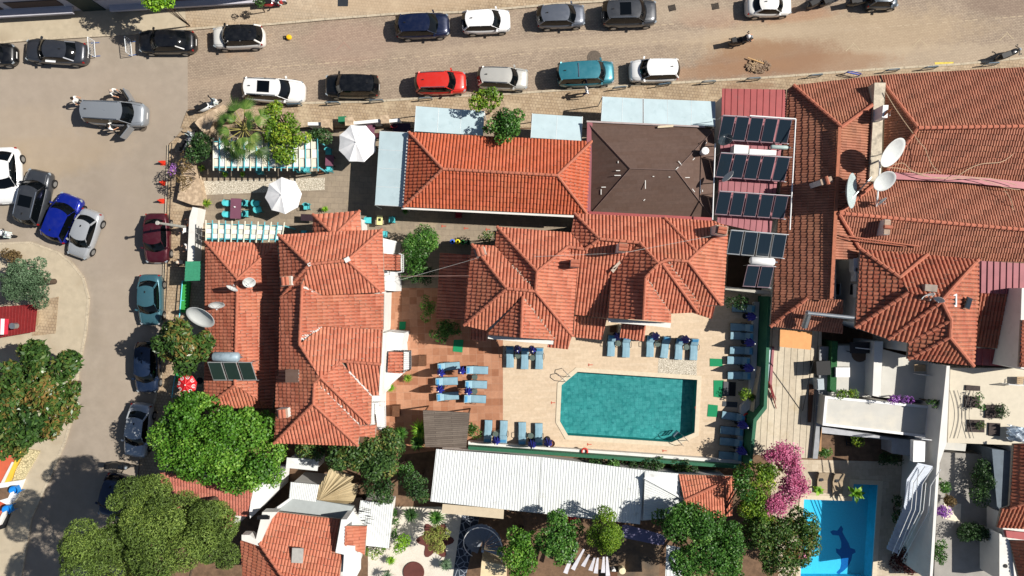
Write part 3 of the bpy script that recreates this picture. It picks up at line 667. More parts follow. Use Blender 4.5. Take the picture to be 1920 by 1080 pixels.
# --- southeast villa
b = thing('hipped_villa', P(1730, 580), 'tall villa with many small terracotta hips beside the dull red sheet metal roof', 'building')
F = [('N', [(1613,467,5.7),(1738,477,5.7),(1686,520,6.8)]), ('W', [(1613,467,5.7),(1686,520,6.8),(1702,548,7.1),(1603,614,5.7)]),
 ('S', [(1603,614,5.7),(1701,549,7.3),(1762,562,7.6),(1664,636,5.7)]), ('S', [(1664,636,5.7),(1765,565,7.6),(1782,600,7.2),(1702,643,5.9)]),
 ('N', [(1738,477,5.7),(1833,487,5.7),(1785,540,7.3),(1765,562,7.6),(1701,549,7.1),(1686,520,6.7)]), ('E', [(1833,487,5.7),(1836,560,5.7),(1826,684,5.5),(1780,632,7.0),(1782,600,7.2),(1765,563,7.6),(1785,540,7.3)]),
 ('W', [(1702,643,5.8),(1782,600,7.3),(1780,632,7.0),(1702,673,5.7)]), ('S', [(1702,673,5.6),(1780,632,7.0),(1823,686,5.5)])]
RD = [((1613,467,5.7),(1686,520,6.8)),((1686,520,6.8),(1738,477,5.8)),((1603,614,5.7),(1701,549,7.3)),((1664,636,5.75),(1765,565,7.65)),((1702,673,5.6),(1780,632,7.05)),((1780,632,7.05),(1824,686,5.5)),
 ((1785,540,7.3),(1833,487,5.7)),((1765,565,7.65),(1782,600,7.25)),((1782,600,7.25),(1780,632,7.05)),((1785,540,7.35),(1765,563,7.65)),((1702,643,5.85),(1782,600,7.25))]
roof(b, F, RD, 2, m=tile_mid, rr=.13, cw=.28, rh=.32, amp=.07)
wl = [(1613,467),(1738,477),(1833,487),(1836,560),(1826,684),(1702,673),(1702,645),(1664,636),(1603,614)]; wall(b, wl, 5.6, ins=.45, drop=.3); windows(b, wl, 5.6, .45, [1.6, 4.2])
c = P(1784, 563, 6.9); f = MB().box((c.x, c.y, 6.95), (.55, .85, .2)).build('skylight', white2, b); MB().box((c.x, c.y, 7.0), (.35, .6, .14)).build('pane', MATS['glass_dark'], f)
c = P(1809, 568, 6.4); f = MB().box((c.x, c.y, 6.75), (.5, .75, .08), -.3, ry=.35).build('skylight', darkm, b); MB().box((c.x, c.y, 6.79), (.38, .6, .06), -.3, ry=.35).build('pane', MATS['glass_dark'], f)
c = P(1742, 540, 7.2); MB().box((c.x, c.y, 7.0), (.8, .45, .9), -.1).build('roof_hatch', mat('hatch_weathered', '8c8076', .9, var=.2), b)
for (x, y) in ((1583,498),(1586,516),(1590,545)):
    c = P(x, y, 3.2); MB().box((c.x, c.y, 4.7), (.4, .9, .7)).build('air_conditioner', white2, b)
b = thing('metal_roofed_house', P(1875, 580), 'house under dull red sheet metal and terracotta, behind the tall hipped villa', 'building')
mb = MB()
mb.prism(PP([(1837,489,5.6),(1925,494,5.6),(1925,553,5.3),(1836,549,5.3)]), .1, None)
for k in range(8): mb.tube(P(1840+k*12, 489.5, 5.63), P(1839+k*12, 551, 5.33), .035, 4)
mb.build('sheet_roof', pinkd, b)
mb = MB(); mb.prism(PP([(1828,652,4.2),(1905,658,4.2),(1904,688,3.9),(1824,684,3.9)]), .1, None)
for k in range(6): mb.tube(P(1830+k*14, 653, 4.22), P(1828+k*14, 685, 3.93), .035, 4)
mb.build('sheet_roof', pinkm, b)
roof(b, [('S', [(1836,549,5.2),(1918,553,5.2),(1912,600,4.9),(1905,656,4.3),(1829,650,4.3)])], [], 1, m=tile_mid)
roof(b, [('W', [(1915,600,6.8),(1930,600,7.0),(1930,690,7.0),(1911,688,6.8)])], [], 0, m=tile_mid, name='upper_roof')
wall(b, [(1837,489),(1925,494),(1918,690),(1826,684)], 3.9, ins=.4, drop=.1)
MB().prism(PP([(1916,540),(1960,540),(1960,700),(1911,690)], 6.6), 0, 6.6).build('upper_wall', white, b)
# --- far east house
b = thing('tiled_house', P(1910, 960), 'right edge house with tile roofs and a round dark porthole in its wall', 'building')
roof(b, [('W', [(1899,832,4.8),(1935,832,5.6),(1935,940,5.6),(1893,955,4.8)]), ('S', [(1874,952,4.4),(1935,938,5.4),(1935,992,4.2),(1872,990,4.0)])], [((1893,953,4.8),(1935,938,5.5))], 1, m=tile_mid)
roof(b, [('W', [(1894,1014,4.4),(1940,1014,5.4),(1940,1090,5.4),(1908,1090,4.4)])], [], -10, m=tile_mid, name='lower_roof')
wall(b, [(1899,832),(1935,832),(1935,1090),(1874,1090),(1874,955),(1893,955)], 4.0, ins=.3, drop=.1)
slab(b, 'parapet', [(1874,1000),(1892,1012),(1908,1088),(1900,1090),(1874,1088)], 4.3, 2.5, white)
slab(b, 'flashing', [(1886,995),(1925,999),(1925,1013),(1888,1008)], 4.5, .2, pinkm)
c = P(1885, 1061, 4.3); MB().lathe([(.14, 4.32), (.13, 4.36), (.001, 4.36)], 12, (c.x, c.y, 0)).build('vent', blackm, b)
# --- bottom-left house
b = thing('parapet_house', P(570, 1025), 'bottom house with terracotta roof framed by white parapets next to the white gravel garden', 'building')
roof(b, [('N', [(518,960,4.0),(638,973,4.0),(628,1036,4.8),(642,1040,4.85),(636,1090,5.45),(533,1090,5.45),(487,1018,4.7),(500,975,4.1)]), ('W', [(452,1012,3.4),(487,1018,4.5),(540,1090,5.4),(455,1090,3.4)])],
 [((487,1018,4.65),(536,1090,5.5))], 8, cw=.22, rh=.4, amp=.04, m=tile_new)
slab(b, 'parapet', [(492,960),(520,960),(505,978),(488,1020),(478,1018)], 4.7, .8, white); slab(b, 'parapet', [(453,1003),(468,1003),(487,1018),(486,1024),(453,1013)], 4.75, .8, white)
slab(b, 'parapet', [(640,974),(650,974),(646,1022),(665,1024),(664,1090),(642,1090),(645,1040),(629,1036)], 5.2, 2.2, white2)
slab(b, 'flat_roof', [(550,930),(664,950),(645,973),(515,958)], 3.2, .3, mat('grey_membrane', '9aa0a0', .7, var=.06))
slab(b, 'parapet', [(543,934),(550,934),(518,958),(512,956)], 3.5, .4, white2)
roof(b, [('E', [(648,986,5.2),(688,986,4.8),(684,1040,4.8),(664,1030,5.0),(646,1022,5.2)])], [], 0, cw=.22, rh=.4, amp=.03, name='stair_roof')
c = P(559, 1040, 5.0); MB().box((c.x, c.y, 5.12), (.75, 1.0, .12), -.05).build('roof_panel', mat('grey_panel', 'a09d98', .7), b)
wall(b, [(515,958),(664,950),(688,986),(684,1040),(664,1090),(455,1090),(452,1012),(487,1018)], 3.3, ins=.3, drop=.2)
c = P(492, 972, 5.2); MB().tube((c.x-.4, c.y, 5.0), (c.x+.4, c.y, 5.0), .14, 8).build('chimney_tiles', darkm, b)
b = thing('white_metal_roof_shed', P(710, 985), 'lean-to with white ribbed sheet roof streaked black next to the gravel garden', 'shed')
def ribroof(parent, px, n, m, name='sheet_roof', rr=.020, ax=0, th=.06):
    """ribbed sheet over a quad (nw, ne, se, sw) with z per corner"""
    q = PP(px); mb = MB(); mb.prism(q, th, None)
    for i in range(n):
        t = (i+.5)/n
        a, c = (q[0].lerp(q[1], t), q[3].lerp(q[2], t)) if ax == 0 else (q[0].lerp(q[3], t), q[1].lerp(q[2], t))
        u = Vector((0, 0, .012)); mb.tube(a+u, c+u, rr, 5)
    return mb.build(name, m, parent)
whs = mat('white_sheet_metal', 'd0d3d2', .55, 0, var=.06, sc=1.0, stain='a09c90', stsc=1.4, stw=.60)
ribroof(b, [(676,938,2.9),(737,945,2.9),(729,1028,2.6),(664,1020,2.6)], 15, whs)
wall(b, [(676,938),(737,945),(729,1028),(664,1020)], 2.6, ins=.2, drop=.15)
r3 = random.Random(5); mb = MB()
for k in range(26):
    c = P(r3.uniform(668, 694), r3.uniform(952, 984), 2.95); mb.box((c.x, c.y, 2.93), (r3.uniform(.15, .7), .03, .012), r3.uniform(-.2, .1))
mb.build('bitumen_patch', darkm, b)
b = thing('long_white_roof_building', P(1030, 915), 'long building under bright white ribbed sheet roof below the pool wall', 'building')
ribroof(b, [(818,842,3.3),(1014,857,3.3),(1008,962,2.9),(807,940,2.9)], 40, whs)
ribroof(b, [(1015,857,3.32),(1209,882,3.32),(1200,983,2.92),(1009,962,2.92)], 38, whs)
ribroof(b, [(1209,882,3.3),(1272,888,3.3),(1276,930,3.5),(1209,897,3.7)], 13, whs)
ribroof(b, [(1209,898,3.7),(1281,936,3.5),(1270,968,3.2),(1206,975,3.0)], 16, whs, ax=1)
MB().tube(P(1208,896,3.75), P(1282,936,3.55), .09, 6).build('ridge_cap', whs, b)
roof(b, [('N', [(1272,889,3.3),(1377,893,3.3),(1366,901,3.4),(1283,938,4.0)]), ('S', [(1283,938,4.0),(1366,901,3.4),(1377,893,3.3),(1374,968,2.9),(1320,972,2.9),(1285,945,3.7)])], [((1283,938,4.0),(1372,896,3.4))], -6, cw=.2, rh=.35, amp=.035, name='tiled_roof')
wall(b, [(818,842),(1272,888),(1377,893),(1374,968),(1206,985),(1075,968),(807,940)], 2.8, ins=.3, drop=.1)
slab(b, 'awning', [(830,945),(945,955),(944,973),(828,962)], 2.5, .05, mat('beige_canvas', 'b9ab93', .8, var=.05))
slab(b, 'awning', [(1058,964),(1083,966),(1078,978),(1060,982)], 2.5, .05, mat('red_canvas', '9c2a2c', .8))
b = thing('pink_tiled_house', P(390, 940), 'house with dull pinkish tile roof half hidden by the pine and the bright green tree', 'building')
roof(b, [('S', [(300,885,4.2),(476,903,4.2),(466,968,3.2),(300,955,3.2)])], [], 7, m=tile_dull, cw=.2, rh=.3, amp=.03)
roof(b, [('S', [(300,957,3.1),(440,966,3.1),(435,1000,2.7),(300,1000,2.7)])], [], 7, m=tile_dull, name='lower_roof')
slab(b, 'parapet', [(477,892),(516,894),(512,928),(469,972),(467,962)], 3.6, 3.4, white2)
wall(b, [(300,885),(476,903),(466,968),(440,1000),(300,1000)], 3.2, ins=.3, drop=.7)
b = thing('garden_shed', P(560, 880), 'small shed with plain white sheet roof under the loquat foliage', 'shed')
ribroof(b, [(538,858,2.4),(598,862,2.4),(595,883,2.2),(536,877,2.2)], 8, whs, ax=1); wall(b, [(538,858),(598,862),(595,883),(536,877)], 2.2, ins=.1, drop=.12)
b = thing('garden_shed', P(570, 925), 'small shed with white ribbed roof touching the tan canvas tent', 'shed')
ribroof(b, [(545,904,3.3),(598,909,3.3),(592,941,3.45),(542,934,3.45)], 16, whs); wall(b, [(545,904),(598,909),(592,941),(542,934)], 3.3, ins=.1, drop=.12)
# tan canvas tent
tanm = mat('tan_canvas', 'a89878', .85, var=.08, sc=2, bmp=.2)
b = thing('canvas_tent', P(632, 912), 'tan canvas canopy stretched in folds over the bottom garden', 'canopy')
ap = P(598, 938, 3.4); rim = [(593,938,3.3),(595,915,3.2),(606,900,3.1),(619,878,3.0),(640,885,2.7),(665,893,2.9),(657,905,3.1),(672,909,2.6),(669,925,2.5),(663,940,2.7),(655,945,3.2),(625,942,3.3)]
mb = MB(); rp = PP(rim)
for a, c in zip(rp, rp[1:]):
    for k in range(4):
        q0, q1 = a.lerp(c, k/4), a.lerp(c, (k+1)/4); m0 = ap.lerp(q0, .5), ap.lerp(q1, .5)
        dz = Vector((0, 0, .12 if k % 2 else -.1)); mb.add([ap, q0+dz*.4, q1-dz*.4, m0[0]+dz*.5, m0[1]-dz*.5], [(0, 3, 4), (3, 1, 2, 4)])
mb.build('canvas', tanm, b)
mb = MB()
for i in (0, 3, 5, 7, 10): mb.tube((rp[i].x, rp[i].y, 0), rp[i], .04, 6)
mb.build('pole', darkm, b)
# --- north-west building
b = thing('row_building', P(200, 0), 'shaded white building along the upper left pavement with balconies', 'building')
wlm = mat('lilac_white_render', 'b4b2ba', .85, var=.05)
MB().prism(PP([(-700,72),(0,30),(150,21),(300,13),(420,6),(540,-1),(540,-300),(-700,-300)]), 0, 6.5).build('wall', wlm, b)
def on_wall(px0, px1, z0, z1, m, dep=.06, nm='window', par=None):
    f = lambda x: 30 - x*.0575
    a, c_ = P(px0, f(px0)), P(px1, f(px1)); d = c_-a; mid = (a+c_)/2; an = math.atan2(d.y, d.x); nrm = Vector((math.sin(an), -math.cos(an), 0))
    q = mid + nrm*dep/2; return MB().box((q.x, q.y, (z0+z1)/2), (d.length, dep, z1-z0), an).build(nm, m, par)
for x0, x1, z0, z1 in ((-60,28,1.2,2.6),(46,140,1.3,2.3),(205,285,1.9,3.0),(340,420,1.0,2.2),(440,500,1.0,2.2)):
    f0 = on_wall(x0, x1, z0, z1, mat('balcony_opening_shade', '4a3c38', .8), .06, 'window', b)  # balcony openings as flat boxes, their shade put into the dark brown colour
f0 = on_wall(158, 200, .1, 2.6, mat('dark_green_door', '2c3a34', .7), .07, 'door', b)
on_wall(-60, 150, .75, 1.0, wlm, .5, 'ledge', b); on_wall(215, 540, .5, .75, wlm, .4, 'ledge', b)
MB().tube(P(95,-20,3.5), P(130,20,.3), .05, 6).build('drain_pipe', white2, b)
# --- left red corrugated roof hut
b = thing('red_metal_roof_hut', P(30, 600), 'hut with dark red corrugated roof between the two left trees', 'hut')
ribroof(b, [(-40,578,1.5),(70,570,1.5),(65,622,1.4),(-40,640,1.4)], 18, mat('dark_red_sheet', '7c2626', .5, .2, var=.15))
wall(b, [(-40,578),(66,570),(62,622),(-40,640)], 1.4, ins=.5, drop=.12, m=mat('hut_wall', '8c7860', .9))
MB().prism(PP([(66,566),(112,556),(106,625),(62,630)]), 0, .13).build('side_floor', brickp, b)
# --- left orange terrace
b = thing('patio_terrace', P(10, 900), 'raised red tiled patio with yellow kerb and pebble bed at the left edge', 'patio')
for px, z, m, nm in (([(-60,830),(42,838),(22,870),(0,908),(-60,940)], .35, mat('orange_floor', 'b8583c', .8, var=.12, sc=1.2), 'floor'), ([(-60,945),(0,938),(14,942),(0,985),(-60,1020)], .33, MATS['orange_floor'], 'floor'),
        ([(52,842),(74,846),(40,905),(22,906),(30,880)], .25, vormat('yellow_pebbles', 'c9bb92', '8f8464', 7, .1), 'pebble_bed'), ([(36,846),(42,842),(15,905),(8,906)], .45, mat('yellow_kerb', 'd9b23e', .8, var=.1), 'kerb'),
        ([(22,866),(30,868),(7,908),(0,908)], .42, white, 'kerb'), ([(-60,915),(0,906),(42,900),(28,935),(16,948),(0,940),(-60,948)], .5, white2, 'kerb'), ([(14,942),(20,946),(0,985),(-8,985)], .45, white, 'kerb')):
    MB().prism(PP(px, z), 0, z).build(nm, m, b)
slab(b, 'planter', [(-20,918),(24,912),(14,934),(-20,944)], .56, .1, soil)
slab(b, 'planter', [(0,965),(20,960),(10,990),(-10,996)], .2, .2, blackm)
# --- sheds right of annexe: green canopy
b = thing('green_mesh_canopy', P(361, 508), 'green mesh canopy over the pavement stall beside the annexe', 'canopy')
slab(b, 'cloth', [(348,490),(376,490),(375,526),(346,527)], 2.4, .05, mat('green_mesh', '2f7d5e', .85, var=.15, sc=8, bmp=.3))
mb = MB()
for x, y in ((349,491),(375,491),(374,525),(347,526)): c = P(x, y, 2.4); mb.tube((c.x, c.y, 0), (c.x, c.y, 2.35), .03, 6)
mb.build('pole', darkm, b)
o = MB().prism(PP([(341,527),(356,529),(352,588),(338,585)], .3), 0, .3).build('artificial_turf', mat('bright_turf', '2f8a3a', .9, var=.2, sc=20)); tag(o, 'bright green artificial turf strip below the green mesh canopy', 'turf mat')
o = MB().prism(PP([(330,700),(342,698),(341,712),(329,716)], .3), 0, .3).build('artificial_turf', MATS['bright_turf']); tag(o, 'small green turf patch above the red parasol', 'turf mat')
for (xx, ya, yb, lb) in ((340,527,600,'pale turquoise rail edging the bright turf strip'),(326,706,745,'pale turquoise rail beside the red parasol')):
    o = MB(); a, c = P(xx+2, ya, .8), P(xx-4, yb, .8); o.tube(a, c, .04, 6)
    for t in (0, .5, 1): p = a.lerp(c, t); o.tube((p.x, p.y, 0), p, .03, 6)
    tag(o.build('rail', mat('turquoise_paint', '5fc0cc', .6)), lb, 'rail')
# --- garden walls
def wallseg(name, px, z0, z1, m, label, cat='wall', grp=None):
    o = MB().prism(PP(px, z1), z0, z1).build(name, m); return tag(o, label, cat, grp)
gf = mat('dark_green_fence', '1f5a40', .7, var=.12, sc=6)
wallseg('low_wall', [(878,828),(1010,838),(1180,849),(1390,864),(1390,872),(1180,857),(1010,845),(878,836)], 0, .55, white, 'low white wall along the bottom edge of the pool deck')
wallseg('green_fence', [(878,837),(1010,846),(1180,858),(1396,874),(1396,880),(1180,864),(1010,852),(878,843)], 0, 1.2, gf, 'dark green screen fence below the pool deck wall', 'fence')
wallseg('low_wall', [(1414,566),(1424,566),(1415,758),(1397,775),(1389,864),(1380,864),(1390,762),(1405,742)], 0, .45, white, 'low white wall behind the shaded loungers on the right of the pool')
wallseg('green_fence', [(1441,556),(1447,556),(1438,766),(1419,790),(1410,876),(1404,876),(1413,786),(1432,762)], 0, 2.2, gf, 'tall dark green screen on the right side of the pool deck', 'fence')
wallseg('garden_wall', [(1360,537),(1444,546),(1444,552),(1360,543)], 0, 2.6, mat('grey_ledge', 'a6a196', .8), 'grey topped wall closing the upper end of the shaded lounger row')
wallseg('courtyard_wall', [(355,408),(361,388),(372,390),(366,430),(364,490),(351,490)], 0, 1.3, white, 'white wall on the street side of the cafe courtyard')
stone = mat('rough_stone', 'a59078', .95, var=.25, sc=4, stain='c9b59a', stsc=2, stw=.5, bmp=.6)
wallseg('rock_wall', [(340,290),(356,288),(372,330),(380,372),(378,386),(360,384),(332,374),(338,340)], 0, .8, stone, 'rough pale rock wall under the dry bougainvillea')
wallseg('rock_wall', [(365,230),(372,222),(418,196),(440,205),(452,214),(440,226),(400,228),(392,245),(382,250)], 0, .9, stone, 'rough brown rocks around the palm trunk beside the white scooter')
wallseg('garden_wall', [(577,229),(606,229),(606,235),(577,235)], 0, 1.3, white2, 'short white wall left of the green box by the courtyard')
wallseg('garden_wall', [(660,228),(712,223),(712,229),(660,234)], 0, 1.3, white2, 'white wall between stone gate pillars behind the big white parasol')
wallseg('garden_wall', [(728,224),(749,222),(749,228),(728,230)], 0, 1.25, white2, 'short white wall right of the second gate pillar')
for x, y, l in ((610,232,'rough stone pillar left of the green box'),(655,228,'stone gate pillar right of the green box'),(722,224,'stone gate pillar nearest the pale blue awning')):
    c = P(x, y, 1.5); o = MB().box((c.x, c.y, .75), (.5, .5, 1.5), .05).box((c.x, c.y, 1.53), (.6, .6, .08), .05).build('gate_pillar', stone); tag(o, l, 'pillar', 'gate pillars of the courtyard')
c = P(642, 224, .6); tag(MB().box((c.x, c.y, .3), (.55, .4, .6), .05).box((c.x, c.y, .63), (.6, .45, .06), .05).build('planter_box', mat('green_plastic', '1e6b4a', .6)), 'green plastic box on the pavement between two stone pillars', 'box')
# --- eastern yard and terraces
ycon = brickmat('cast_concrete', 'bdb29e', 'b3a793', '4b463e', 60, .48, .018, rot=-87, off=0, big=(.88, 1.12), stain='a08f70', stsc=.3, stw=.55)
o = MB().prism(PP([(1434,648),(1444,560),(1540,560),(1541,700),(1534,815),(1526,860),(1404,852),(1412,775)], 1.3), 0, 1.3).build('yard', ycon); tag(o, kind=G)
wt = mat('pale_terrace', 'b5b3ac', .85, var=.05, sc=1.2, stain='c8c2b4', stsc=.5, stw=.5)
wallseg('terrace_block', [(1537,650),(1558,650),(1552,742),(1541,800),(1533,860),(1524,860),(1534,760)], 0, 1.6, mat('grey_wall', '8b8d90', .85), 'grey passage wall right of the concrete yard')
def terr(label, px, z, rim=None, rimw=.18, rh=.12, m=None):
    t = thing('terrace', P(*px[0]), label, 'terrace'); t.location = (*P(*px[0]).xy, 0); ORG[t.name] = Vector(t.location)
    MB().prism(PP(px, z), 0, z).build('floor', m or wt, t)
    if rim:
        a = PP(px, z); b2 = inset(a, rimw); mb = MB()
        for i in rim: j = (i+1) % len(a); mb.prism([a[i], a[j], b2[j], b2[i]], z, z+rh)
        mb.build('rim', white2, t)
    return t
terr('shaded upper left terrace with a small white sofa bed below the villa', [(1572,648),(1640,648),(1634,745),(1556,741)], 2.0)
terr('white walled terrace in the middle below the villa balcony', [(1656,655),(1757,682),(1748,752),(1651,745)], 2.0)
terr('wide pale flat roof with white rim and flower pots along its top', [(1546,742),(1757,762),(1754,822),(1541,797)], 2.5, [0,2,3])
wallseg('green_hedge_strip', [(1560,640),(1571,640),(1568,735),(1556,735)], 0, 2.1, mat('hedge_green', '24552f', .9, var=.3, sc=12, bmp=.8), 'narrow green hedge strip between grey wall and shaded terrace', 'hedge')
wallseg('partition_wall', [(1640,640),(1656,640),(1651,745),(1636,742)], 0, 3.2, white, 'white partition wall between the two terraces below the villa')
wallseg('retaining_wall', [(1775,686),(1781,686),(1775,830),(1762,868),(1754,1000),(1748,1090),(1743,1090),(1749,990),(1757,866)], 0, 4.3, white, 'tall white retaining wall running down the right side to the bottom edge')
terr('bright upper terrace with loop chairs, planters and vines', [(1782,690),(1990,690),(1990,838),(1777,830)], 3.6, m=mat('warm_terrace', 'bdb4a2', .85, var=.05))
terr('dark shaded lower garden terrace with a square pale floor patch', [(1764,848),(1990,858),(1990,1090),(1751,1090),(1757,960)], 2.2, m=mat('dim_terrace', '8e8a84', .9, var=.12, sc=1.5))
slab(None, 'steps', [(1762,828),(1812,832),(1810,846),(1758,842)], 3.2, .5, wt, 'white steps at the bottom of the bright upper terrace', 'steps')
slab(None, 'steps', [(1860,842),(1898,846),(1896,960),(1870,956)], 3.4, 3.0, mat('slate_blue_deck', '59646e', .8), 'blue grey raised walkway beside the right edge house', 'walkway')
slab(None, 'floor_tile_square', [(1770,944),(1802,945),(1801,980),(1768,972)], 2.26, .05, mat('cream_slab', 'cfc6b2', .8), 'square cream floor slab beside the purple flowers', 'slab')
wallseg('terrace_wall', [(1541,800),(1680,822),(1722,826),(1713,856),(1672,850),(1672,826),(1622,820),(1541,812)], 0, 1.5, mat('shade_render', 'a4a6aa', .85), 'pale rendered ledge below the wide flat roof')
slab(None, 'plywood_deck', [(1463,618),(1523,622),(1520,656),(1462,650)], 3.0, .06, mat('plywood', 'c8905a', .75, var=.08), 'orange plywood sheet roof with small black marks above the yard', 'canopy')
slab(None, 'timber_beam', [(1518,720),(1527,722),(1521,792),(1516,792)], 1.45, .12, woodm, 'rusty brown strip of timber on the concrete yard', 'timber')
slab(None, 'timber_beam', [(1537,800),(1541,800),(1540,846),(1536,846)], 1.6, .2, mat('tan_timber', 'a07a54', .8, var=.2), 'tan timber post lying below the grey wall', 'timber')
slab(None, 'steel_beam', [(1437,650),(1441,650),(1435,770),(1430,770)], 1.5, .15, pinkm, 'red steel beam nearest the green screen', 'beam')
slab(None, 'steel_beam', [(1448,650),(1452,650),(1447,728),(1442,728)], 1.5, .15, pinkd, 'faded red steel beam with bent bars at its end', 'beam')
slab(None, 'glass_sheet', [(1442,652),(1447,652),(1441,715),(1436,715)], 1.42, .05, mat('pale_sheet', 'b8c4cc', .3), 'pale narrow sheet lying between two red beams', 'sheet')
mb = MB(); r4 = random.Random(2)
for k in range(9): a = P(1444+r4.uniform(-3, 3), 715+r4.uniform(0, 12), 1.6); c = P(1448+r4.uniform(-4, 12), 740+r4.uniform(4, 26), 1.4); mb.tube(a, c, .03, 5)
tag(mb.build('bent_bars', pinkm), 'tangle of bent red bars on the concrete yard', 'scrap metal')
c = P(1543, 690, 2.4); tag(MB().box((c.x, c.y, 1.9), (.9, .9, 1.1), .05).box((c.x, c.y, 2.48), (1.0, 1.0, .06), .05).build('water_tank', blackm), 'black square tank beside the grey passage wall', 'tank')
c = P(1537, 720, 2.0); tag(MB().box((c.x, c.y, 1.7), (.5, .8, .9), .05).box((c.x, c.y, 2.17), (.42, .72, .04), .05).build('air_conditioner', mat('grey_plastic', '9aa3a8', .6)), 'grey rectangular unit below the black square tank', 'air conditioner')
mb = MB(); mb.tube(P(1526, 668, 4), P(1505, 770, 1.4), .03, 6); tag(mb.build('pole', darkm), 'thin dark pole leaning over the concrete yard', 'pole')
o = MB(); o.tube(P(1514, 587, 5.3), P(1602, 596, 5.6), .13, 10); o.tube(P(1516, 586, 5.3), P(1508, 612, 4.4), .22, 10); tag(o.build('exhaust_duct', steel), 'bent steel exhaust duct from the old roof to the villa wall', 'duct')
# wooden plank pergola roof by the terrace
b = thing('wooden_pavilion', P(835, 803), 'weathered grey plank roof at the bottom of the orange tiled terrace', 'pavilion')
slab(b, 'roof', [(793,769),(881,774),(874,840),(797,838)], 2.6, .1, plankm)
mb = MB()
for x, y in ((796,772),(878,777),(871,836),(800,834)): c = P(x, y, 2.5); mb.tube((c.x, c.y, 0), (c.x, c.y, 2.5), .06, 6)
mb.build('post', woodm, b)
# awnings
def awning(label, px, z=2.8, dz=.25, mt=None):
    q = PP([(x, y, z + (dz if i in (2, 3) else 0)) for i, (x, y) in enumerate(px)])
    t = thing('awning', (*q[0].xy, 0), label, 'awning', 'pale blue awnings around the restaurant')
    mb = MB().prism(q, .05, None); n = max(2, int((q[1]-q[0]).length/1.3))
    o = mb.build('cloth', mt or awn_m, t); s2 = MB()
    if (q[1]-q[0]).length > (q[3]-q[0]).length: L = [(q[0].lerp(q[1], i/n), q[3].lerp(q[2], i/n)) for i in range(n+1)]
    else: n = 4; L = [(q[0].lerp(q[3], i/n), q[1].lerp(q[2], i/n)) for i in range(n+1)]
    for a, c in L: s2.tube(a - Vector((0,0,.06)), c - Vector((0,0,.06)), .035, 5); s2.tube(a + Vector((0,0,.002)), c + Vector((0,0,.002)), .012, 4)
    s2.build('rib', white2, t)
    for a in q: MB().tube((a.x, a.y, 0), (a.x, a.y, a.z-.05), .04, 6).build('post', white2, t)
awning('long upright pale blue awning on the left side of the restaurant', [(703,384),(712,246),(768,249),(757,387)], 2.7, .3)
awning('pale blue awning left of the small tree above the restaurant', [(780,199),(908,208),(905,254),(777,246)])
awning('smallest pale blue awning right of the small tree', [(998,213),(1092,219),(1090,264),(995,258)])
awning('pale blue awning left half of the long pair above the brown roof', [(1130,181),(1205,185),(1205,231),(1127,227)])
awning('pale blue awning right half of the long pair above the brown roof', [(1207,185),(1341,190),(1341,237),(1207,231)])
b = thing('red_metal_roof_shed', P(1414, 350), 'shed roofed in dark red standing seam metal carrying the solar collectors', 'shed')
ribroof(b, [(1354,166,3.4),(1474,168,3.4),(1472,222,3.5),(1353,217,3.5)], 10, pinkm)
ribroof(b, [(1353,219,3.48),(1472,224,3.48),(1445,440,3.5),(1345,418,3.5)], 9, pinkd)
wall(b, [(1354,166),(1474,168),(1448,430),(1350,415)], 3.3, ins=.3, drop=.05)
tag(MB().prism(PP([(1366,478),(1450,484),(1443,545),(1362,538)], .1), 0, .1).build('yard_corner', mat('dark_soil', '2c2018', .95, var=.3)), kind=G)
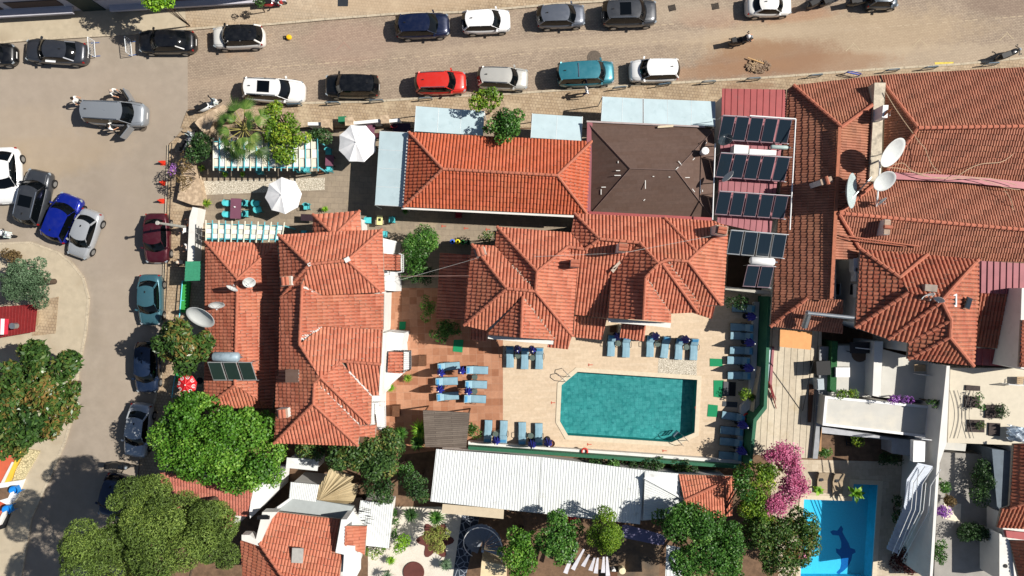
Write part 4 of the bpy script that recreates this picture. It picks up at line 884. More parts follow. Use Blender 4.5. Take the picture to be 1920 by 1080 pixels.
# ---------------------------------------------------------------- CARS
cglass = glassy('car_glass', '070a0d', .06, .35)
lampw = glassy('headlight_glass', '8d959b', .15); lampr = mat('tail_light_red', '8c1616', .2, var=.0)
chrome = mat('chrome', 'b8bcc0', .2, .9, var=0)
KIND = dict(  # ws base, ws top, roof end, rear base (fractions of L, +front), height, hood z, deck z
 sedan=(.23, .07, -.22, -.34, 1.44, .92, 1.02), hatch=(.25, .10, -.36, -.46, 1.48, .95, 1.0), suv=(.25, .12, -.39, -.475, 1.66, 1.06, 1.1),
 van=(.29, .17, -.445, -.485, 1.8, 1.08, 1.15), coupe=(.2, .04, -.2, -.38, 1.36, .88, .98))
def car(px, py, hd, Lpx, wpx, kind, col, label, roofc=None, sun=False, rails=False, zc=.9, rtint=None, metal=.35, sunshade=False, doors=False, rack=False):
    k = (HC-zc)/FP; L = Lpx*k*.97; W = wpx*k
    wb, wt_, re, rb, H, hz, dz = KIND[kind]
    c = P(px, py, zc)
    t = thing('parked_car' if not doors else 'minivan', (c.x, c.y, 0), label, 'car', 'cars in the streets', R(hd))
    bm_ = paint('paint_' + col, col, metal)
    st = [-.5, -.485, -.45, -.38, -.3, -.2, -.1, 0, .1, .2, .3, .38, .45, .485, .5]
    cs = [(0, 0), (.5, 0), (.8, -.02), (.94, -.09), (1.0, -.26), (1.01, -.45), (.97, -.66), (.90, -.74)]
    vs = []; m = len(cs)*2-1
    for s in st:
        f = abs(s)*2
        w = W/2 * (1 - .02*f - (.44 if f > .995 else .25 if f > .965 else .125 if f > .89 else .05 if f > .75 else .015 if f > .59 else 0))
        zt = (hz if s > wb else hz + (dz-hz)*min(1, max(0, (wb-s)/.5))) - (.32 if f > .995 else .14 if f > .965 else .05 if f > .89 else .015 if f > .75 else 0) - (max(0, s-wb)*.35)
        row = [(w*a, zt + b*(zt-.17)/.74) for a, b in cs]
        full = [(-y, z) for y, z in row[:0:-1]] + row
        vs += [(s*L, y, z) for y, z in full]
    fs = []
    for i in range(len(st)-1):
        for j in range(m-1): fs.append((i*m+j, (i+1)*m+j, (i+1)*m+j+1, i*m+j+1))
    fs.append(tuple(range(m))); fs.append(tuple((len(st)-1)*m+j for j in range(m))[::-1])
    body = MB().add(vs, fs).build('body', bm_, t, True, False)
    # greenhouse
    bz0 = hz-.03; bw = W/2*.88; tw = W/2*.70
    X = lambda f: f*L
    def ring(f, z, w): return [Vector((X(f), -w, z)), Vector((X(f), w, z))]
    zr = dz-.03
    A = ring(wb, bz0-.02, bw*.93); B = ring(wt_, H-.05, tw); C2 = ring(re, H-.06, tw*.95); D = ring(rb, zr, bw*.88)
    def grid(a, b, c_, d_, n, bulge, ax):   # a->b across, c_->d_ across
        vs = []
        for i in range(n+1):
            for j in range(n+1):
                u, v = i/n, j/n; p = (a.lerp(b, v)).lerp(c_.lerp(d_, v), u); q = 4*v*(1-v)
                p = p + ax*bulge*q + Vector((0, 0, .03*4*u*(1-u))); vs.append(p)
        return vs, [(i*(n+1)+j, i*(n+1)+j+1, (i+1)*(n+1)+j+1, (i+1)*(n+1)+j) for i in range(n) for j in range(n)]
    def flip(f): return [q[::-1] for q in f]
    v, f = grid(A[0], A[1], B[0], B[1], 5, .24, Vector((1, 0, 0))); MB().add(v, f).build('windshield', cglass, t, True, False)
    v, f = grid(D[0], D[1], C2[0], C2[1], 5, -.16, Vector((1, 0, 0))); MB().add(v, flip(f)).build('rear_window', cglass, t, True, False)
    Bm = ring((wb+.02), hz-.04, bw); Dm = ring((rb-.01), zr-.02, bw*.94)
    for sgn, i in ((1, 1), (-1, 0)):
        v, f = grid(Bm[i], Dm[i], B[i], C2[i], 5, .05*sgn, Vector((0, 1, 0)))
        MB().add(v, f if sgn < 0 else flip(f)).build('side_window', cglass, t, True, False)
    mb = MB(); e = Vector((0, 0, .025))
    nr = 8; vs = []
    for i in range(nr+1):
        u = i/nr; x = X(wt_ + (re-wt_)*u) + (.05 if i == 0 else -.05 if i == nr else 0)
        for j in range(7):
            q = j/6*2-1; w = tw*(1.03 - .06*u); vs.append((x + (.20*(1-q*q) if i == 0 else .10*(1-q*q) if i == 1 else -.16*(1-q*q) if i == nr else 0), q*w, H - .05 + .05*(1-abs(q)**3) + .02*math.sin(math.pi*u) - (.03 if i in (0, nr) else 0)))
    fs = [(i*7+j, i*7+j+1, (i+1)*7+j+1, (i+1)*7+j) for i in range(nr) for j in range(6)]
    mb.add(vs, flip(fs))
    rm = bm_ if roofc is None else paint('paint_' + roofc, roofc, .2)
    mb.build('roof', rm, t, True, False)
    for i in (0, 1):
        s = 1 if i else -1; xm = (wt_+re)/2 + .02
        MB().tube(A[i], B[i], .035, 6).build('front_pillar', bm_, t, False, False); MB().tube(D[i], C2[i], .07, 6).build('rear_pillar', bm_, t, False, False)
        MB().tube((X(xm), bw*s, hz), (X(xm), tw*1.02*s, H-.06), .025, 5).build('door_pillar', bm_, t, False, False)
    if sun: MB().box((X((wt_+re)/2+.03), 0, H+.02), (L*.2, tw*1.35, .02)).build('sunroof', cglass, t, False, False)
    if rails:
        for s in (1, -1): MB().tube((X(wt_-.02), s*tw*.95, H+.03), (X(re+.02), s*tw*.92, H+.02), .025, 5).build('roof_rail', chrome, t, False, False)
    if rack: MB().box((X(-.15), 0, H+.03), (.06, tw*1.6, .04)).build('roof_bar', chrome, t, False, False)
    if sunshade:
        v, f = grid(A[0]*1.0 + Vector((-.02, .1, .03)), A[1] + Vector((-.02, -.1, .03)), A[0].lerp(B[0], .55) + Vector((0, .06, .02)), A[1].lerp(B[1], .55) + Vector((0, -.06, .02)), 4, .1, Vector((1, 0, 0)))
        MB().add(v, f).build('sunshade', mat('sunshade_silver', 'cfe4dc', .4), t, False, False)
    for s in (1, -1):
        MB().box((X(wb-.03), s*(W/2+.0), hz+.05), (.12, .2, .11), s*.25).build('mirror', bm_ if roofc is None else rm, t, False, False)
        MB().box((L*.452, s*W*.345, hz-.27), (.2, W*.15, .1), -s*.6).build('headlight', lampw, t, False, False)
        MB().box((-L*.465, s*W*.375, dz-.27), (.10, W*.10, .16), s*.55).build('tail_light', lampr, t, False, False)
        for fx in (.31, -.29):
            y = s*(W/2-.10); o = MB().tube((fx*L, y-s*.12, .32), (fx*L, y+s*.115, .32), .33, 18).build('wheel', blackm, t, False, False)
            MB().tube((fx*L, y+s*.112, .32), (fx*L, y+s*.125, .32), .2, 12).build('rim', steel, o, False, False)
    for xx, nm in ((L*.497, 'number_plate'), (-L*.497, 'number_plate')): MB().box((xx, 0, .48), (.03, .48, .11)).build(nm, white2, t, False, False)
    MB().box((X(wb)+.02, 0, hz-.0), (.1, bw*1.7, .03)).build('cowl', blackm, t, False, False)
    MB().box((X(re)+.25, 0, H+.05), (.14, .05, .08)).build('antenna', blackm, t, False, False)
    g = MB()
    for s in (1, -1): g.tube((L*.44, s*W*.33, hz-.075), (X(wb)+.08, s*W*.37, hz+.004), .012, 4)
    g.build('bonnet_crease', bm_, t, False, False)
    return t
Cc = car
Cc(-22,100,0,95,42,'hatch','121316','black hatchback cut by the left edge of the photo')
Cc(101,95,176,120,45,'sedan','34373e','dark grey saloon in the upper left with a white paper on its side')
Cc(310,76,180,110,44,'sedan','121317','black saloon by the upper left pavement next to the metal barrier')
Cc(445,68,182,98,42,'suv','d5d3ce','white small SUV with black roof near the yellow wheel clamp', roofc='101113', metal=.05)
Cc(512,168,-3,117,45,'suv','dcdcda','white SUV with black sunroof parked above the palm tree', sun=True, rails=True, metal=.05)
Cc(659,160,179,104,44,'suv','0d0e10','glossy black SUV between the white sunroof car and the red car')
Cc(826,154,2,98,43,'suv','c0281c','bright red small SUV parked in the lower row of the street', rails=True, metal=.1)
Cc(943,146,-2,97,42,'suv','b9b7b0','silver white SUV half touched by the small tree, right of the red car', rails=True)
Cc(1099,137,3,110,46,'van','2f7482','teal van with ribbed roof beside the walking pedestrian', rack=True, rtint=1)
Cc(1227,131,181,94,43,'suv','dddddc','white SUV at the right end of the lower parked row', metal=.05)
Cc(791,46,3,105,46,'hatch','0f1a38','dark navy car, leftmost of the upper parked row')
Cc(911,38,3,94,43,'hatch','dedede','white hatchback in the upper row between navy and grey cars', metal=.05)
Cc(1052,28,3,94,43,'hatch','5b606a','mid grey hatchback in the upper row right of the white one')
Cc(1181,23,2,106,49,'suv','3c3e42','dark grey SUV with glass sunroof in the upper row', sun=True, rails=True)
Cc(1444,8,2,88,40,'sedan','d9d8d4','white car at the top edge left of the motorcycles', metal=.05)
Cc(1657,-6,2,60,40,'hatch','3c4650','grey car at the top edge right of the motorcycles')
mv = Cc(216,212,-3,113,48,'van','878c92','silver minivan standing in the road with both front doors open', rails=True, doors=True)
Cc(2,328,-88,110,64,'coupe','dededd','white car cut by the left edge above the parked row', metal=.05)
Cc(62,369,77,107,50,'suv','3a3d42','dark grey car with roof rails, second in the angled left row', rails=True, sun=True)
Cc(114,408,67,94,52,'hatch','0a1f86','bright blue hatchback, third in the angled left row')
Cc(155,438,-110,96,44,'sedan','a6a9ad','silver saloon at the lower end of the angled left row')
Cc(291,446,-90,97,47,'sedan','4a1620','maroon saloon with a silver sunshade inside its windscreen', sunshade=True)
Cc(279,562,-90,99,44,'sedan','3c6470','teal grey saloon below the maroon one in the west street')
Cc(273,689,-91,99,43,'hatch','1d2c46','dark blue car under the broad leaved magnolia branches')
Cc(256,808,-98,105,45,'sedan','b3b8be','silver saloon speckled with leaf shade above the parked motorcycle')
Cc(209,931,-105,84,45,'hatch','12203c','dark blue car almost hidden beneath the big pine crown')
# open front doors of the minivan
for s in (1, -1):
    d = MB().box((.9, s*1.38, .75), (1.05, .08, .75), s*-.95).build('front_door', MATS['paint_878c92'], mv, False, False)
    MB().box((.84, s*1.3, 1.28), (.9, .04, .36), s*-.95, rx=s*.15).build('pane', cglass, d, False, False)
c = P(109, 100, 1.1); pp = MB().box((.1, 1.0-.22, 1.05), (.75, .25, .02)); pp.build('paper_sheet', white2, bpy.data.objects['parked_car.001'], False, False)
# ---------------------------------------------------------------- two wheelers
def bike(px, py, hd, label, col='15161a', scooter=False, seatc='101012', sz=1.0):
    c = P(px, py, .5); t = thing('scooter' if scooter else 'motorcycle', (c.x, c.y, 0), label, 'scooter' if scooter else 'motorcycle', None, R(hd))
    pm = paint('paint_' + col, col, .2); sm = mat('seat_' + seatc, seatc, .6)
    for x, nm in ((.68, 'front_wheel'), (-.62, 'rear_wheel')):
        w = MB(); M = Matrix.Translation((x, 0, .28)) @ Matrix.Rotation(math.pi/2, 4, 'X'); w.lathe([(.20, -.05), (.28, -.05), (.30, 0), (.28, .05), (.20, .05), (.20, -.05)], 18, M=M); o = w.build(nm, blackm, t, True, False)
        w = MB(); w.lathe([(.02, -.03), (.2, -.015), (.2, .015), (.02, .03)], 12, M=M); w.build('rim', steel, o, False, False)
    b = MB()
    prof = [(-.95, .06, .68), (-.65, .2, .82), (-.2, .24, .78), (.05, .2, .5 if scooter else .9), (.3, .22, .42 if scooter else .95), (.55, .2, .85), (.72, .08, .8)]
    vs = []
    for x, w, z in prof: vs += [(x, -w, .38), (x, -w, z-.08), (x, -w*.5, z), (x, w*.5, z), (x, w, z-.08), (x, w, .38)]
    n = len(prof); fs = [(i*6+j, (i+1)*6+j, (i+1)*6+j+1, i*6+j+1) for i in range(n-1) for j in range(5)]; fs += [tuple(range(6)), tuple(range((n-1)*6, n*6))[::-1]]
    b.add(vs, fs).build('body', pm, t, True, False)
    MB().box((-.38, 0, .86), (.74, .34, .09)).build('seat', sm, t, False, False)
    MB().path([(.36, -.38, .98), (.5, -.15, 1.02), (.5, .15, 1.02), (.36, .38, .98)], .035, 6).build('handlebar', darkm, t, False, False)
    MB().tube((.5, 0, 1.0), (.68, 0, .28), .04, 6).build('fork', steel, t, False, False)
    if scooter: MB().box((.5, 0, .66), (.07, .46, .62), ry=-.25).build('leg_shield', mat('shield_pale', 'b8c8c6', .4), t, False, False); MB().box((.12, 0, .36), (.5, .36, .05)).build('footboard', blackm, t, False, False)
    for s in (1, -1): MB().lathe([(.001, 0), (.06, 0), (.06, .015), (.001, .015)], 8, (.42, s*.36, 1.12)).build('mirror', blackm, t, False, False)
    MB().box((-.72, 0, 1.0), (.34, .36, .26)).build('top_box', sm, t, False, False); MB().box((.64, 0, .95), (.1, .18, .14)).build('headlight', lampw, t, False, False)
    return t
bike(392,197,28,'white scooter with pale leg shield by the rocks near the palm','d5d5d2',True)
bike(351,264,60,'scooter in shade at the left foot of the dark courtyard shrub','8a8d90',True)
moto = bike(1390,76,12,'black motorcycle ridden along the upper street','101114')
bike(1890,102,22,'black motorcycle parked alone near the upper right corner','17181a')
bike(4,437,-15,'white and black scooter cut by the left edge below the parked cars','cfcfcc',True)
bike(226,873,-5,'black motorcycle parked below the silver leaf shaded saloon','17181a')
bike(1534,2,30,'black motorcycle, leftmost of the three at the top edge','1b1c20'); bike(1560,0,24,'dark scooter, middle of the three two wheelers at the top edge','2c2e33',True); bike(1612,3,12,'big black motorcycle nearest the grey car at the top edge','121316')
bike(512,5,5,'red scooter in the shade at the top edge above the white black roofed SUV','a02020',True)
# ---------------------------------------------------------------- people
def person(px, py, face, pose, shirt, trou, label, hairc='1d1713', helmet=None, z0=0.0, skirt=False):
    c = P(px, py, z0+.9); mb = bpy.data.meshes.new('skel'); 
    fwd = Vector((1, 0, 0)); J = {}
    sit = pose in ('sit', 'ride'); hip = .52 if pose == 'sit' else .8 if pose == 'ride' else .93
    lean = {'stand': .02, 'walk': .06, 'reach': .22, 'sit': .05, 'ride': .25}[pose]
    J['pel'] = (0, 0, hip); J['waist'] = (lean*.3, 0, hip+.16); J['chest'] = (lean*.8, 0, hip+.38); J['neck'] = (lean*1.1, 0, hip+.53); J['nk2'] = (lean*1.2+.01, 0, hip+.60)
    J['head'] = (lean*1.2+.02, 0, hip+.69); J['crown'] = (lean*1.2+.01, 0, hip+.79)
    E = [('pel','waist'),('waist','chest'),('chest','neck'),('neck','nk2'),('nk2','head'),('head','crown')]
    rad = dict(pel=.145, waist=.125, chest=.15, neck=.07, nk2=.055, head=.095, crown=.07)
    for s, S_ in ((1, 'l'), (-1, 'r')):
        sw = .18*s if pose == 'walk' else 0
        J[S_+'hip'] = (0, .09*s, hip-.06); rad[S_+'hip'] = .095
        if sit: J[S_+'knee'] = (.42, .13*s, hip-.04 if pose == 'sit' else .55); J[S_+'ank'] = (.40 if pose == 'sit' else .18, .15*s, .1 if pose == 'sit' else .25); J[S_+'toe'] = (.56 if pose == 'sit' else .36, .15*s, .05 if pose == 'sit' else .24)
        else: J[S_+'knee'] = (.05+sw*.8, .10*s, .5); J[S_+'ank'] = (sw*1.3-.02, .10*s, .09); J[S_+'toe'] = (sw*1.3+.15, .11*s, .04)
        rad[S_+'knee'] = .062; rad[S_+'ank'] = .042; rad[S_+'toe'] = .035
        J[S_+'sho'] = (lean*1.05, .19*s, hip+.47); rad[S_+'sho'] = .065
        if pose in ('reach', 'ride', 'sit'): J[S_+'elb'] = (lean+.16, .27*s, hip+.27); J[S_+'wri'] = (lean+.40, .22*s, hip+.26 if pose != 'sit' else hip+.14)
        else: J[S_+'elb'] = (lean*.6-sw*.5-.02, .27*s, hip+.2); J[S_+'wri'] = (lean*.5-sw*1.1+.05, .28*s, hip-.04)
        rad[S_+'elb'] = .042; rad[S_+'wri'] = .028
        w = Vector(J[S_+'wri']); dr = (w - Vector(J[S_+'elb'])).normalized(); J[S_+'palm'] = tuple(w + dr*.07); rad[S_+'palm'] = .032
        E += [('pel',S_+'hip'),(S_+'hip',S_+'knee'),(S_+'knee',S_+'ank'),(S_+'ank',S_+'toe'),('chest',S_+'sho'),(S_+'sho',S_+'elb'),(S_+'elb',S_+'wri'),(S_+'wri',S_+'palm')]
        for i in range(5):
            n = S_+'f%d' % i; side = Vector((0, 1, 0)) if abs(dr.y) < .8 else Vector((1, 0, 0))
            if i == 4: J[n] = tuple(w + dr*.08 + side*.05*-s); E.append((S_+'wri', n))
            else: J[n] = tuple(Vector(J[S_+'palm']) + dr*(.085, .09, .08, .065)[i] + side*(i-1.5)*.024 + Vector((0, 0, -.015))); E.append((S_+'palm', n))
            rad[n] = .010
    names = list(J); idx = {n: i for i, n in enumerate(names)}
    mb.from_pydata([J[n] for n in names], [(idx[a], idx[b]) for a, b in E], [])
    o = bpy.data.objects.new('skel', mb); COL.objects.link(o)
    o.modifiers.new('skin', 'SKIN'); sub = o.modifiers.new('sub', 'SUBSURF'); sub.levels = 1
    for i, n in enumerate(names): mb.skin_vertices[0].data[i].radius = (rad[n], rad[n]*(1.15 if n in ('pel','waist','chest') else 1))
    mb.skin_vertices[0].data[0].use_root = True
    dg = bpy.context.evaluated_depsgraph_get(); ev = o.evaluated_get(dg); me = bpy.data.meshes.new_from_object(ev)
    bpy.data.objects.remove(o)
    me.name = 'person'
    ms = [skinm, mat('cloth_'+shirt, shirt, .85, var=.1, sc=20), mat('cloth_'+trou, trou, .85, var=.1, sc=20), blackm]
    me.materials.clear()
    for m in ms: me.materials.append(m)
    for p in me.polygons:
        q = p.center; p.use_smooth = True
        leg = (q.z < hip+.05 and abs(q.y) < .24 and not (pose != 'ride' and pose != 'sit' and abs(q.y) > .215)) or (sit and q.z < hip+.06 and abs(q.y) < .2)
        arm = math.hypot(q.y, 0) > .235 or (sit or pose == 'reach') and q.x > lean+.13 and q.z > hip+.1
        if q.z > hip+.53: p.material_index = 0
        elif q.z < (.10 if not pose == 'ride' else .3): p.material_index = 3
        elif arm and (q.z < hip+.22 or q.x > lean+.16): p.material_index = 0
        elif leg: p.material_index = 2
        else: p.material_index = 1
    ob = bpy.data.objects.new('person', me); COL.objects.link(ob); ob.location = (c.x, c.y, z0); ob.rotation_euler = (0, 0, R(face)); tag(ob, label, 'person')
    hx, hz = J['head'][0], J['head'][2]
    hb = MB(); M = Matrix.Translation((hx, 0, hz))
    rr = .118 if not helmet else .145
    hb.lathe([(.001, rr*1.12), (rr*.5, rr*1.0), (rr*.85, rr*.62), (rr, rr*.15), (rr*.95, -.02 if not helmet else -.08)], 14, M=M @ Matrix.Rotation(-.3, 4, 'Y'))
    hb.build('helmet' if helmet else 'hair', mat('hair_'+(helmet or hairc), helmet or hairc, .4 if helmet else .9), ob, True, False)
    fb = MB(); fb.add([(hx+.105, -.015, hz-.03), (hx+.105, .015, hz-.03), (hx+.135, 0, hz-.03), (hx+.10, 0, hz+.02)], [(0,1,2),(1,3,2),(3,0,2)]); fb.build('nose', skinm, ob, False, False)
    for s in (1, -1): MB().box((hx+.098, s*.035, hz+.01), (.012, .022, .012)).build('eye', darkm, ob, False, False); MB().box((hx, s*.1, hz-.01), (.03, .02, .05)).build('ear', skinm, ob, False, False)
    MB().box((hx+.098, 0, hz-.06), (.01, .045, .01)).build('mouth', lampr, ob, False, False)
    return ob
person(145,189,-10,'stand','d8d6d0','2a2d33','person in white top standing behind the silver minivan')
person(211,172,-25,'reach','d0d0cc','3a3f48','person with pale cap leaning into the upper open door of the minivan', hairc='a89484')
person(206,241,15,'reach','e0dfda','2a2d33','person in white shirt stepping out at the lower open door of the minivan')
person(1100,171,190,'walk','d8dade','3c3a70','pedestrian in white shirt and purple trousers walking below the teal van', hairc='b0a79c', z0=.08)
person(1391,75,12,'ride','22242a','1c1e22','rider in dark clothes with white helmet on the moving motorcycle', helmet='d8d8d6')
person(338,492,185,'sit','1c1e24','202227','person in dark clothes sitting in the shade beside the green mesh canopy', hairc='c0b4a4', z0=.08)
person(346,431,180,'sit','dcdad6','8a8f98','person in white sitting at the pavement table below the lamp post', z0=.08)
person(351,462,200,'sit','dcdad6','4a4e58','person in pale top seated on the pavement, lower of the two', z0=.08)
person(356,418,170,'sit','9a5a3c','70483a','person in brown beside the wooden chair above the lamp post', z0=.08)
# ---------------------------------------------------------------- street furniture
def rail_hoop(px, py, ang, label, grp='low rails along the lower pavement', col='6f8594', ln=1.0):
    c = P(px, py, .5); t = thing('hoop_rail', (c.x, c.y, .08), label, 'rail', grp, R(ang)); mm = mat('rail_'+col, col, .4, .6)
    MB().path([(-ln/2,0,0), (-ln/2,0,.62), (-ln/2+.12,0,.75), (ln/2-.12,0,.75), (ln/2,0,.62), (ln/2,0,0)], .035, 8).build('hoop', mm, t, False, False)
    MB().box((0, 0, .4), (ln-.1, .03, .16)).build('panel', mm, t, False, False)
hl = ['low blue grey hoop rail below the white sunroof SUV','low hoop rail left of the black SUV tail','hoop rail below the right end of the black SUV','hoop rail below the bright red SUV','hoop rail right of the walking pedestrian','hoop rail below the lower row white SUV','hoop rail left of the dirt pile','hoop rail touching the dirt pile','dark hoop rail above the left corner of the old tile roof','bright blue leaning rail above the old tile roof','hoop rail left of the yellow road marking','blue hoop rail just below the yellow road marking','hoop rail beside the lone motorcycle at the right']
for (x, y, a), l in zip([(551,196,2),(623,193,2),(705,189,4),(797,185,4),(1161,165,6),(1243,159,8),(1328,154,3),(1412,148,3),(1528,142,6),(1600,138,-12),(1672,132,5),(1744,127,5),(1858,120,5)], hl):
    rail_hoop(x, y, a, l, col='2a4aa8' if 'bright blue' in l else '6f8594')
def barrier(px, py, ang, label):
    c = P(px, py, .6); t = thing('crowd_barrier', (c.x, c.y, 0), label, 'barrier', 'barriers between the dark saloons', R(ang)); mb = MB()
    mb.path([(-.6,0,.15), (-.6,0,1.0), (.6,0,1.0), (.6,0,.15), (-.6,0,.15)], .025, 6)
    for i in range(9): mb.tube((-.48+i*.12, 0, .15), (-.48+i*.12, 0, 1.0), .012, 4)
    mb.build('frame', mat('barrier_white', 'cfd3d6', .4), t, False, False)
    for s in (1, -1): MB().tube((s*.5, -.3, .03), (s*.5, .3, .03), .03, 6).build('foot', mat('barrier_blue', '3b62a0', .5), t, False, False)
barrier(171,88,-86,'white barrier with blue feet touching the tail of the dark grey saloon'); barrier(240,86,-84,'white and red barrier left of the black saloon')
c = P(542, 70, .15); t = thing('wheel_clamp', (c.x, c.y, 0), 'yellow wheel clamp left on the brick road', 'wheel clamp')
ym = mat('safety_yellow', 'd8a81c', .45); MB().lathe([(.001, .3), (.16, .28), (.2, .2), (.2, .12)], 12, (0, 0, 0)).build('disc', ym, t, False, False); MB().box((.0, 0, .1), (.34, .24, .1), .4).build('arm', ym, t, False, False)
MB().path([(-.2,-.05,.05), (-.42,-.1,.05), (-.45,.12,.05), (-.2,.12,.05)], .03, 6).build('hook', blackm, t, False, False)
for x, y, l in ((301,304,'upper red traffic cone in the bougainvillea shade'),(302,342,'middle red traffic cone beside the black cable'),(299,376,'lower red traffic cone above the maroon saloon')):
    c = P(x, y, .4); t = thing('traffic_cone', (c.x, c.y, 0), l, 'traffic cone', 'red traffic cones'); cm = mat('cone_red', 'c8321e', .5)
    MB().box((0, 0, .02), (.36, .36, .04)).lathe([(.15, .04), (.04, .68), (.02, .7), (.001, .7)], 14).build('cone', cm, t, False, False); MB().lathe([(.105, .3), (.075, .45)], 14, (0, 0, 0)).build('band', white2, t, False, False)
lp = thing('lamp_post', P(355, 427), 'grey lamp post leaning outward over the maroon saloon', 'lamp post'); q0 = P(356, 427); q1 = P(296, 418, 5.0)
MB().tube(q0, q1, .12, 10, .08).build('pole', mat('pole_grey', '8f8f88', .7), lp); MB().tube(q1, q1 + Vector((-.02, 0, .08)), .14, 10).build('cap', mat('pole_cap', 'b5b3aa', .6), lp)
tag(MB().path([P(322,268,.6), P(321,330,.6), P(318,400,.6), P(315,470,.6), P(312,545,.6), P(309,590,.6)], .035, 6).build('black_cable', blackm), 'long black pipe running beside the west street pavement', 'pipe')
mb = MB(); r5 = random.Random(9)
for i in range(340):
    a = r5.uniform(0, 6.28); q = r5.random()**.6; x, y = 1421+math.cos(a)*q*24, 125+math.sin(a)*q*13; s = r5.uniform(.04, .11); c = P(x, y); mb.box((c.x, c.y, .1+.12*(1-q)+s*.25), (s, s*.8, s*.7), r5.uniform(0, 3), ry=r5.uniform(-.5, .5))
tag(mb.build('dirt_pile', dirt), 'pile of earth and broken pavers on the right street edge', 'rubble')
tag(MB().tube(P(1402,108,.2), P(1432,119,.25), .05, 5).build('plank', mat('raw_timber', 'c09a6a', .8)), 'short pale plank on the upper edge of the earth pile', 'plank')
for x, y, colr, l in ((848,453,'2f62c4','blue recycling bin at the left of the four bins'),(858,453,'d8cc2a','yellow recycling bin second of the four bins'),(868,454,'2f7a3c','green recycling bin third of the four bins'),(878,454,'1f4436','dark green recycling bin at the right of the four bins')):
    c = P(x, y, .8); t = thing('recycling_bin', (c.x, c.y, 0), l, 'bin', 'recycling bins in the passage'); cm = mat('bin_'+colr, colr, .5)
    MB().lathe([(.13, 0), (.17, .75)], 12).build('body', cm, t, False, False); MB().lathe([(.18, .75), (.19, .8), (.12, .84), (.09, .8)], 12).build('lid', cm, t, False, False)
# ---------------------------------------------------------------- pool furniture
cush = mat('sky_blue_cushion', '7899a8', .8, var=.07, sc=3, stain='88a6b2', stsc=2, stw=.5); cushd = mat('pillow_blue', '3f7fa8', .8, var=.06); fr_m = mat('dark_wicker', '2c3436', .6, var=.2, sc=20)
def make_lounger():
    t = thing('sun_lounger', (0, 0, 0), 'x', 'sun lounger')
    mb = MB(); mb.box((0, 0, .24), (1.62, .60, .06))
    for x in (-.72, .45): 
        for y in (-.26, .26): mb.box((x, y, .11), (.06, .06, .22))
    mb.build('frame', fr_m, t, False, False)
    mb = MB()
    def pad(x0, x1, z0, z1, w=.285, th=.09):
        n = 5; vs = []
        for i in range(n+1):
            u = i/n; x = x0+(x1-x0)*u; z = z0+(z1-z0)*u; e = .02 if i in (0, n) else 0
            for y, dz in ((-w+e*.5, 0), (-w, th*.6), (-w+.04, th-e), (0, th+.015-e), (w-.04, th-e), (w, th*.6), (w-e*.5, 0)): vs.append((x, y, z+dz))
        fs = [(i*7+j, (i+1)*7+j, (i+1)*7+j+1, i*7+j+1) for i in range(n) for j in range(6)]; fs += [tuple(range(7)), tuple(n*7+j for j in range(7))[::-1]]
        mb.add(vs, fs)
    pad(-.80, .28, .27, .27); mb.build('mattress', cush, t, False, False)
    mb = MB(); pad(.29, .80, .28, .62); mb.build('backrest', cush, t, False, False)
    MB().box((.66, 0, .64), (.2, .42, .06), ry=-.58).build('pillow', cushd, t, False, False)
    for s in (1, -1): MB().path([(-.05, s*.3, .26), (-.02, s*.36, .44), (.3, s*.36, .46), (.42, s*.31, .28)], .02, 5).build('armrest', fr_m, t, False, False)
    return t
lg0 = make_lounger(); first = [True]
LG = [(842,687,184,'top left one of six loungers on the orange tiles, crossed by parasol shade'),(838,715,182,'middle left lounger on the orange tiled terrace'),(840,743,184,'bottom left lounger of the six on orange tiles'),
 (895,694,178,'top right lounger of the six on orange tiles'),(893,721,178,'middle right lounger on orange tiles'),(891,748,177,'bottom right lounger of six, nearest the plank roof'),
 (956,669,90,'first upright lounger left of the pool corner, under the hotel eave'),(984,672,88,'second of three loungers under the hotel eave left of the pool'),(1011,672,88,'third of three loungers under the hotel eave, nearest the pool ladder'),
 (915,808,-93,'lounger beside the round green shrub at the lower pool wall'),(944,809,-92,'second lounger from the shrub at the lower pool wall'),(979,812,-90,'third lounger along the lower pool wall'),(1010,814,-90,'lounger next to the brown pot at the lower pool wall'),
 (1146,648,87,'leftmost of six loungers above the pool'),(1174,650,88,'second lounger from left above the pool, below the little tiled canopy'),(1219,649,88,'third lounger from left above the pool'),(1247,651,82,'tilted lounger left of the pebble mosaic'),(1273,654,86,'lounger on the left part of the pebble mosaic'),(1301,655,87,'lounger on the right edge of the pebble mosaic'),
 (1393,578,-3,'topmost lounger in the shaded right column'),(1390,614,-3,'second lounger down in the shaded right column'),(1390,630,-3,'third lounger down in the shaded right column'),(1389,657,-2,'lounger level with the top of the pebble mosaic in the shade'),(1384,676,-2,'shaded lounger beside the uppermost green mat'),(1385,704,-1,'shaded lounger above the dark open hatch'),
 (1374,781,-8,'shaded lounger beside the red lifebuoy'),(1371,808,-5,'shaded lounger below the red lifebuoy'),(1370,829,-5,'last but one lounger at the lower end of the shaded column'),(1368,855,-4,'lowest lounger in the shaded corner')]
for x, y, a, l in LG:
    t = lg0 if first[0] else copy_tree(lg0); first[0] = False
    c = P(x, y, .35); t.location = (c.x, c.y, .02); t.rotation_euler = (0, 0, R(a)); t['label'] = l; t['group'] = 'blue sun loungers around the pool'
navy = mat('navy_canvas', '151f86', .75, var=.15, sc=6)
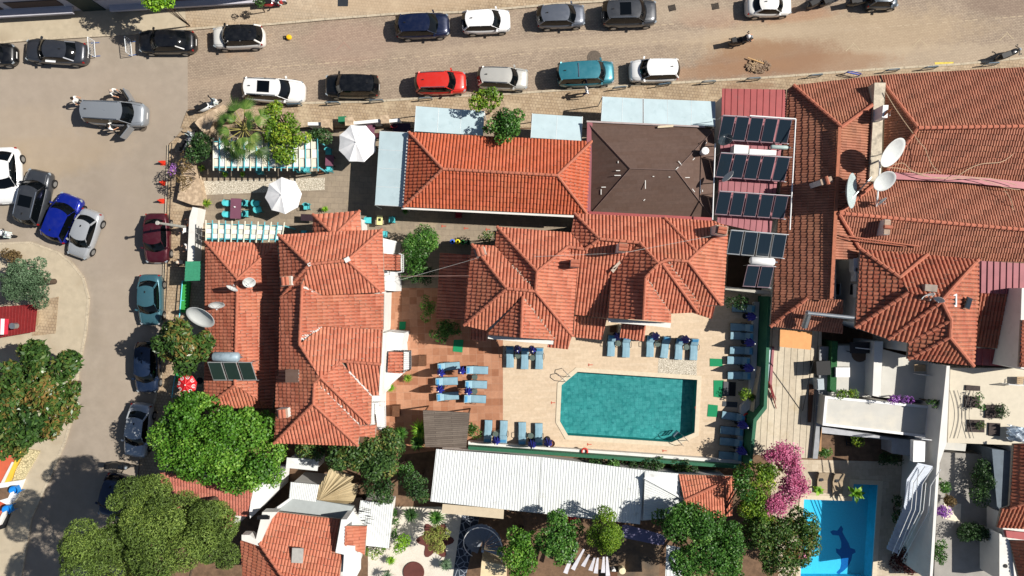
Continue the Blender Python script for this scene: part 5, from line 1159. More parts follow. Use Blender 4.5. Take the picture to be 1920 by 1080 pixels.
def closed_parasol(px, py, label):
    c = P(px, py, 1.6); t = thing('closed_parasol', (c.x, c.y, .02), label, 'parasol', 'closed navy parasols around the pool')
    mb = MB(); n = 16; prof = [(.30, 1.02), (.27, 1.35), (.19, 1.8), (.09, 2.2), (.03, 2.42)]; vs = []
    for k, (r, z) in enumerate(prof):
        for i in range(n): a = 2*math.pi*i/n; q = r*(1.15 if i % 2 else .62); vs.append((q*math.cos(a), q*math.sin(a), z - (.12 if k == 0 and i % 2 else 0)))
    mb.add(vs, [(k*n+i, k*n+(i+1) % n, (k+1)*n+(i+1) % n, (k+1)*n+i) for k in range(4) for i in range(n)] + [tuple(4*n+i for i in range(n))]); mb.build('canopy', navy, t, False, False)
    MB().tube((0, 0, 0), (0, 0, 2.45), .025, 8).build('pole', white2, t, False, False)
    MB().lathe([(.001, 2.52), (.04, 2.5), (.05, 2.45), (.03, 2.4)], 10).build('finial', white2, t, False, False)
    MB().lathe([(.001, .1), (.2, .08), (.24, .0)], 14).build('base', darkm, t, False, False)
for x, y, l in ((826,700,'closed navy parasol left in the first gap of the orange terrace loungers'),(865,696,'closed navy parasol between the two top terrace loungers'),(824,731,'closed navy parasol left in the lower gap of the terrace loungers'),(877,735,'closed navy parasol right in the lower gap of the terrace loungers'),
  (970,656,'closed navy parasol between first and second eave loungers'),(998,657,'closed navy parasol between second and third eave loungers'),(930,828,'closed navy parasol beside the second lower wall lounger'),(998,835,'closed navy parasol at the foot of the last lower wall lounger'),(1028,832,'closed navy parasol behind the brown pot'),
  (1160,632,'closed navy parasol between the two leftmost pool loungers'),(1231,631,'closed navy parasol beside the tilted lounger'),(1287,637,'closed navy parasol above the pebble mosaic'),(1411,594,'closed navy parasol under the topmost shaded lounger'),(1408,643,'closed navy parasol at the third shaded lounger'),(1406,691,'closed navy parasol level with the uppermost green mat'),(1395,798,'closed navy parasol below the lifebuoy'),(1393,847,'closed navy parasol in the lowest shaded gap')): closed_parasol(x, y, l)
tb_m = mat('grey_green_table', '4c5a54', .6, var=.1)
for x, y, l in ((890,707,'grey green side table in the first terrace gap'),(890,734,'grey green side table in the lower terrace gap'),(929,814,'side table between first and second lower wall loungers'),(995,817,'side table between third and last lower wall loungers'),(1159,644,'side table between the two leftmost pool loungers'),(1233,645,'side table beside the tilted lounger'),(1287,651,'side table on the pebble mosaic'),(971,667,'side table between first and second eave loungers'),(998,671,'side table between second and third eave loungers')):
    c = P(x, y, .45); t = thing('side_table', (c.x, c.y, .02), l, 'side table', 'grey green side tables by the loungers')
    MB().lathe([(.001, .46), (.22, .46), (.23, .44), (.22, .42), (.001, .42)], 8, a0=.39).build('table_top', tb_m, t, False, False)
    for q in range(4): a = q*1.57+.78; MB().tube((.15*math.cos(a), .15*math.sin(a), 0), (.13*math.cos(a), .13*math.sin(a), .43), .02, 5).build('leg', fr_m, t, False, False)
grn = mat('green_mat', '067a4e', .85, var=.06, sc=12)
for px, m, l in (([(1331,672),(1355,673),(1355,687),(1331,687)], grn,'green mat highest on the right side of the pool'),([(1338,713),(1357,713),(1354,746),(1338,744)], grn,'tall green mat beside the grey hatch'),([(1328,758),(1346,760),(1345,782),(1326,781)], grn,'green mat lowest on the right side of the pool'),
   ([(851,637),(869,637),(867,661),(849,659)], grn,'dark green mat at the upper edge of the sunny orange terrace'),([(749,603),(761,603),(760,618),(748,618)], grn,'small green mat in the shade near the white balcony wall'),([(1355,752),(1383,754),(1382,764),(1354,762)], mat('dark_slate', '3a3f44', .8),'slate grey strip above the lifebuoy lounger')):
    tag(MB().prism(PP(px, .04), .022, .045).build('floor_mat', m), l, 'mat')
t = thing('pool_hatch', P(1368, 729), 'grey hatch with dark opening beside the tall green mat', 'hatch'); slab(t, 'cover', [(1357,715),(1368,716),(1367,743),(1356,743)], .12, .1, mat('hatch_grey', '4a4c50', .8)); slab(t, 'opening', [(1368,716),(1380,717),(1379,743),(1367,742)], .06, .04, blackm)
for x, y, l, rr in ((1400,781,'red lifebuoy on the low wall of the shaded corner', .28),(1096,846,'red lifebuoy lying on the low wall below the pool', .28)):
    c = P(x, y, .6); mb = MB(); n = 20
    mb.lathe([(rr-.07+.07*math.cos(a*.785), .07*math.sin(a*.785)) for a in range(9)], n, (c.x, c.y, .64)); tag(mb.build('lifebuoy', mat('buoy_red', 'b02a20', .5), smooth=True), l, 'lifebuoy')
for (x, y, a, l) in ((1060,706,135,'curved steel pool ladder at the upper left pool corner'),(1276,822,-45,'curved steel pool ladder at the lower right pool corner')):
    c = P(x, y, .4); t = thing('pool_ladder', (c.x, c.y, 0), l, 'pool ladder', None, R(a))
    for s in (1, -1): MB().path([(.55, s*.25, .06), (.5, s*.25, .6), (.25, s*.25, .82), (-.1, s*.25, .75), (-.3, s*.25, .3), (-.32, s*.25, -.6)], .025, 6).build('handrail', chrome, t, False, False)
    for k in range(3): MB().box((-.32, 0, -.1-k*.25), (.08, .5, .03)).build('step', chrome, t, False, False)
# ---------------------------------------------------------------- cafe furniture
teal = mat('teal_paint', '3aa3a8', .6, var=.08); teald = mat('teal_cushion', '4cb0b6', .85, var=.08); maroon = mat('plum_table', '6a4052', .7, var=.06)
def chair(px, py, a, label, m=teald, grp='turquoise cafe chairs'):
    c = P(px, py, .5); t = thing('cafe_chair', (c.x, c.y, .015), label, 'chair', grp, R(a))
    MB().box((0, 0, .44), (.46, .46, .07)).build('seat', m, t, False, False)
    MB().lathe([(.25, .5), (.27, .88), (.24, .88), (.22, .5)], 10, (.02, 0, 0), a0=math.pi*.62, ar=math.pi*.76).build('backrest', m, t, False, False)
    for x in (-.2, .2):
        for y in (-.2, .2): MB().tube((x, y, 0), (x*.9, y*.9, .42), .02, 5).build('leg', teal, t, False, False)
    for s in (1, -1): MB().path([(-.2, s*.25, .45), (-.18, s*.25, .66), (.2, s*.25, .64), (.21, s*.24, .42)], .018, 5).build('armrest', darkm, t, False, False)
for x, y, a, l in ((426,381,0,'upper left turquoise chair at the plum table'),(426,402,0,'lower left turquoise chair at the plum table'),(459,381,180,'upper right turquoise chair at the plum table'),(459,401,180,'lower right turquoise chair at the plum table'),
 (575,387,-90,'single turquoise armchair right of the round white parasol'),(690,413,0,'turquoise armchair left of the pale yellow table'),(735,412,180,'turquoise armchair right of the pale yellow table'),(721,439,90,'turquoise chair below the pale yellow table at the roof corner'),(616,284,-90,'shaded turquoise chair above the triangular plum table'),(618,317,90,'turquoise chair below the triangular plum table'),
 (488,321,90,'turquoise chair at the lower left edge of the slatted pergola'),(562,318,90,'turquoise chair, left of the pair below the pergola'),(575,318,90,'turquoise chair, right of the pair below the pergola'),(480,382,0,'shaded turquoise chair left under the lower white parasol'),(484,394,20,'shaded turquoise chair low under the white parasol')): chair(x, y, a, l)
for x, y, l, m in ((570,438,'shaded teal chair left of the entrance roof', teald),(860,403,'red chair in the shade below the restaurant eave', mat('red_seat', '8a2030', .7)),(708,255,'dark red chair beside the upper white parasol', mat('dark_red_seat', '4a1c26', .8)),(740,236,'red chair in the shade above the long awning', MATS['red_seat'])):
    if m: chair(x, y, 90, l, m, 'single cafe chairs')
def table(px, py, sx, sy, rz, label, m):
    c = P(px, py, .74); t = thing('cafe_table', (c.x, c.y, .015), label, 'table', None, R(rz))
    MB().box((0, 0, .73), (sx, sy, .04)).build('table_top', m, t, False, False); MB().box((0, 0, .69), (sx-.1, sy-.1, .04)).build('apron', darkm, t, False, False)
    for x in (-1, 1):
        for y in (-1, 1): MB().box((x*(sx/2-.08), y*(sy/2-.08), .34), (.05, .05, .68)).build('leg', darkm, t, False, False)
table(442,391,.78,1.5,-2,'long plum table with four turquoise chairs', maroon); table(618,301,.62,.78,-2,'plum table half shaded beside the large parasol', maroon); table(695,243,.6,.9,-6,'plum table behind the upper white parasol', maroon)
table(578,408,1.1,.5,-2,'dark table in front of the small entrance roof', mat('dark_table', '2c1c24', .6)); table(712,413,.42,.68,-2,'pale yellow narrow table between two turquoise armchairs', mat('pale_yellow', 'd0cc8c', .7)); table(1150,617,.5,.5,0,'small brown table in the shadow of the porch roof', woodm)
table(753,240,1.3,.7,0,'dark plum bench table in the shade above the awning', mat('dark_plum', '2a1a34', .8)); table(601,321,.4,.4,10,'small wooden crate table below the pergola corner', woodm); table(1150,1080,.6,.6,0,'table in the bottom yard', woodm)
c = P(712, 413, .8); tag(MB().box((c.x, c.y+.05, .8), (.16, .2, .05)).build('menu_stand', darkm), 'dark menu lying on the pale yellow table', 'menu')
c = P(440, 388, .8); tag(MB().lathe([(.001, .86), (.05, .86), (.06, .76)], 10, (c.x, c.y, 0)).build('table_vase', white2), 'small white vase on the long plum table', 'vase')
c = P(696, 240, .8)
def parasol(px, py, r, z, label, m, n=8, marks=False, rot=.2, sc=.06):
    c = P(px, py, z); t = thing('open_parasol', (c.x, c.y, .0), label, 'parasol', None if marks else 'white open parasols'); vs = [(0, 0, z)]; K = 3; seg = n*4
    for k in range(1, K+1):
        for i in range(seg):
            a = 2*math.pi*i/seg + rot; f = (i % 4)/4; sag = 1 - sc*math.sin(math.pi*f)*k/K*1.6 if i % 4 else 1
            rr = r*k/K*sag; vs.append((rr*math.cos(a), rr*math.sin(a), z - .55*(k/K)**1.15*(r/1.4) - (.05*math.sin(math.pi*f) if i % 4 else 0)))
    fs = [(0, 1+i, 1+(i+1) % seg) for i in range(seg)] + [(1+(k-1)*seg+i, 1+k*seg+i, 1+k*seg+(i+1) % seg, 1+(k-1)*seg+(i+1) % seg) for k in range(1, K) for i in range(seg)]
    MB().add(vs, fs).build('canopy', m, t, False, False)
    MB().tube((0, 0, 0), (0, 0, z), .03, 8).build('pole', darkm, t, False, False); MB().lathe([(.001, .12), (.25, .1), (.28, 0)], 12).build('base', darkm, t, False, False)
    MB().lathe([(.001, z+.1), (.04, z+.06), (.05, z-.02)], 8).build('finial', white2, t, False, False)
    rb = MB()
    for i in range(n): a = 2*math.pi*i/n + rot; rb.tube((0, 0, z-.1), (r*.97*math.cos(a), r*.97*math.sin(a), z-.6*(r/1.4)), .012, 4)
    rb.build('rib', darkm, t, False, False)
    if marks:
        for i in range(n):
            a = 2*math.pi*(i+.5)/n + rot; q = Matrix.Translation((r*.72*math.cos(a), r*.72*math.sin(a), z-.35*(r/1.4))) @ Matrix.Rotation(a, 4, 'Z') @ Matrix.Rotation(.35, 4, 'Y')
            mb = MB(); mb.lathe([(.09, 0), (.13, 0)], 12, M=q, a0=.6, ar=5.1); mb.lathe([(.03, .003), (.045, .003)], 8, M=q); mb.build('emblem', white2, t, False, False)
    return t
parm = mat('parasol_white', 'd9d9da', .7, var=.03, sc=1, stain='c8c8c6', stsc=1.5, stw=.66)
parasol(667,266,1.42,2.8,'larger white octagonal parasol at the right of the slatted pergola', parm, rot=.35); parasol(527,365,1.34,2.7,'smaller white parasol in the middle of the courtyard', parm, rot=.1)
parasol(347,722,.74,2.5,'red parasol with white emblems peeking from the bright green tree', mat('parasol_red', 'b81820', .6, var=.1), marks=True)
def pergola(px, z, n, label, cols, shear=0):
    q = PP(px, z); t = thing('pergola', (q[0].x, q[0].y, 0), label, 'pergola')
    pm = mat('frosted_panel', 'd2d5d0', .6, var=.05); pc = mat('cream_panel', 'c9c4b6', .7, var=.05); tq = mat('turquoise_beam', '5ba8b2', .6); cr = mat('cream_beam', 'd8d4c0', .6)
    rows = 3; A = MB(); B = MB()
    for i in range(n):
        for r in range(rows):
            u0, u1 = i/n+.06/n, (i+.98)/n; v0, v1 = r/rows, (r+.94)/rows; f = lambda u, v: (q[0].lerp(q[1], u)).lerp(q[3].lerp(q[2], u), v) + Vector((0, 0, (.03 if (i+r) % 2 else -.02)))
            (A if (i+r) % 2 else B).prism([f(u0, v0), f(u1, v0), f(u1, v1), f(u0, v1)], .015, None)
    A.build('panel', pm, t); B.build('panel', pc, t)
    for i in range(n+1):
        a = q[0].lerp(q[1], i/n); c = q[3].lerp(q[2], i/n); d = (c-a).normalized(); u = Vector((0, 0, .07)); mb = MB(); mid = (a+c)/2 + u; mb.box(mid, ((c-a).length+.55, .05, .10), math.atan2(d.y, d.x)); mb.build('beam', (tq if i % 2 else cr) if cols else cr, t)
    for e0, e1 in ((q[0], q[1]), (q[3], q[2])):
        d = e1-e0; mid = (e0+e1)/2 - Vector((0, 0, .07)); MB().box(mid, (d.length+.2, .1, .1), math.atan2(d.y, d.x)).build('edge_beam', tq, t)
    for a in q: MB().box((a.x, a.y, z/2-.05), (.1, .1, z-.1)).build('post', tq, t)
pergola([(401,266),(596,263),(597,314),(401,313)], 2.5, 17, 'long slatted pergola with turquoise and cream beams below the palm', True)
pergola([(387,420),(533,424),(529,449),(387,447)], 2.6, 12, 'slatted pergola with alternating cream and turquoise beams above the annexe roof', True)
# ---------------------------------------------------------------- roof equipment
panelm = glassy('solar_glass', '1b2730', .22, .6); panelg = mat('dark_green_glass', '22302c', .3, var=.06)
def solar(label, tl, tr, shift, n, zt, zb, fm, gap=.12, pm=None, grp='solar collector rows on the red metal shed', legs=True):
    t = thing('solar_collector', (*P(*tl, zt).xy, 0), label, 'solar panels', grp)
    for i in range(n):
        u0, u1 = i/n, (i+1-gap)/n; f = lambda u, b: P(tl[0]+(tr[0]-tl[0])*u+(shift[0] if b else 0), tl[1]+(tr[1]-tl[1])*u+(shift[1] if b else 0), zb if b else zt)
        q = [f(u0, 0), f(u1, 0), f(u1, 1), f(u0, 1)]; fr = MB().prism(q, .09, None).build('panel_frame', fm, t)
        s = inset(q, .05); cc_ = sum(q, Vector())/4; MB().prism([Vector(((p-cc_)*.93 + cc_)) + Vector((0, 0, .012)) for p in q], .02, None).build('glass', pm or panelm, fr)
    mb = MB(); a, c = P(*tl, zt-.15), P(*tr, zt-.15); mb.tube(a, c, .03, 6); d = Vector(((shift[0])*.04, -shift[1]*.04, 0))
    a2, c2 = P(tl[0]+shift[0], tl[1]+shift[1], zb-.15), P(tr[0]+shift[0], tr[1]+shift[1], zb-.15); mb.tube(a2, c2, .03, 6)
    for k in range(4):
        for (e0, e1) in ((a, c), (a2, c2)): p = e0.lerp(e1, k/3); mb.tube((p.x, p.y, 3.3), p, .02, 5)
    mb.build('stand', steel, t); return t
pf = mat('pinkish_frame', '9a8088', .5, .3); wf = mat('aluminium_frame', 'c4c6c6', .4, .6)
solar('topmost row of five solar collectors just below the red metal roof', (1356,216), (1489,224), (-10,46), 5, 4.9, 4.1, pf)
solar('second row of five solar collectors below the white boxes', (1352,286), (1485,295), (-11,46), 5, 4.9, 4.1, pf)
solar('third row of five solar collectors below the small white dish', (1349,358), (1482,367), (-9,44), 5, 4.9, 4.1, pf)
solar('row of four solar collectors with silver frames above the white tank', (1371,431), (1479,440), (-8,45), 4, 4.9, 4.1, wf)
solar('pair of solar collectors at the lower end beside the old tile roof', (1402,497), (1455,500), (-9,40), 2, 4.4, 3.6, pf)
solar('three silver framed solar collectors on the annexe roof by the big tree', (389,679), (474,679), (11,34), 3, 4.9, 4.4, wf, pm=panelg, grp='single collector sets')
def tank(px, py, L, r, ang, z, label, m):
    c = P(px, py, z); t = thing('water_tank', (c.x, c.y, 0), label, 'water tank', None, R(ang)); M = Matrix.Rotation(math.pi/2, 4, 'Y')
    MB().lathe([(.001, -L/2-.06), (r*.7, -L/2-.04), (r, -L/2+.06), (r, L/2-.06), (r*.7, L/2+.04), (.001, L/2+.06)], 18, (0, 0, z), M=M).build('drum', m, t, True, False)
    for s in (1, -1): MB().tube((s*L*.3, 0, 3.0), (s*L*.3, 0, z-r*.8), .04, 5).build('support', steel, t, False, False)
    MB().tube((L/2, 0, z), (L/2+.25, 0, z), .06, 8).build('pipe', steel, t, False, False)
tank(424, 669, 1.75, .33, -1, 4.6, 'grey blue cylinder tank above the three silver framed collectors', mat('tank_blue_grey', '93a4ae', .5, .2, var=.1, stain='6a7a84', stsc=3))
tank(1429, 490, 1.6, .28, -4, 4.3, 'white cylinder tank with dark patch between collector rows', white2)
tank(1461, 276, 1.1, .14, -3, 4.5, 'grey green pipe shaped tank right of the white boxes', mat('tank_pale', '9aaca8', .5))
for px, l in (([(1377,271),(1404,273),(1403,288),(1376,287)], 'white square cabinet between the first and second collector rows'), ([(1406,279),(1456,282),(1455,291),(1405,289)], 'long white duct box right of the square cabinet')):
    q = PP(px, 4.4); tag(MB().prism(q, 3.4, 4.4).build('duct_box', white2), l, 'duct')
tag(MB().path([P(1341,269,4.6), P(1336,412,4.6)], .045, 6).build('white_pipe', white2), 'white pipe along the left side of the solar collectors', 'pipe')
tag(MB().path([P(1406,217,4.9), P(1492,223,4.9), P(1481,431,4.6)], .05, 6).build('white_pipe', white2), 'white pipe along the right side of the solar collectors', 'pipe')
c = P(1325, 281, 5.0); tag(MB().lathe([(.2, 3.9), (.24, 4.6), (.26, 4.7), (.001, 4.75)], 12, (c.x, c.y, 0)).build('vent_cowl', white2), 'small white vent at the right corner of the brown roof', 'vent')
dishm = mat('dish_grey_white', 'c3c6c4', .6, var=.06, sc=3, stain='a9aaa4', stsc=3, stw=.58); meshd = mat('mesh_dish', '98a4a4', .7, 0, var=.3, sc=14)
def dish(px, py, r, nx, ny, nz, z, zb, label, m=None, arm=True, feet=0.0):
    """r in m; (nx, ny, nz): the way it faces (image right, image up, up)"""
    n = Vector((nx, ny, nz)).normalized(); c = P(px, py, z)
    t = thing('satellite_dish', (c.x, c.y, zb), label, 'satellite dish'); rel = Vector((0, 0, z-zb)); q = n.to_track_quat('Z', 'Y').to_matrix().to_4x4()
    prof = [(r*k/6, .28*r*(k/6)**2) for k in range(7)]; prof[0] = (.001, 0)
    MB().lathe(prof + [(r*1.02, .27*r), (r*.98, .25*r)] + [(r*k/6, .28*r*(k/6)**2-.025) for k in range(5, 0, -1)], 28, rel, M=q).build('reflector', m or dishm, t, True, False)
    if arm:
        M = Matrix.Translation(rel) @ q; f = M @ Vector((0, 0, r*.95)); mb = MB()
        for a in (0, 2.1, 4.2): mb.tube(M @ Vector((r*.95*math.cos(a), r*.95*math.sin(a), .27*r)), f, .012, 4)
        mb.build('arm', steel, t, False, False); MB().tube(f, M @ Vector((0, 0, r*.85)), .04, 8).build('receiver', white2, t, False, False)
    MB().path([(0, 0, 0), (0, 0, max(.1, z-zb-r*.4)), tuple(rel - n*.05)], .035, 6).build('mast', steel, t, False, False)
    return t
dish(1668,283,1.02,.5,-.62,.78, 6.9,5.0,'largest white dish right of its round shadow on the old tile roof', arm=False)
dish(1656,337,.74,.12,-.62,.78, 6.6,4.9,'white dish on the pole at the pink valley gutter', arm=False)
dish(1588,358,1.15,.75,-.05,.62, 6.3,5.4,'grey mesh dish tipped onto the ridge of the old roof', m=meshd, arm=False)
dish(1652,376,.36,.75,-.75,.12, 6.2,5.0,'small white dish seen edge on below the pole dish'); dish(1661,210,.38,.7,-.7,.12, 6.2,5.0,'orange rusty dish seen edge on beside the plaster parapet', m=mat('rusty_orange', 'b8683a', .8, var=.2))
dish(379,590,.98,-.2,-.75,.75, 5.0,3.4,'largest white dish at the left edge of the annexe roof', arm=False); dish(406,569,.52,.2,-.95,.42, 5.0,3.8,'small dish with rusty centre above the largest annexe dish', m=dishm)
dish(467,528,.42,.3,-.6,.75, 5.0,3.9,'small oval dish on the shadow edge of the annexe roof'); dish(434,543,.40,.5,.85,.15, 4.9,4.0,'thin edge on dish between the two annexe dishes')
dish(1739,553,.42,.2,-.85,.5, 7.6,7.0,'small white dish on the villa roof, left of the pair'); dish(1762,560,.32,-.5,-.8,.3, 7.9,7.2,'smaller edge on dish at the villa roof ridge, right of the pair')
dish(1367,333,.48,-.7,.6,.25, 5.3,3.5,'narrow white dish between second and third collector rows', arm=False); dish(1361,264,.5,-.5,.5,.75, 4.9,3.5,'see through ring dish at the lower left of the topmost collectors', m=mat('smoked_dish', '3c464c', .4), arm=True)
tag(MB().path([P(1648,300,5.0), P(1650,310,6.3), P(1645,372,6.2), P(1642,392,5.1)], .06, 8).build('mast', white2), 'white mast pole carrying the dishes on the old roof', 'mast')
tag(MB().tube(P(1634,332,5.6), P(1592,378,5.8), .05, 6).build('strut', steel), 'long steel strut from the mast down to the mesh dish', 'strut')
c = P(1661,209,5.9); c = P(1659,210,6); tag(MB().prism(PP([(1656,197),(1666,197),(1664,221),(1654,220)], 6.3), 4.9, 6.3).build('white_cabinet', white2), 'upright white cabinet with dark side on the plaster parapet', 'cabinet')
def sag(a, c, s, r, m, label, cat='cable'):
    pts = []; n = 18
    for i in range(n+1): u = i/n; p = a.lerp(c, u); p.z -= s*4*u*(1-u); pts.append(p)
    return tag(MB().path(pts, r, 5).build('cable', m), label, cat)
sag(P(738,528,5.6),P(898,483,6.4),.35,.010,mat('cable_grey_white','a8a8a4',.7),'white cable from the hotel wing to the chimney of the central hotel')
sag(P(717,518,5.7),P(880,517,5.8),.2,.013,mat('pink_cable','a08078',.7),'dull pink cable between hotel wing and central hotel')
sag(P(1002,481,7.2),P(1172,474,7.3),.1,.009,MATS['cable_grey_white'],'thin cable over the central hotel roofs, left span'); sag(P(1175,473,7.3),P(1352,439,6.9),.1,.010,MATS['cable_grey_white'],'thin cable to the chimney at the right end of the central hotel')
sag(P(1660,172,5.3),P(1712,250,5.9),.1,.025,mat('beige_cable','b8a084',.8),'beige cable crossing the dark triangular roof face')
r6 = random.Random(4)
for k, (x0, y0, x1, y1) in enumerate(((1712,250,1762,322),(1670,304,1750,328),(1660,318,1905,345),(1700,320,1915,352),(1790,330,1920,282),(1885,360,1905,398))):
    pts = []
    for i in range(15):
        u = i/14; zz = 5.0 + (.55 if y0 < 300 else .1) ; pts.append(P(x0+(x1-x0)*u + math.sin(u*7+k)*4, y0+(y1-y0)*u + math.sin(u*9+k*2)*5, zz + .15 + .1*math.sin(u*5)))
    tag(MB().path(pts, .022, 5).build('cable', MATS['beige_cable']), ['loose cable running down from the roof peak to the pink gutter','loose cable beside the pole dish, uppermost strand','long cable strand lying over the pink gutter','second long strand ending at the right edge by the pink gutter','cable strand rising to the upper right edge','short looping cable near the right edge above the lower ridge'][k], 'cable')
t6 = P(1572, 437, 5.6); tag(MB().path([P(1575,441,5.65), P(1725,462,5.4)], .05, 6).path([P(1572,446,5.6), P(1700,462,5.3)], .04, 6).build('roof_pipe', tile_mid), 'two thin terracotta coloured pipes along the lower old roof', 'pipe')
# misc
sp = P(905, 1032, 3); st = thing('spiral_staircase', (sp.x, sp.y, 0), 'grey spiral staircase with white handrail in the bottom garden', 'staircase'); rr = 1.42
stone_g = mat('slate_step', '7d838c', .8, var=.08)
for k in range(19):
    a0 = math.pi*(-.12) + k*math.pi*1.42/18; a1 = a0 + math.pi*1.42/18*1.02; z = 2.9 - k*.16; vs = [Vector((math.cos(a)*q, math.sin(a)*q, z)) for q, a in ((.12,a0),(rr,a0),(rr,(a0+a1)/2),(rr,a1),(.12,a1))]
    MB().prism(vs, .05, None).build('step', stone_g, st, False, False)
MB().tube((0, 0, 0), (0, 0, 3.2), .1, 10).build('pole', steel, st, False, False)
MB().path([(math.cos(math.pi*(-.12)+k*math.pi*1.42/24)*rr*1.02, math.sin(math.pi*(-.12)+k*math.pi*1.42/24)*rr*1.02, 3.8-k*.12) for k in range(25)], .03, 6).build('handrail', white2, st, False, False)
tag(MB().prism(PP([(903,1052),(948,1060),(950,1088),(900,1088)], 3.0), 0, 3.0).build('landing', mat('cream_slab2','cbb995',.8)), 'cream landing at the foot of the grey spiral staircase', 'landing')
# white metal stair on the right
t = thing('metal_staircase', P(1712, 950), 'long white metal staircase with handrails beside the blue dolphin pool', 'staircase'); mm = mat('stair_white', 'b9c0ca', .6)
segs = [((1721,868),(1749,874),(1731,904),(1700,899),4.2,3.6),((1700,899),(1731,904),(1727,954),(1695,947),3.6,3.0),((1695,947),(1727,954),(1681,1038),(1661,1029),3.0,1.2)]
for (a, b_, c_, d_, z0, z1) in segs:
    A, B, C_, D = P(*a, z0), P(*b_, z0), P(*c_, z1), P(*d_, z1); n = 12
    for i in range(n):
        u, v = i/n, (i+.9)/n; zz = z0+(z1-z0)*i/n; q = [A.lerp(D, u), B.lerp(C_, u), B.lerp(C_, v), A.lerp(D, v)]
        for p in q: p.z = zz
        MB().prism(q, .05, None).build('step', mm, t)
    for w in (0, .5, 1): e = Vector((0, 0, .9)); MB().path([A.lerp(B, w)+e, D.lerp(C_, w)+e], .03, 6).build('handrail', white2, t)
MB().path([P(1736,905,4.4), P(1731,956,3.9), P(1700,1020,2.4)], .03, 6).build('handrail', white2, t); MB().path([P(1722,880,4.4), P(1716,955,3.9), P(1686,1030,2.3)], .03, 6).build('handrail', white2, t)
tag(MB().prism(PP([(1713,826),(1735,828),(1734,866),(1712,866)], 3.9), 3.5, 3.9).build('stair_landing', white2), 'white landing above the metal staircase', 'landing')
railing(None, [(1714,818),(1733,820)], 3.9, name='landing_railing').__setitem__('label', 'white railing above the stair landing'); bpy.data.objects['landing_railing']['category'] = 'railing'
for x, y, l in ((1543,901,'left beige wicker lounger at the dolphin pool'),(1572,903,'right beige wicker lounger at the dolphin pool')):
    c = P(x, y, .4); t = thing('wicker_lounger', (c.x, c.y, .02), l, 'sun lounger', None, R(90)); wk = mat('beige_wicker', '9c8a72', .85, var=.15, sc=10)
    MB().box((-.45, 0, .25), (1.0, .75, .08)).build('seat', wk, t, False, False); MB().box((.3, 0, .42), (.75, .75, .07), ry=-.5).build('backrest', wk, t, False, False)
    for xx in (-.85, .5):
        for yy in (-.3, .3): MB().tube((xx, yy, 0), (xx, yy, .24), .03, 5).build('leg', darkm, t, False, False)
    MB().box((.1, .1, .36), (.3, .25, .06), .4).build('towel', darkm, t, False, False)
c = P(1665, 838, .3); mb = MB(); tag(mb.lathe([(.001, .45), (.2, .42), (.3, .2), (.2, 0)], 10, (c.x, c.y, 0)).build('beanbag', mat('beanbag_red', 'b01c34', .7)), 'crimson beanbag in the shade left of the stair landing', 'beanbag')
c = P(1590, 825, .1); mb = MB(); [mb.tube(P(1585+k*.6, 814+k*5, .12), P(1593+k*.6, 815+k*5, .12), .03, 5) for k in range(5)]; mb.tube(P(1584,812,.12), P(1588,836,.12), .04, 5); mb.tube(P(1592,813,.12), P(1597,837,.12), .04, 5); tag(mb.build('ladder', darkm), 'small black ladder lying on the shaded terrace', 'ladder')
for x, y, l in ((1736,688,'white balcony rail and small table under the villa eave'),(1900,706,'beige sofa and rail at the right end of the bright upper terrace')):
    t = thing('balcony_set', (*P(x, y).xy, 2.0 if x < 1800 else 3.6), l, 'furniture'); railing(None if 0 else t, [(x-24, y+12), (x+4, y+14), (x+5, y+2)], (2.0 if x < 1800 else 3.6), .8); c = P(x-5, y+3, 2.8); MB().box((c.x, c.y, (2.0 if x < 1800 else 3.6)+.4), (.8, .5, .06)).build('table_top', mat('tan_cloth','a58c6c',.8), t); MB().tube((c.x, c.y, (2.0 if x < 1800 else 3.6)), (c.x, c.y, (2.0 if x < 1800 else 3.6)+.4), .05, 6).build('leg', darkm, t)
t = thing('daybed', P(1584, 697, 2.0), 'white daybed edge in the shade of the left terrace', 'daybed'); c = P(1580, 698, 2.3); MB().box((c.x, c.y, 2.25), (1.0, .7, .2)).build('mattress', white2, t); MB().box((c.x, c.y, 2.07), (1.05, .75, .14)).build('frame', darkm, t)
for k, (y, l) in enumerate(((652,'dark table set under the villa eave at the left terrace'),)):
    t = thing('dining_set', P(1612, y, 2.0), l, 'table'); c = P(1612, y, 2.7); MB().box((c.x, c.y, 2.7), (1.4, .8, .06)).build('table_top', darkm, t); [MB().tube((c.x+a, c.y+d, 2.0), (c.x+a, c.y+d, 2.7), .03, 5).build('leg', darkm, t) for a in (-.6, .6) for d in (-.3, .3)]
c = P(1612, 663, 2.0); tag(MB().lathe([(.001, 2.03), (.6, 2.03), (.62, 2.005)], 16, (c.x, c.y, 0)).build('round_rug', mat('rug_brown','5c4a3c',.9)), 'round brown rug on the shaded left terrace', 'rug')
tag(MB().tube(P(1604,652,2.9), P(1633,655,2.9), .03, 6).build('curtain_rail', white2), 'white rail at the edge of the dark table set', 'rail')
lm = mat('thin_grey_line', '6c6a66', .7)
for k, (x0, x1, l) in enumerate(((1793,1801,'left pair of curved thin rods on the bright upper terrace'),(1818,1826,'right pair of curved thin rods on the bright upper terrace'))):
    mb = MB()
    for x in (x0, x1): mb.path([P(x + (math.sin(u/12*3.14)*9)*(1 if k == 0 else -1) - (6 if k == 0 else 0), 732+u*7.5, 3.75) for u in range(13)], .018, 5)
    tag(mb.build('curved_rods', lm), l, 'rods')
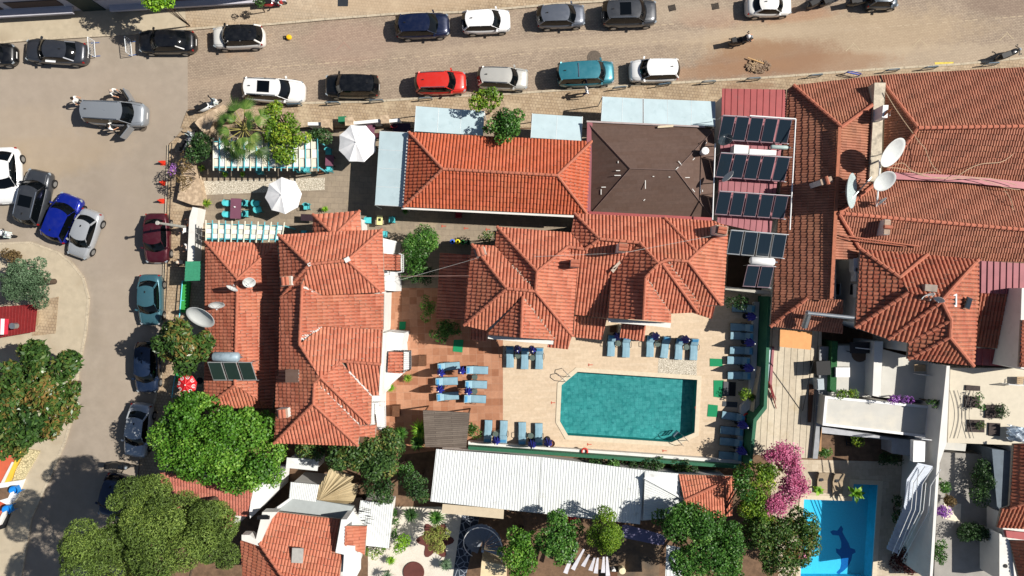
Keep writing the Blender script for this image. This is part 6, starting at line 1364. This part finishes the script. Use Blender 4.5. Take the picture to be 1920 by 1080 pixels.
for px, l in (([(1812,722),(1838,724),(1838,733),(1811,732)],'uppermost dark planter bed on the bright upper terrace'),([(1810,743),(1838,744),(1836,765),(1809,764)],'second dark planter bed on the bright upper terrace'),([(1849,759),(1882,760),(1880,785),(1848,784)],'dark planter bed right of the curved rods'),([(1816,787),(1846,788),(1846,811),(1814,810)],'planter bed in the middle of the upper terrace bottom'),([(1855,793),(1876,794),(1875,818),(1854,816)],'planter with bright green strip near the crumpled foil')):
    tag(MB().prism(PP(px, 3.72), .1, None).build('planter_bed', mat('planter_earth','3c3330',.9,var=.3,sc=6)), l, 'planter')
mb = MB(); r7 = random.Random(8); vs = []; 
for i in range(9):
    for j in range(9): c = P(1888+i*4.6, 795+j*3.6+i*1.0, 4.2); vs.append((c.x, c.y, 4.0+r7.uniform(0, .6)))
mb.add(vs, [(i*9+j, (i+1)*9+j, (i+1)*9+j+1, i*9+j+1) for i in range(8) for j in range(8)]); tag(mb.build('plastic_cover', mat('foil', 'b8c2cc', .3, .3)), 'crumpled silver plastic cover at the right edge of the upper terrace', 'cover')
for x, y, l in ((33,917,'upper bright blue plastic chair pair at the left edge pavement'),(20,953,'lower bright blue plastic chair pair at the left edge pavement')):
    c = P(x, y, .5); t = thing('plastic_chair', (c.x, c.y, .11), l, 'chair', None, R(-70)); bl = mat('bright_blue_plastic', '1c7cc8', .5)
    MB().box((0, 0, .44), (.5, .5, .05)).box((0, .12, .5), (.5, .3, .05)).build('seat', bl, t, False, False); MB().lathe([(.3, .45), (.34, .85), (.31, .85), (.27, .45)], 14, a0=.2, ar=math.pi*1.5).build('backrest', bl, t, False, False)
    for a in (-.2, .2):
        for b2 in (-.2, .2): MB().tube((a, b2, 0), (a, b2, .43), .025, 5).build('leg', bl, t, False, False)
t = thing('market_stall_cloth', P(8, 613, 2.5), 'red and white striped cloth lying on the dark red metal roof', 'cloth'); q = PP([(-20,597),(16,598),(14,627),(-20,628)], 2.75)
for k in range(5): MB().prism([q[0].lerp(q[1], k/5), q[0].lerp(q[1], (k+1)/5), q[3].lerp(q[2], (k+1)/5), q[3].lerp(q[2], k/5)], .03, None).build('stripe', [mat('cloth_red','c0283c',.8), white2][k % 2], t)
c = P(25, 611, 2.8); tag(MB().tube((c.x, c.y, 2.5), (c.x, c.y, 2.95), .22, 10).build('chimney_pipe', steel), 'round grey vent right of the striped cloth', 'vent')
# slatted white fins in the bottom yard
for k, (x0, y0, x1, y1) in enumerate(((1082,1018,1060,1075),(1095,1030,1074,1068),(1105,1040,1093,1062),(1115,1046,1107,1070),(1121,1046,1117,1075),(1132,1044,1131,1074),(1138,1044,1140,1080))):
    a, c = P(x0, y0, 2.6), P(x1, y1, 2.3); d = (c-a).normalized(); n = Vector((-d.y, d.x, 0))*.16
    tag(MB().prism([a-n*.4, a+n*.4, c+n, c-n], .06, None).build('canvas_fin', mat('white_canvas', 'c6c4ca', .8)), ['widest white canvas fin at the left of the fanned row','second white canvas fin from the left','third white canvas fin in the fan','fourth white canvas fin in the fan','fifth narrow white canvas fin','sixth white canvas fin right of centre','rightmost white canvas fin of the fan'][k], 'shade sail', 'fanned white shade sails in the bottom yard')
for x, y, r, m, l in ((1151,1071,.16,white2,'small white pot lid by the bottom edge'),(1167,1071,.26,mat('cream_lid','d8cca8',.7),'large cream round lid by the bottom edge')):
    c = P(x, y, .6); tag(MB().lathe([(.001, .62), (r*.9, .6), (r, .55), (r*.9, 0)], 16, (c.x, c.y, 0)).build('round_drum', m), l, 'drum')
tag(MB().prism(PP([(1167,985),(1175,984),(1250,1005),(1245,1022),(1235,1022),(1168,1008)], 2.2), 2.1, 2.2).build('torn_tarp', mat('lavender_tarp', '6e6a88', .7, var=.12)), 'torn lavender grey tarpaulin below the long white roof', 'tarpaulin')
ribroof(thing('blue_white_roof_shed', P(1260, 1050), 'narrow pale blue white roof between the yard and the dark green tree', 'shed'), [(1250,1022,2.6),(1275,1026,2.6),(1280,1090,2.6),(1247,1090,2.6)], 5, whs)
c = P(878, 1040); pw = mat('wine_red_paving', '58302a', .9, var=.15)
fl = []
for i in range(48): a = 2*math.pi*i/48; r_ = 1.15 + .28*math.cos(6*a); cc = P(816, 1013); fl.append((cc.x+r_*math.cos(a), cc.y+r_*math.sin(a), 0))
tag(MB().prism(fl, -.2, .05).build('flower_bed', pw), 'star shaped wine red bed around the yellow green cactus', 'flower bed')
c = P(776, 1072); tag(MB().lathe([(.8, .08), (.78, .12), (.001, .1)], 24, (c.x, c.y, 0)).build('flower_bed', pw), 'round dark red bed at the bottom edge of the gravel garden', 'flower bed')
# ---------------------------------------------------------------- VEGETATION
def leaves(lobes, ll, lw, seed=0, up=.5, tvb=(0, 1), droop=0, fold=.15, spread=(.74, 1.1)):
    """lobes: (x, y, z, rx, ry, rz, n, tone).  returns (verts, quads, tv)"""
    rg = np.random.default_rng(seed); V = []; T = []
    for (x, y, z, rx, ry, rz, n, tone) in lobes:
        n = int(n)
        if n < 1: continue
        d = rg.normal(size=(n, 3)); d[:, 2] = np.abs(d[:, 2])*1.0 - .25; d /= np.linalg.norm(d, axis=1)[:, None]
        rad = rg.uniform(spread[0], spread[1], n)[:, None]
        c = np.array([x, y, z]) + d*rad*np.array([rx, ry, rz])
        nr = d*.55 + np.array([0, 0, up]) + rg.normal(size=(n, 3))*.55; nr /= np.linalg.norm(nr, axis=1)[:, None]
        t = rg.normal(size=(n, 3)) + d*droop; t -= nr*np.sum(t*nr, axis=1)[:, None]; t /= np.linalg.norm(t, axis=1)[:, None] + 1e-9
        b = np.cross(nr, t); s = rg.uniform(.65, 1.25, n)[:, None]; L = t*ll*s; Wd = b*lw*s
        q = np.stack([c - L*.5, c + Wd*.5 + nr*ll*fold*.3, c + L*.5 - nr*ll*fold, c - Wd*.5 + nr*ll*fold*.3], axis=1); V.append(q.reshape(-1, 3))
        T.append(np.clip(rg.uniform(0, 1, n)*.55 + tone*.45, 0, 1)*(tvb[1]-tvb[0]) + tvb[0])
    V = np.concatenate(V); T = np.concatenate(T); return V, T
def leafobj(name, V, T, m, parent=None, off=Vector((0, 0, 0))):
    n = len(T); me = bpy.data.meshes.new(name); V = V - np.array(off); me.vertices.add(n*4); me.vertices.foreach_set('co', V.astype(np.float32).ravel())
    me.loops.add(n*4); me.loops.foreach_set('vertex_index', np.arange(n*4, dtype=np.int32)); me.polygons.add(n); me.polygons.foreach_set('loop_start', np.arange(0, n*4, 4, dtype=np.int32))
    try: me.polygons.foreach_set('loop_total', np.full(n, 4, dtype=np.int32))
    except Exception: pass
    at = me.attributes.new('tv', 'FLOAT', 'FACE'); at.data.foreach_set('value', T.astype(np.float32))
    me.materials.append(m); me.update(calc_edges=True); me.validate(); o = bpy.data.objects.new(name, me); COL.objects.link(o); o.parent = parent; return o
bark = mat('bark', '4d4034', .95, var=.25, sc=9, bmp=.5)
def crown_lobes(px, py, z, rx, ry, rg, nl, lr, dens, dome=.55, gap=0.0, zb=None):
    """lobes spread over an ellipse (image px) with a domed top"""
    out = []; k = (HC-z)/FP; cx, cy, _ = P(px, py, z)
    for i in range(nl):
        q = math.sqrt((i+.5)/nl)*.92; a = i*2.39996 + rg.uniform(-.25, .25); q = min(1.12, q*rg.uniform(.86, 1.08)*(1 + .13*math.sin(3*a+nl) + .10*math.sin(5*a+px)))
        w = rx*k; h = ry*k; R_ = min(w, h); x = cx + math.cos(a)*q*(w-lr*.6); y = cy + math.sin(a)*q*(h-lr*.6)
        zz = z + dome*R_*(math.sqrt(max(0, 1-q*q))-.55) + rg.uniform(-1.0, .8)*lr; r = lr*rg.uniform(.5, 1.35)
        if rg.random() < gap: continue
        out.append((x, y, zz, r, r, r*.75, dens*r*r, rg.random()))
    return out
def tree(name, px, py, z, rx, ry, nl, lr, dens, ll, lw, m, label, cat='tree', seed=1, dome=.55, gap=.08, trunk=True, up=.5, extra=(), group=None, base=0, droop=0, tr=.18, spread=(.74, 1.1)):
    rg = random.Random(seed); c = P(px, py, z); t = thing(name, (c.x, c.y, base), label, cat, group); lob = []
    for (a, b, cc, d) in [(px, py, rx, ry)] + list(extra): lob += crown_lobes(a, b, z, cc, d, rg, max(3, int(nl*cc*d/(rx*ry))), lr, dens, dome, gap)
    V, T = leaves(lob, ll, lw, seed, up, droop=droop, spread=spread)
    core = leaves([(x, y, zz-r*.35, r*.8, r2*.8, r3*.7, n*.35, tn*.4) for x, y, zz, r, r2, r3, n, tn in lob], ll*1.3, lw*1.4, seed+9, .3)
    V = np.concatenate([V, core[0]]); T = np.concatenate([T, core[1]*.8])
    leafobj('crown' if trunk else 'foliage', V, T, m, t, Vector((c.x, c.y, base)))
    b = MB(); h = z-base
    if trunk:
        b.tube((0, 0, 0), (0, 0, h*.5), tr*1.25, 10, tr*.85)
        for l in lob[::max(1, len(lob)//14)]: b.tube((0, 0, h*.42), (l[0]-c.x, l[1]-c.y, l[2]-base-l[5]*.3), tr*.55, 6, .03)
        b.build('trunk', bark, t, False, False)
    else:
        for l in lob[::max(1, len(lob)//5)]: b.tube((0, 0, 0), (l[0]-c.x, l[1]-c.y, l[2]-base), .03, 5, .01)
        b.build('stem', bark, t, False, False)
    return t
g_mag = leafmat('leaf_magnolia', '20381c', '46642c', '8a683c', .35, .15); g_bright = leafmat('leaf_bright', '2c5414', '548426', '8cb048', .5, .3)
g_olive = leafmat('leaf_grey_green', '30442c', '567050', '82987a', .6, .15); g_pine = leafmat('needles', '3a4c22', '667e36', '94a850', .6, .2)
g_citrus = leafmat('leaf_yellow_green', '34520f', '70942a', 'b2b83a', .5, .3); g_mid = leafmat('leaf_mid', '264616', '427028', '749a44', .45, .25)
g_dark = leafmat('leaf_dark', '1c3016', '345428', '5a7a3c', .5, .2); g_lime = leafmat('leaf_lime', '3f7012', '7cab26', 'a5c844', .5, .3)
g_red = leafmat('leaf_green_reddish', '24401a', '4c6e2a', '8a4a34', .5, .2); g_dry = leafmat('leaf_dry', '4a3a24', '74603c', '94804e', .8, .2); g_pink = leafmat('bract_pink', 'a8406c', 'c87094', 'dca4ba', .7, .3); g_purp = leafmat('bract_purple', '6a2080', 'a56ac0', 'c8a0d8', .7, .3)
g_yel = leafmat('cactus_yellow_green', '5c6a2a', '8c9444', 'b4b468', .6, .15); g_loq = leafmat('leaf_loquat', '24401e', '4c6a30', '8c7c3e', .5, .2); g_con = leafmat('leaf_conifer_light', '3a5c12', '6a8c22', '98ac34', .55, .3)
tree('magnolia_tree', 62, 738, 5.2, 84, 120, 46, .75, 300, .40, .17, g_mag, 'huge broad leaved magnolia with brown leaf undersides at the left edge', seed=3, dome=.5, extra=[(125,680,26,26),(30,820,60,50)], up=.35)
tree('magnolia_tree', 345, 650, 5.0, 60, 48, 20, .62, 330, .42, .16, g_mag, 'broad leaved magnolia overhanging the dark blue parked car', seed=5, dome=.45, up=.35)
tree('leafy_tree', 400, 822, 5.6, 118, 86, 46, .72, 700, .20, .13, g_bright, 'large bright green tree left of the hotel wing corner', seed=7, extra=[(475,882,62,32),(345,800,60,60),(372,752,34,22),(440,905,40,24)], dome=.7, spread=(.65, 1.2))
tree('pine_tree', 300, 1010, 11.5, 134, 92, 30, .9, 1500, .17, .042, g_pine, 'biggest round pine crown in the lower left corner', seed=11, dome=.5, extra=[(400,1010,60,70),(172,1030,66,72),(262,930,62,34),(320,980,80,50),(390,960,36,22),(260,1160,170,90)], up=.1, gap=.04, tr=.3, spread=(.82, 1.04))
tree('olive_tree', 46, 527, 3.4, 54, 50, 30, .5, 900, .17, .06, g_olive, 'dense grey green round tree above the dark red metal roof', seed=13, dome=.6)
tree('lemon_tree', 532, 243, 3.4, 52, 40, 16, .5, 480, .18, .11, g_citrus, 'yellow green citrus tree right of the palm', seed=17, dome=.4, extra=[(530,290,28,14),(505,205,40,16)])
tree('garden_shrub', 597, 255, 2.4, 26, 18, 8, .4, 520, .15, .09, g_dark, 'small dark shrub left of the larger white parasol', 'shrub', 19, trunk=False)
tree('garden_shrub', 375, 277, 2.4, 26, 28, 9, .5, 520, .16, .09, g_dark, 'dark shrub behind the rocks at the courtyard corner', 'shrub', 21, trunk=False)
tree('dry_bougainvillea', 345, 322, 2.6, 15, 48, 9, .4, 420, .13, .07, g_dry, 'dry brown bougainvillea hedge along the rock wall', 'shrub', 23, trunk=False, gap=.2)
tree('purple_bougainvillea', 325, 316, 2.2, 9, 14, 4, .3, 420, .11, .08, g_purp, 'small purple bougainvillea clump over the traffic cones', 'shrub', 25, trunk=False, gap=.2)
tree('street_bush', 914, 186, 4.2, 36, 26, 13, .45, 430, .18, .11, g_citrus, 'small tree touching the silver white SUV', seed=27, dome=.4, trunk=False)
tree('street_tree', 946, 238, 4.2, 42, 36, 18, .5, 480, .18, .11, g_mid, 'small green tree between the pale blue awnings', seed=29, dome=.5)
tree('yucca_shrub', 786, 462, 2.8, 38, 38, 18, .5, 520, .16, .08, g_mid, 'bright green bush with spiky rosettes in the passage', 'shrub', 31, trunk=False, extra=[(778,490,28,24)])
tree('garden_shrub', 912, 446, 2.0, 18, 12, 5, .35, 420, .14, .08, g_loq, 'sparse shrub at the corner of the central hotel', 'shrub', 33, trunk=False, gap=.2)
tree('garden_shrub', 808, 455, 1.6, 16, 14, 5, .35, 520, .14, .08, g_bright, 'round bright clipped bush right of the spiky rosettes', 'shrub', 34, trunk=False)
tree('garden_shrub', 802, 578, 1.6, 16, 26, 9, .35, 480, .14, .07, g_bright, 'leafy green shrub in the shaded terrace passage', 'shrub', 35, trunk=False)
tree('garden_shrub', 836, 620, 1.5, 38, 20, 16, .42, 560, .16, .07, g_mid, 'long dark shrub below the shaded side roof', 'shrub', 37, trunk=False, gap=.15)
tree('garden_shrub', 785, 518, 1.5, 32, 18, 12, .42, 520, .15, .08, g_dark, 'dark planting in the shade between the hotel buildings', 'shrub', 38, trunk=False)
tree('oleander_shrub', 882, 806, 1.8, 20, 17, 8, .35, 560, .14, .06, g_mid, 'round green shrub beside the first lower wall lounger', 'shrub', 39, trunk=False)
tree('loquat_tree', 695, 856, 4.6, 54, 46, 24, .6, 430, .24, .11, g_loq, 'mixed green and brown tree at the lower right corner of the hotel wing', seed=41, extra=[(640,862,34,24),(730,830,26,30)])
tree('loquat_tree', 578, 848, 3.2, 30, 14, 7, .45, 430, .22, .1, g_loq, 'flat loquat foliage directly below the hotel wing', seed=43)
tree('garden_tree', 712, 920, 3.4, 34, 28, 11, .5, 480, .18, .08, g_dark, 'dark green tree right of the tan canvas tent', seed=45, extra=[(700,890,20,20)])
tree('garden_tree', 780, 908, 3.4, 32, 30, 11, .5, 480, .18, .08, g_dark, 'dark green tree touching the left end of the long white roof', seed=47)
tree('garden_shrub', 752, 878, 2.6, 26, 16, 6, .4, 480, .16, .08, g_mid, 'green shrub between the two dark garden trees', 'shrub', 48, trunk=False)
tree('orange_tree', 978, 1032, 4.6, 38, 52, 18, .55, 520, .18, .11, g_bright, 'leftmost of the three rounded trees at the bottom, beside the spiral stair', seed=49, dome=.7)
tree('orange_tree', 1048, 1014, 4.8, 44, 52, 18, .55, 520, .18, .11, g_mid, 'middle rounded tree at the bottom by the red awning', seed=51, dome=.7, extra=[(1042,972,20,16)])
tree('conifer_tree', 1134, 1002, 5.2, 36, 40, 18, .5, 900, .13, .06, g_con, 'pointed yellow green conifer leaning over the long white roof', seed=53, dome=1.3, extra=[(1133,962,14,14)])
tree('dark_tree', 1280, 980, 5.2, 58, 46, 20, .6, 560, .17, .1, g_mid, 'dark green tree at the right end of the long white roof', seed=55, dome=.6, extra=[(1305,1045,58,50),(1320,985,40,34)])
tree('dark_tree', 1362, 1010, 4.6, 34, 52, 14, .55, 520, .17, .1, g_mid, 'dense green tree below the small terracotta roof', seed=57, extra=[(1372,1060,36,40),(1392,905,20,44)])
tree('bougainvillea_shrub', 1432, 890, 3.2, 36, 34, 13, .5, 520, .16, .1, g_citrus, 'green leafy mass of the bougainvillea beside the pool corner', 'shrub', 59, trunk=False, extra=[(1410,930,34,44),(1425,960,34,30)])
tree('pink_bougainvillea', 1465, 856, 3.5, 40, 26, 18, .42, 700, .13, .10, g_pink, 'vivid pink bougainvillea flowers over the concrete yard', 'shrub', 61, trunk=False, extra=[(1484,888,22,40),(1498,908,18,18),(1474,925,24,26),(1458,945,30,26)], gap=.05, spread=(.5, 1.35))
tree('bougainvillea_shrub', 1470, 1022, 3.2, 80, 58, 44, .55, 640, .16, .1, g_red, 'wide green and reddish bush left of the dolphin pool', 'shrub', 63, trunk=False, extra=[(1500,985,36,34),(1430,990,40,34)])
tree('pink_bougainvillea', 1500, 1040, 3.9, 16, 14, 4, .3, 260, .12, .09, g_pink, 'few faded pink blossoms on the wide bush by the dolphin pool', 'shrub', 65, trunk=False, gap=.3)
tree('ivy_hedge', 1190, 869, 1.0, 110, 8, 22, .35, 620, .14, .09, g_dark, 'dark ivy strip between the green fence and the long white roof', 'hedge', 67, trunk=False, extra=[(1290,880,40,8)], dome=.3)
tree('garden_shrub', 1150, 876, 1.8, 13, 11, 4, .35, 520, .14, .08, g_mid, 'green tuft pushing over the edge of the long white roof', 'shrub', 69, trunk=False)
tree('garden_shrub', 1386, 566, 1.8, 26, 12, 6, .4, 480, .15, .08, g_dark, 'dark shrub at the top of the shaded lounger column', 'shrub', 71, trunk=False)
tree('potted_bush', 1394, 740, 1.2, 12, 12, 4, .3, 480, .14, .07, g_citrus, 'potted bush below the grey pool hatch', 'plant', 73, trunk=False)
tree('lime_bush', 754, 1020, 1.6, 20, 22, 8, .35, 620, .13, .08, g_lime, 'bright lime green round bush in the gravel garden', 'shrub', 75, trunk=False)
tree('cactus_tree', 815, 1011, 2.4, 26, 28, 12, .35, 620, .20, .045, g_yel, 'yellow green cactus tree in the wine red star bed', 'cactus', 77, trunk=False)
tree('flower_shrub', 700, 1035, 1.2, 26, 14, 6, .35, 480, .14, .07, g_citrus, 'loose flowering shrub below the white metal roof shed', 'shrub', 79, trunk=False, gap=.2)
for k, (x, y, l) in enumerate(((740,962,'highest clipped bush in the row by the shed'),(741,978,'second clipped bush in the row by the shed'),(741,992,'third clipped bush in the row by the shed'),(740,1003,'lowest clipped bush in the row by the shed'))): tree('clipped_bush', x, y, .6, 6, 6, 3, .22, 900, .1, .07, g_mid, l, 'shrub', 81+k, trunk=False, group='clipped bushes')
tree('street_tree', 296, 0, 5.0, 30, 12, 8, .5, 480, .18, .11, g_lime, 'bright green branches at the top edge over the pavement', seed=87, trunk=False)
tree('street_tree', 262, -36, 5.0, 62, 36, 14, .6, 420, .2, .12, g_mid, 'tree outside the top edge shading the concrete pavement', seed=88)
tree('garden_shrub', 478, 2, 2.2, 18, 8, 4, .4, 420, .15, .09, g_dark, 'dark bush at the top edge left of the red scooter', 'shrub', 89, trunk=False)
tree('brown_hedge', 22, 478, 1.2, 30, 12, 7, .35, 520, .13, .08, g_dry, 'brown dry hedge above the grey green round tree', 'hedge', 90, trunk=False)
tree('window_box_vine', 1590, 738, 2.6, 26, 9, 6, .3, 520, .12, .07, g_citrus, 'green vine at the left of the flat roof flower row', 'plant', 91, trunk=False, base=2, gap=.1)
tree('window_box_vine', 1690, 748, 3.6, 32, 7, 8, .25, 480, .10, .07, g_purp, 'mauve flowering vine along the flat roof', 'plant', 92, trunk=False, base=2)
tree('window_box_vine', 1748, 754, 3.6, 16, 9, 5, .3, 520, .12, .07, g_mid, 'green vine at the right end of the flat roof flower row', 'plant', 93, trunk=False, base=2)
tree('terrace_vine', 1837, 752, 4.2, 9, 24, 6, .3, 380, .13, .08, g_mid, 'vine over the planter beds of the bright upper terrace', 'plant', 94, trunk=False, base=3.6, gap=.2)
tree('terrace_vine', 1878, 773, 4.2, 10, 14, 4, .3, 480, .12, .07, g_dark, 'dark shrub right of the third planter bed', 'plant', 95, trunk=False, base=3.6)
tree('terrace_vine', 1842, 797, 4.2, 10, 9, 3, .3, 480, .12, .07, g_loq, 'small shrub in the middle bottom planter', 'plant', 96, trunk=False, base=3.6)
for k, (x, y, rx, ry, mm_, l, nm) in enumerate(((1770,912,11,11,g_mid,'green potted plant beside the white retaining wall','potted_plant'),(1768,958,11,10,g_purp,'purple flowers left of the square cream slab','flower_plant'),(1782,940,9,8,g_dry,'rust red plant above the square cream slab','potted_plant'),
   (1762,1040,11,30,g_mid,'green climber along the lower retaining wall','climber'),(1700,1050,22,30,leafmat('leaf_dark_red','2c1010','4a1a18','6a2a22',.6,.2),'dark red bush at the foot of the metal staircase','shrub'),(1665,860,26,10,g_dark,'dark low hedge below the crimson beanbag','hedge'),(1828,1000,34,14,g_dark,'dark shrubs on the shaded lower garden terrace','shrub'),
   (1840,900,22,50,g_dark,'tall dark shrubs in the middle of the shaded garden','shrub'),(1606,820,6,22,g_citrus,'narrow strip of yellow green plants by the small ladder','plant_strip'),(1545,848,16,8,g_mid,'green plants below the small shaded courtyard','plant_strip'),(1685,960,9,34,g_dark,'dark planting left of the metal staircase','shrub'))):
    bz = 2.2 if x > 1750 else 0; tree(nm, x, y, bz+.8, rx, ry, 7 if rx*ry < 400 else 14, .32 if rx*ry < 400 else .5, 520, .14, .08, mm_, l, 'plant', 100+k, trunk=False, base=bz)
def rosette(px, py, z, r, n, label, m, w=.07, base=0, cat='plant', nm='yucca_plant', el=(.1, 1.3), seed=0):
    c = P(px, py, z); t = thing(nm, (c.x, c.y, base), label, cat); rg = random.Random(seed or int(px*7+py)); V = []; T = []
    for i in range(n):
        a = i*2.39996; e = el[0]+(el[1]-el[0])*(i/n)**1.1; L = r*rg.uniform(.8, 1.1); hd = Vector((math.cos(a), math.sin(a), 0)); p0 = Vector((0, 0, z-base)); p1 = p0 + (hd*math.cos(e)+Vector((0, 0, math.sin(e))))*L*.55; p2 = p1 + (hd*math.cos(e*.5-.2)+Vector((0, 0, math.sin(e*.5-.35))))*L*.5; sd = Vector((-hd.y, hd.x, 0))*w
        V += [p0-sd*.4, p1-sd, p1+sd, p0+sd*.4, p1-sd, p2, p2, p1+sd]; V[-2] = p2 + sd*.08; q = rg.random(); T += [q, q*.9]
    leafobj('leaves', np.array([tuple(v) for v in V]), np.array(T), m, t); MB().tube((0, 0, 0), (0, 0, z-base), .07, 7, .05).build('stem', bark, t, False, False); return t
for a in ((772,456,2.9,.75,70,'spiky rosette on the left of the passage bush',g_mid),(795,447,3.0,.75,70,'spiky rosette on the right of the passage bush',g_mid),(788,805,1.6,.8,60,'spiky yucca rosette left of the plank roof',g_lime),(752,812,1.4,.6,50,'smaller yucca rosette left of the plank roof pair',g_mid),(784,829,1.3,.7,56,'yucca rosette touching the lower plank roof edge',g_mid),
  (765,709,.5,.42,40,'potted yellow green palm tuft at the terrace edge',g_citrus),(733,727,.4,.38,30,'grassy tuft below the white balcony block',g_lime),(755,628,.5,.35,30,'small tuft right of the shaded balcony wall',g_lime),(1408,745,.9,.38,40,'pale yellow green rosette on the low wall',g_citrus),(771,964,1.2,.7,50,'dark spiky agave in the upper gravel garden',g_dark),(818,970,1.3,.75,50,'dark yucca next to the beige awning',g_mid),
  (733,1050,.5,.42,40,'small agave near the flowering shrub',g_lime),(836,1058,.7,.55,46,'variegated agave right of the wine red bed',g_olive),(725,1078,.8,.5,36,'agave at the bottom edge of the gravel garden',g_olive),(379,315,.6,.32,34,'small rosette plant right of the dry bougainvillea',g_citrus),(388,381,.5,.42,40,'bushy green pot plant at the end of the rock wall',g_citrus),(1533,905+14,.9,.5,10,'banana leaf left at the dolphin pool edge',g_lime),(1604,925,1.0,.75,9,'banana plant at the upper corner of the dolphin pool',g_lime),
  (760,396,.5,.3,24,'small palm tuft in the shade below the long awning',g_mid),(422,326,.4,.28,24,'small potted plant left below the slatted pergola',g_lime),(455,326,.4,.25,24,'small potted plant in terracotta below the pergola',g_lime),(610,392,.4,.3,24,'green plant half hidden by the entrance roof',g_lime)):
    rosette(*a[:5], a[5], a[6], w=.16 if 'banana' in a[5] else .05 if a[3] > .5 else .035)
for x, y, r, l, m in ((1034,831,.26,'brown wicker pot at the lower pool wall',mat('wicker_pot','6a4232',.8,var=.2,sc=14)),(748,699,.18,'dark planter crate at the terrace edge by the balcony',woodm)):
    c = P(x, y, .4); tag(MB().lathe([(r*.75, 0), (r, .5), (r*.9, .5), (r*.85, .4), (.001, .4)], 16, (c.x, c.y, .02)).build('plant_pot', m), l, 'pot')
for (x, y, l) in ((792,676,'wooden crate planter right of the white balcony'),(743,770,'wooden crate right of the lower balcony railing')):
    c = P(x, y, .5); tag(MB().box((c.x, c.y, .4), (.5, .8, .75)).build('wooden_crate', woodm), l, 'crate')
# palm
c = P(455, 240, 4.0); t = thing('palm_tree', (c.x, c.y, 0), 'fan palm with drooping green fronds left of the citrus tree', 'palm tree'); rg = random.Random(77)
MB().tube((0, 0, 0), (0, 0, 3.6), .28, 12, .2).build('trunk', bark, t, False, False)
pf1 = leafmat('palm_frond', '24391a', '4c6a28', '84904c', .5, .12)
for k in range(22):
    a = k*2.39996 + rg.uniform(-.2, .2); e = 1.05 - 1.35*(k/22)**.75; L = rg.uniform(1.85, 2.45)*(.62 + .42*(k/22)); hd = Vector((math.cos(a), math.sin(a), 0)); p0 = Vector((0, 0, 3.7)); p1 = p0 + (hd*math.cos(e)+Vector((0, 0, math.sin(e))))*L*.75
    V = []; T = []; ax = (hd*math.cos(e-.45)+Vector((0, 0, math.sin(e-.45)))).normalized(); sd = Vector((-hd.y, hd.x, 0)); nb = 17; tone = rg.random()
    for i in range(nb):
        th = (i/(nb-1)-.5)*2.5; d = ax*math.cos(th)+sd*math.sin(th); ln = L*.66*(1-.34*abs(th))*rg.uniform(.88, 1.08); b = d.cross(Vector((0, 0, 1))).normalized()*.030; p2 = p1 + d*ln*.5; p3 = p1 + d*ln - Vector((0, 0, .22*ln)); q = min(1, .35*rg.random()+.6*tone)
        V += [p1-b*.6, p2-b*1.1, p2+b*1.1, p1+b*.6, p2-b*1.1, p3-b*.05, p3+b*.05, p2+b*1.1]; T += [q, q]
    f = leafobj('frond', np.array([tuple(v) for v in V]), np.array(T), pf1, t); MB().tube(p0, p1, .03, 5).build('stalk', mat('stalk_tan', '8c8448', .7), f, False, False)
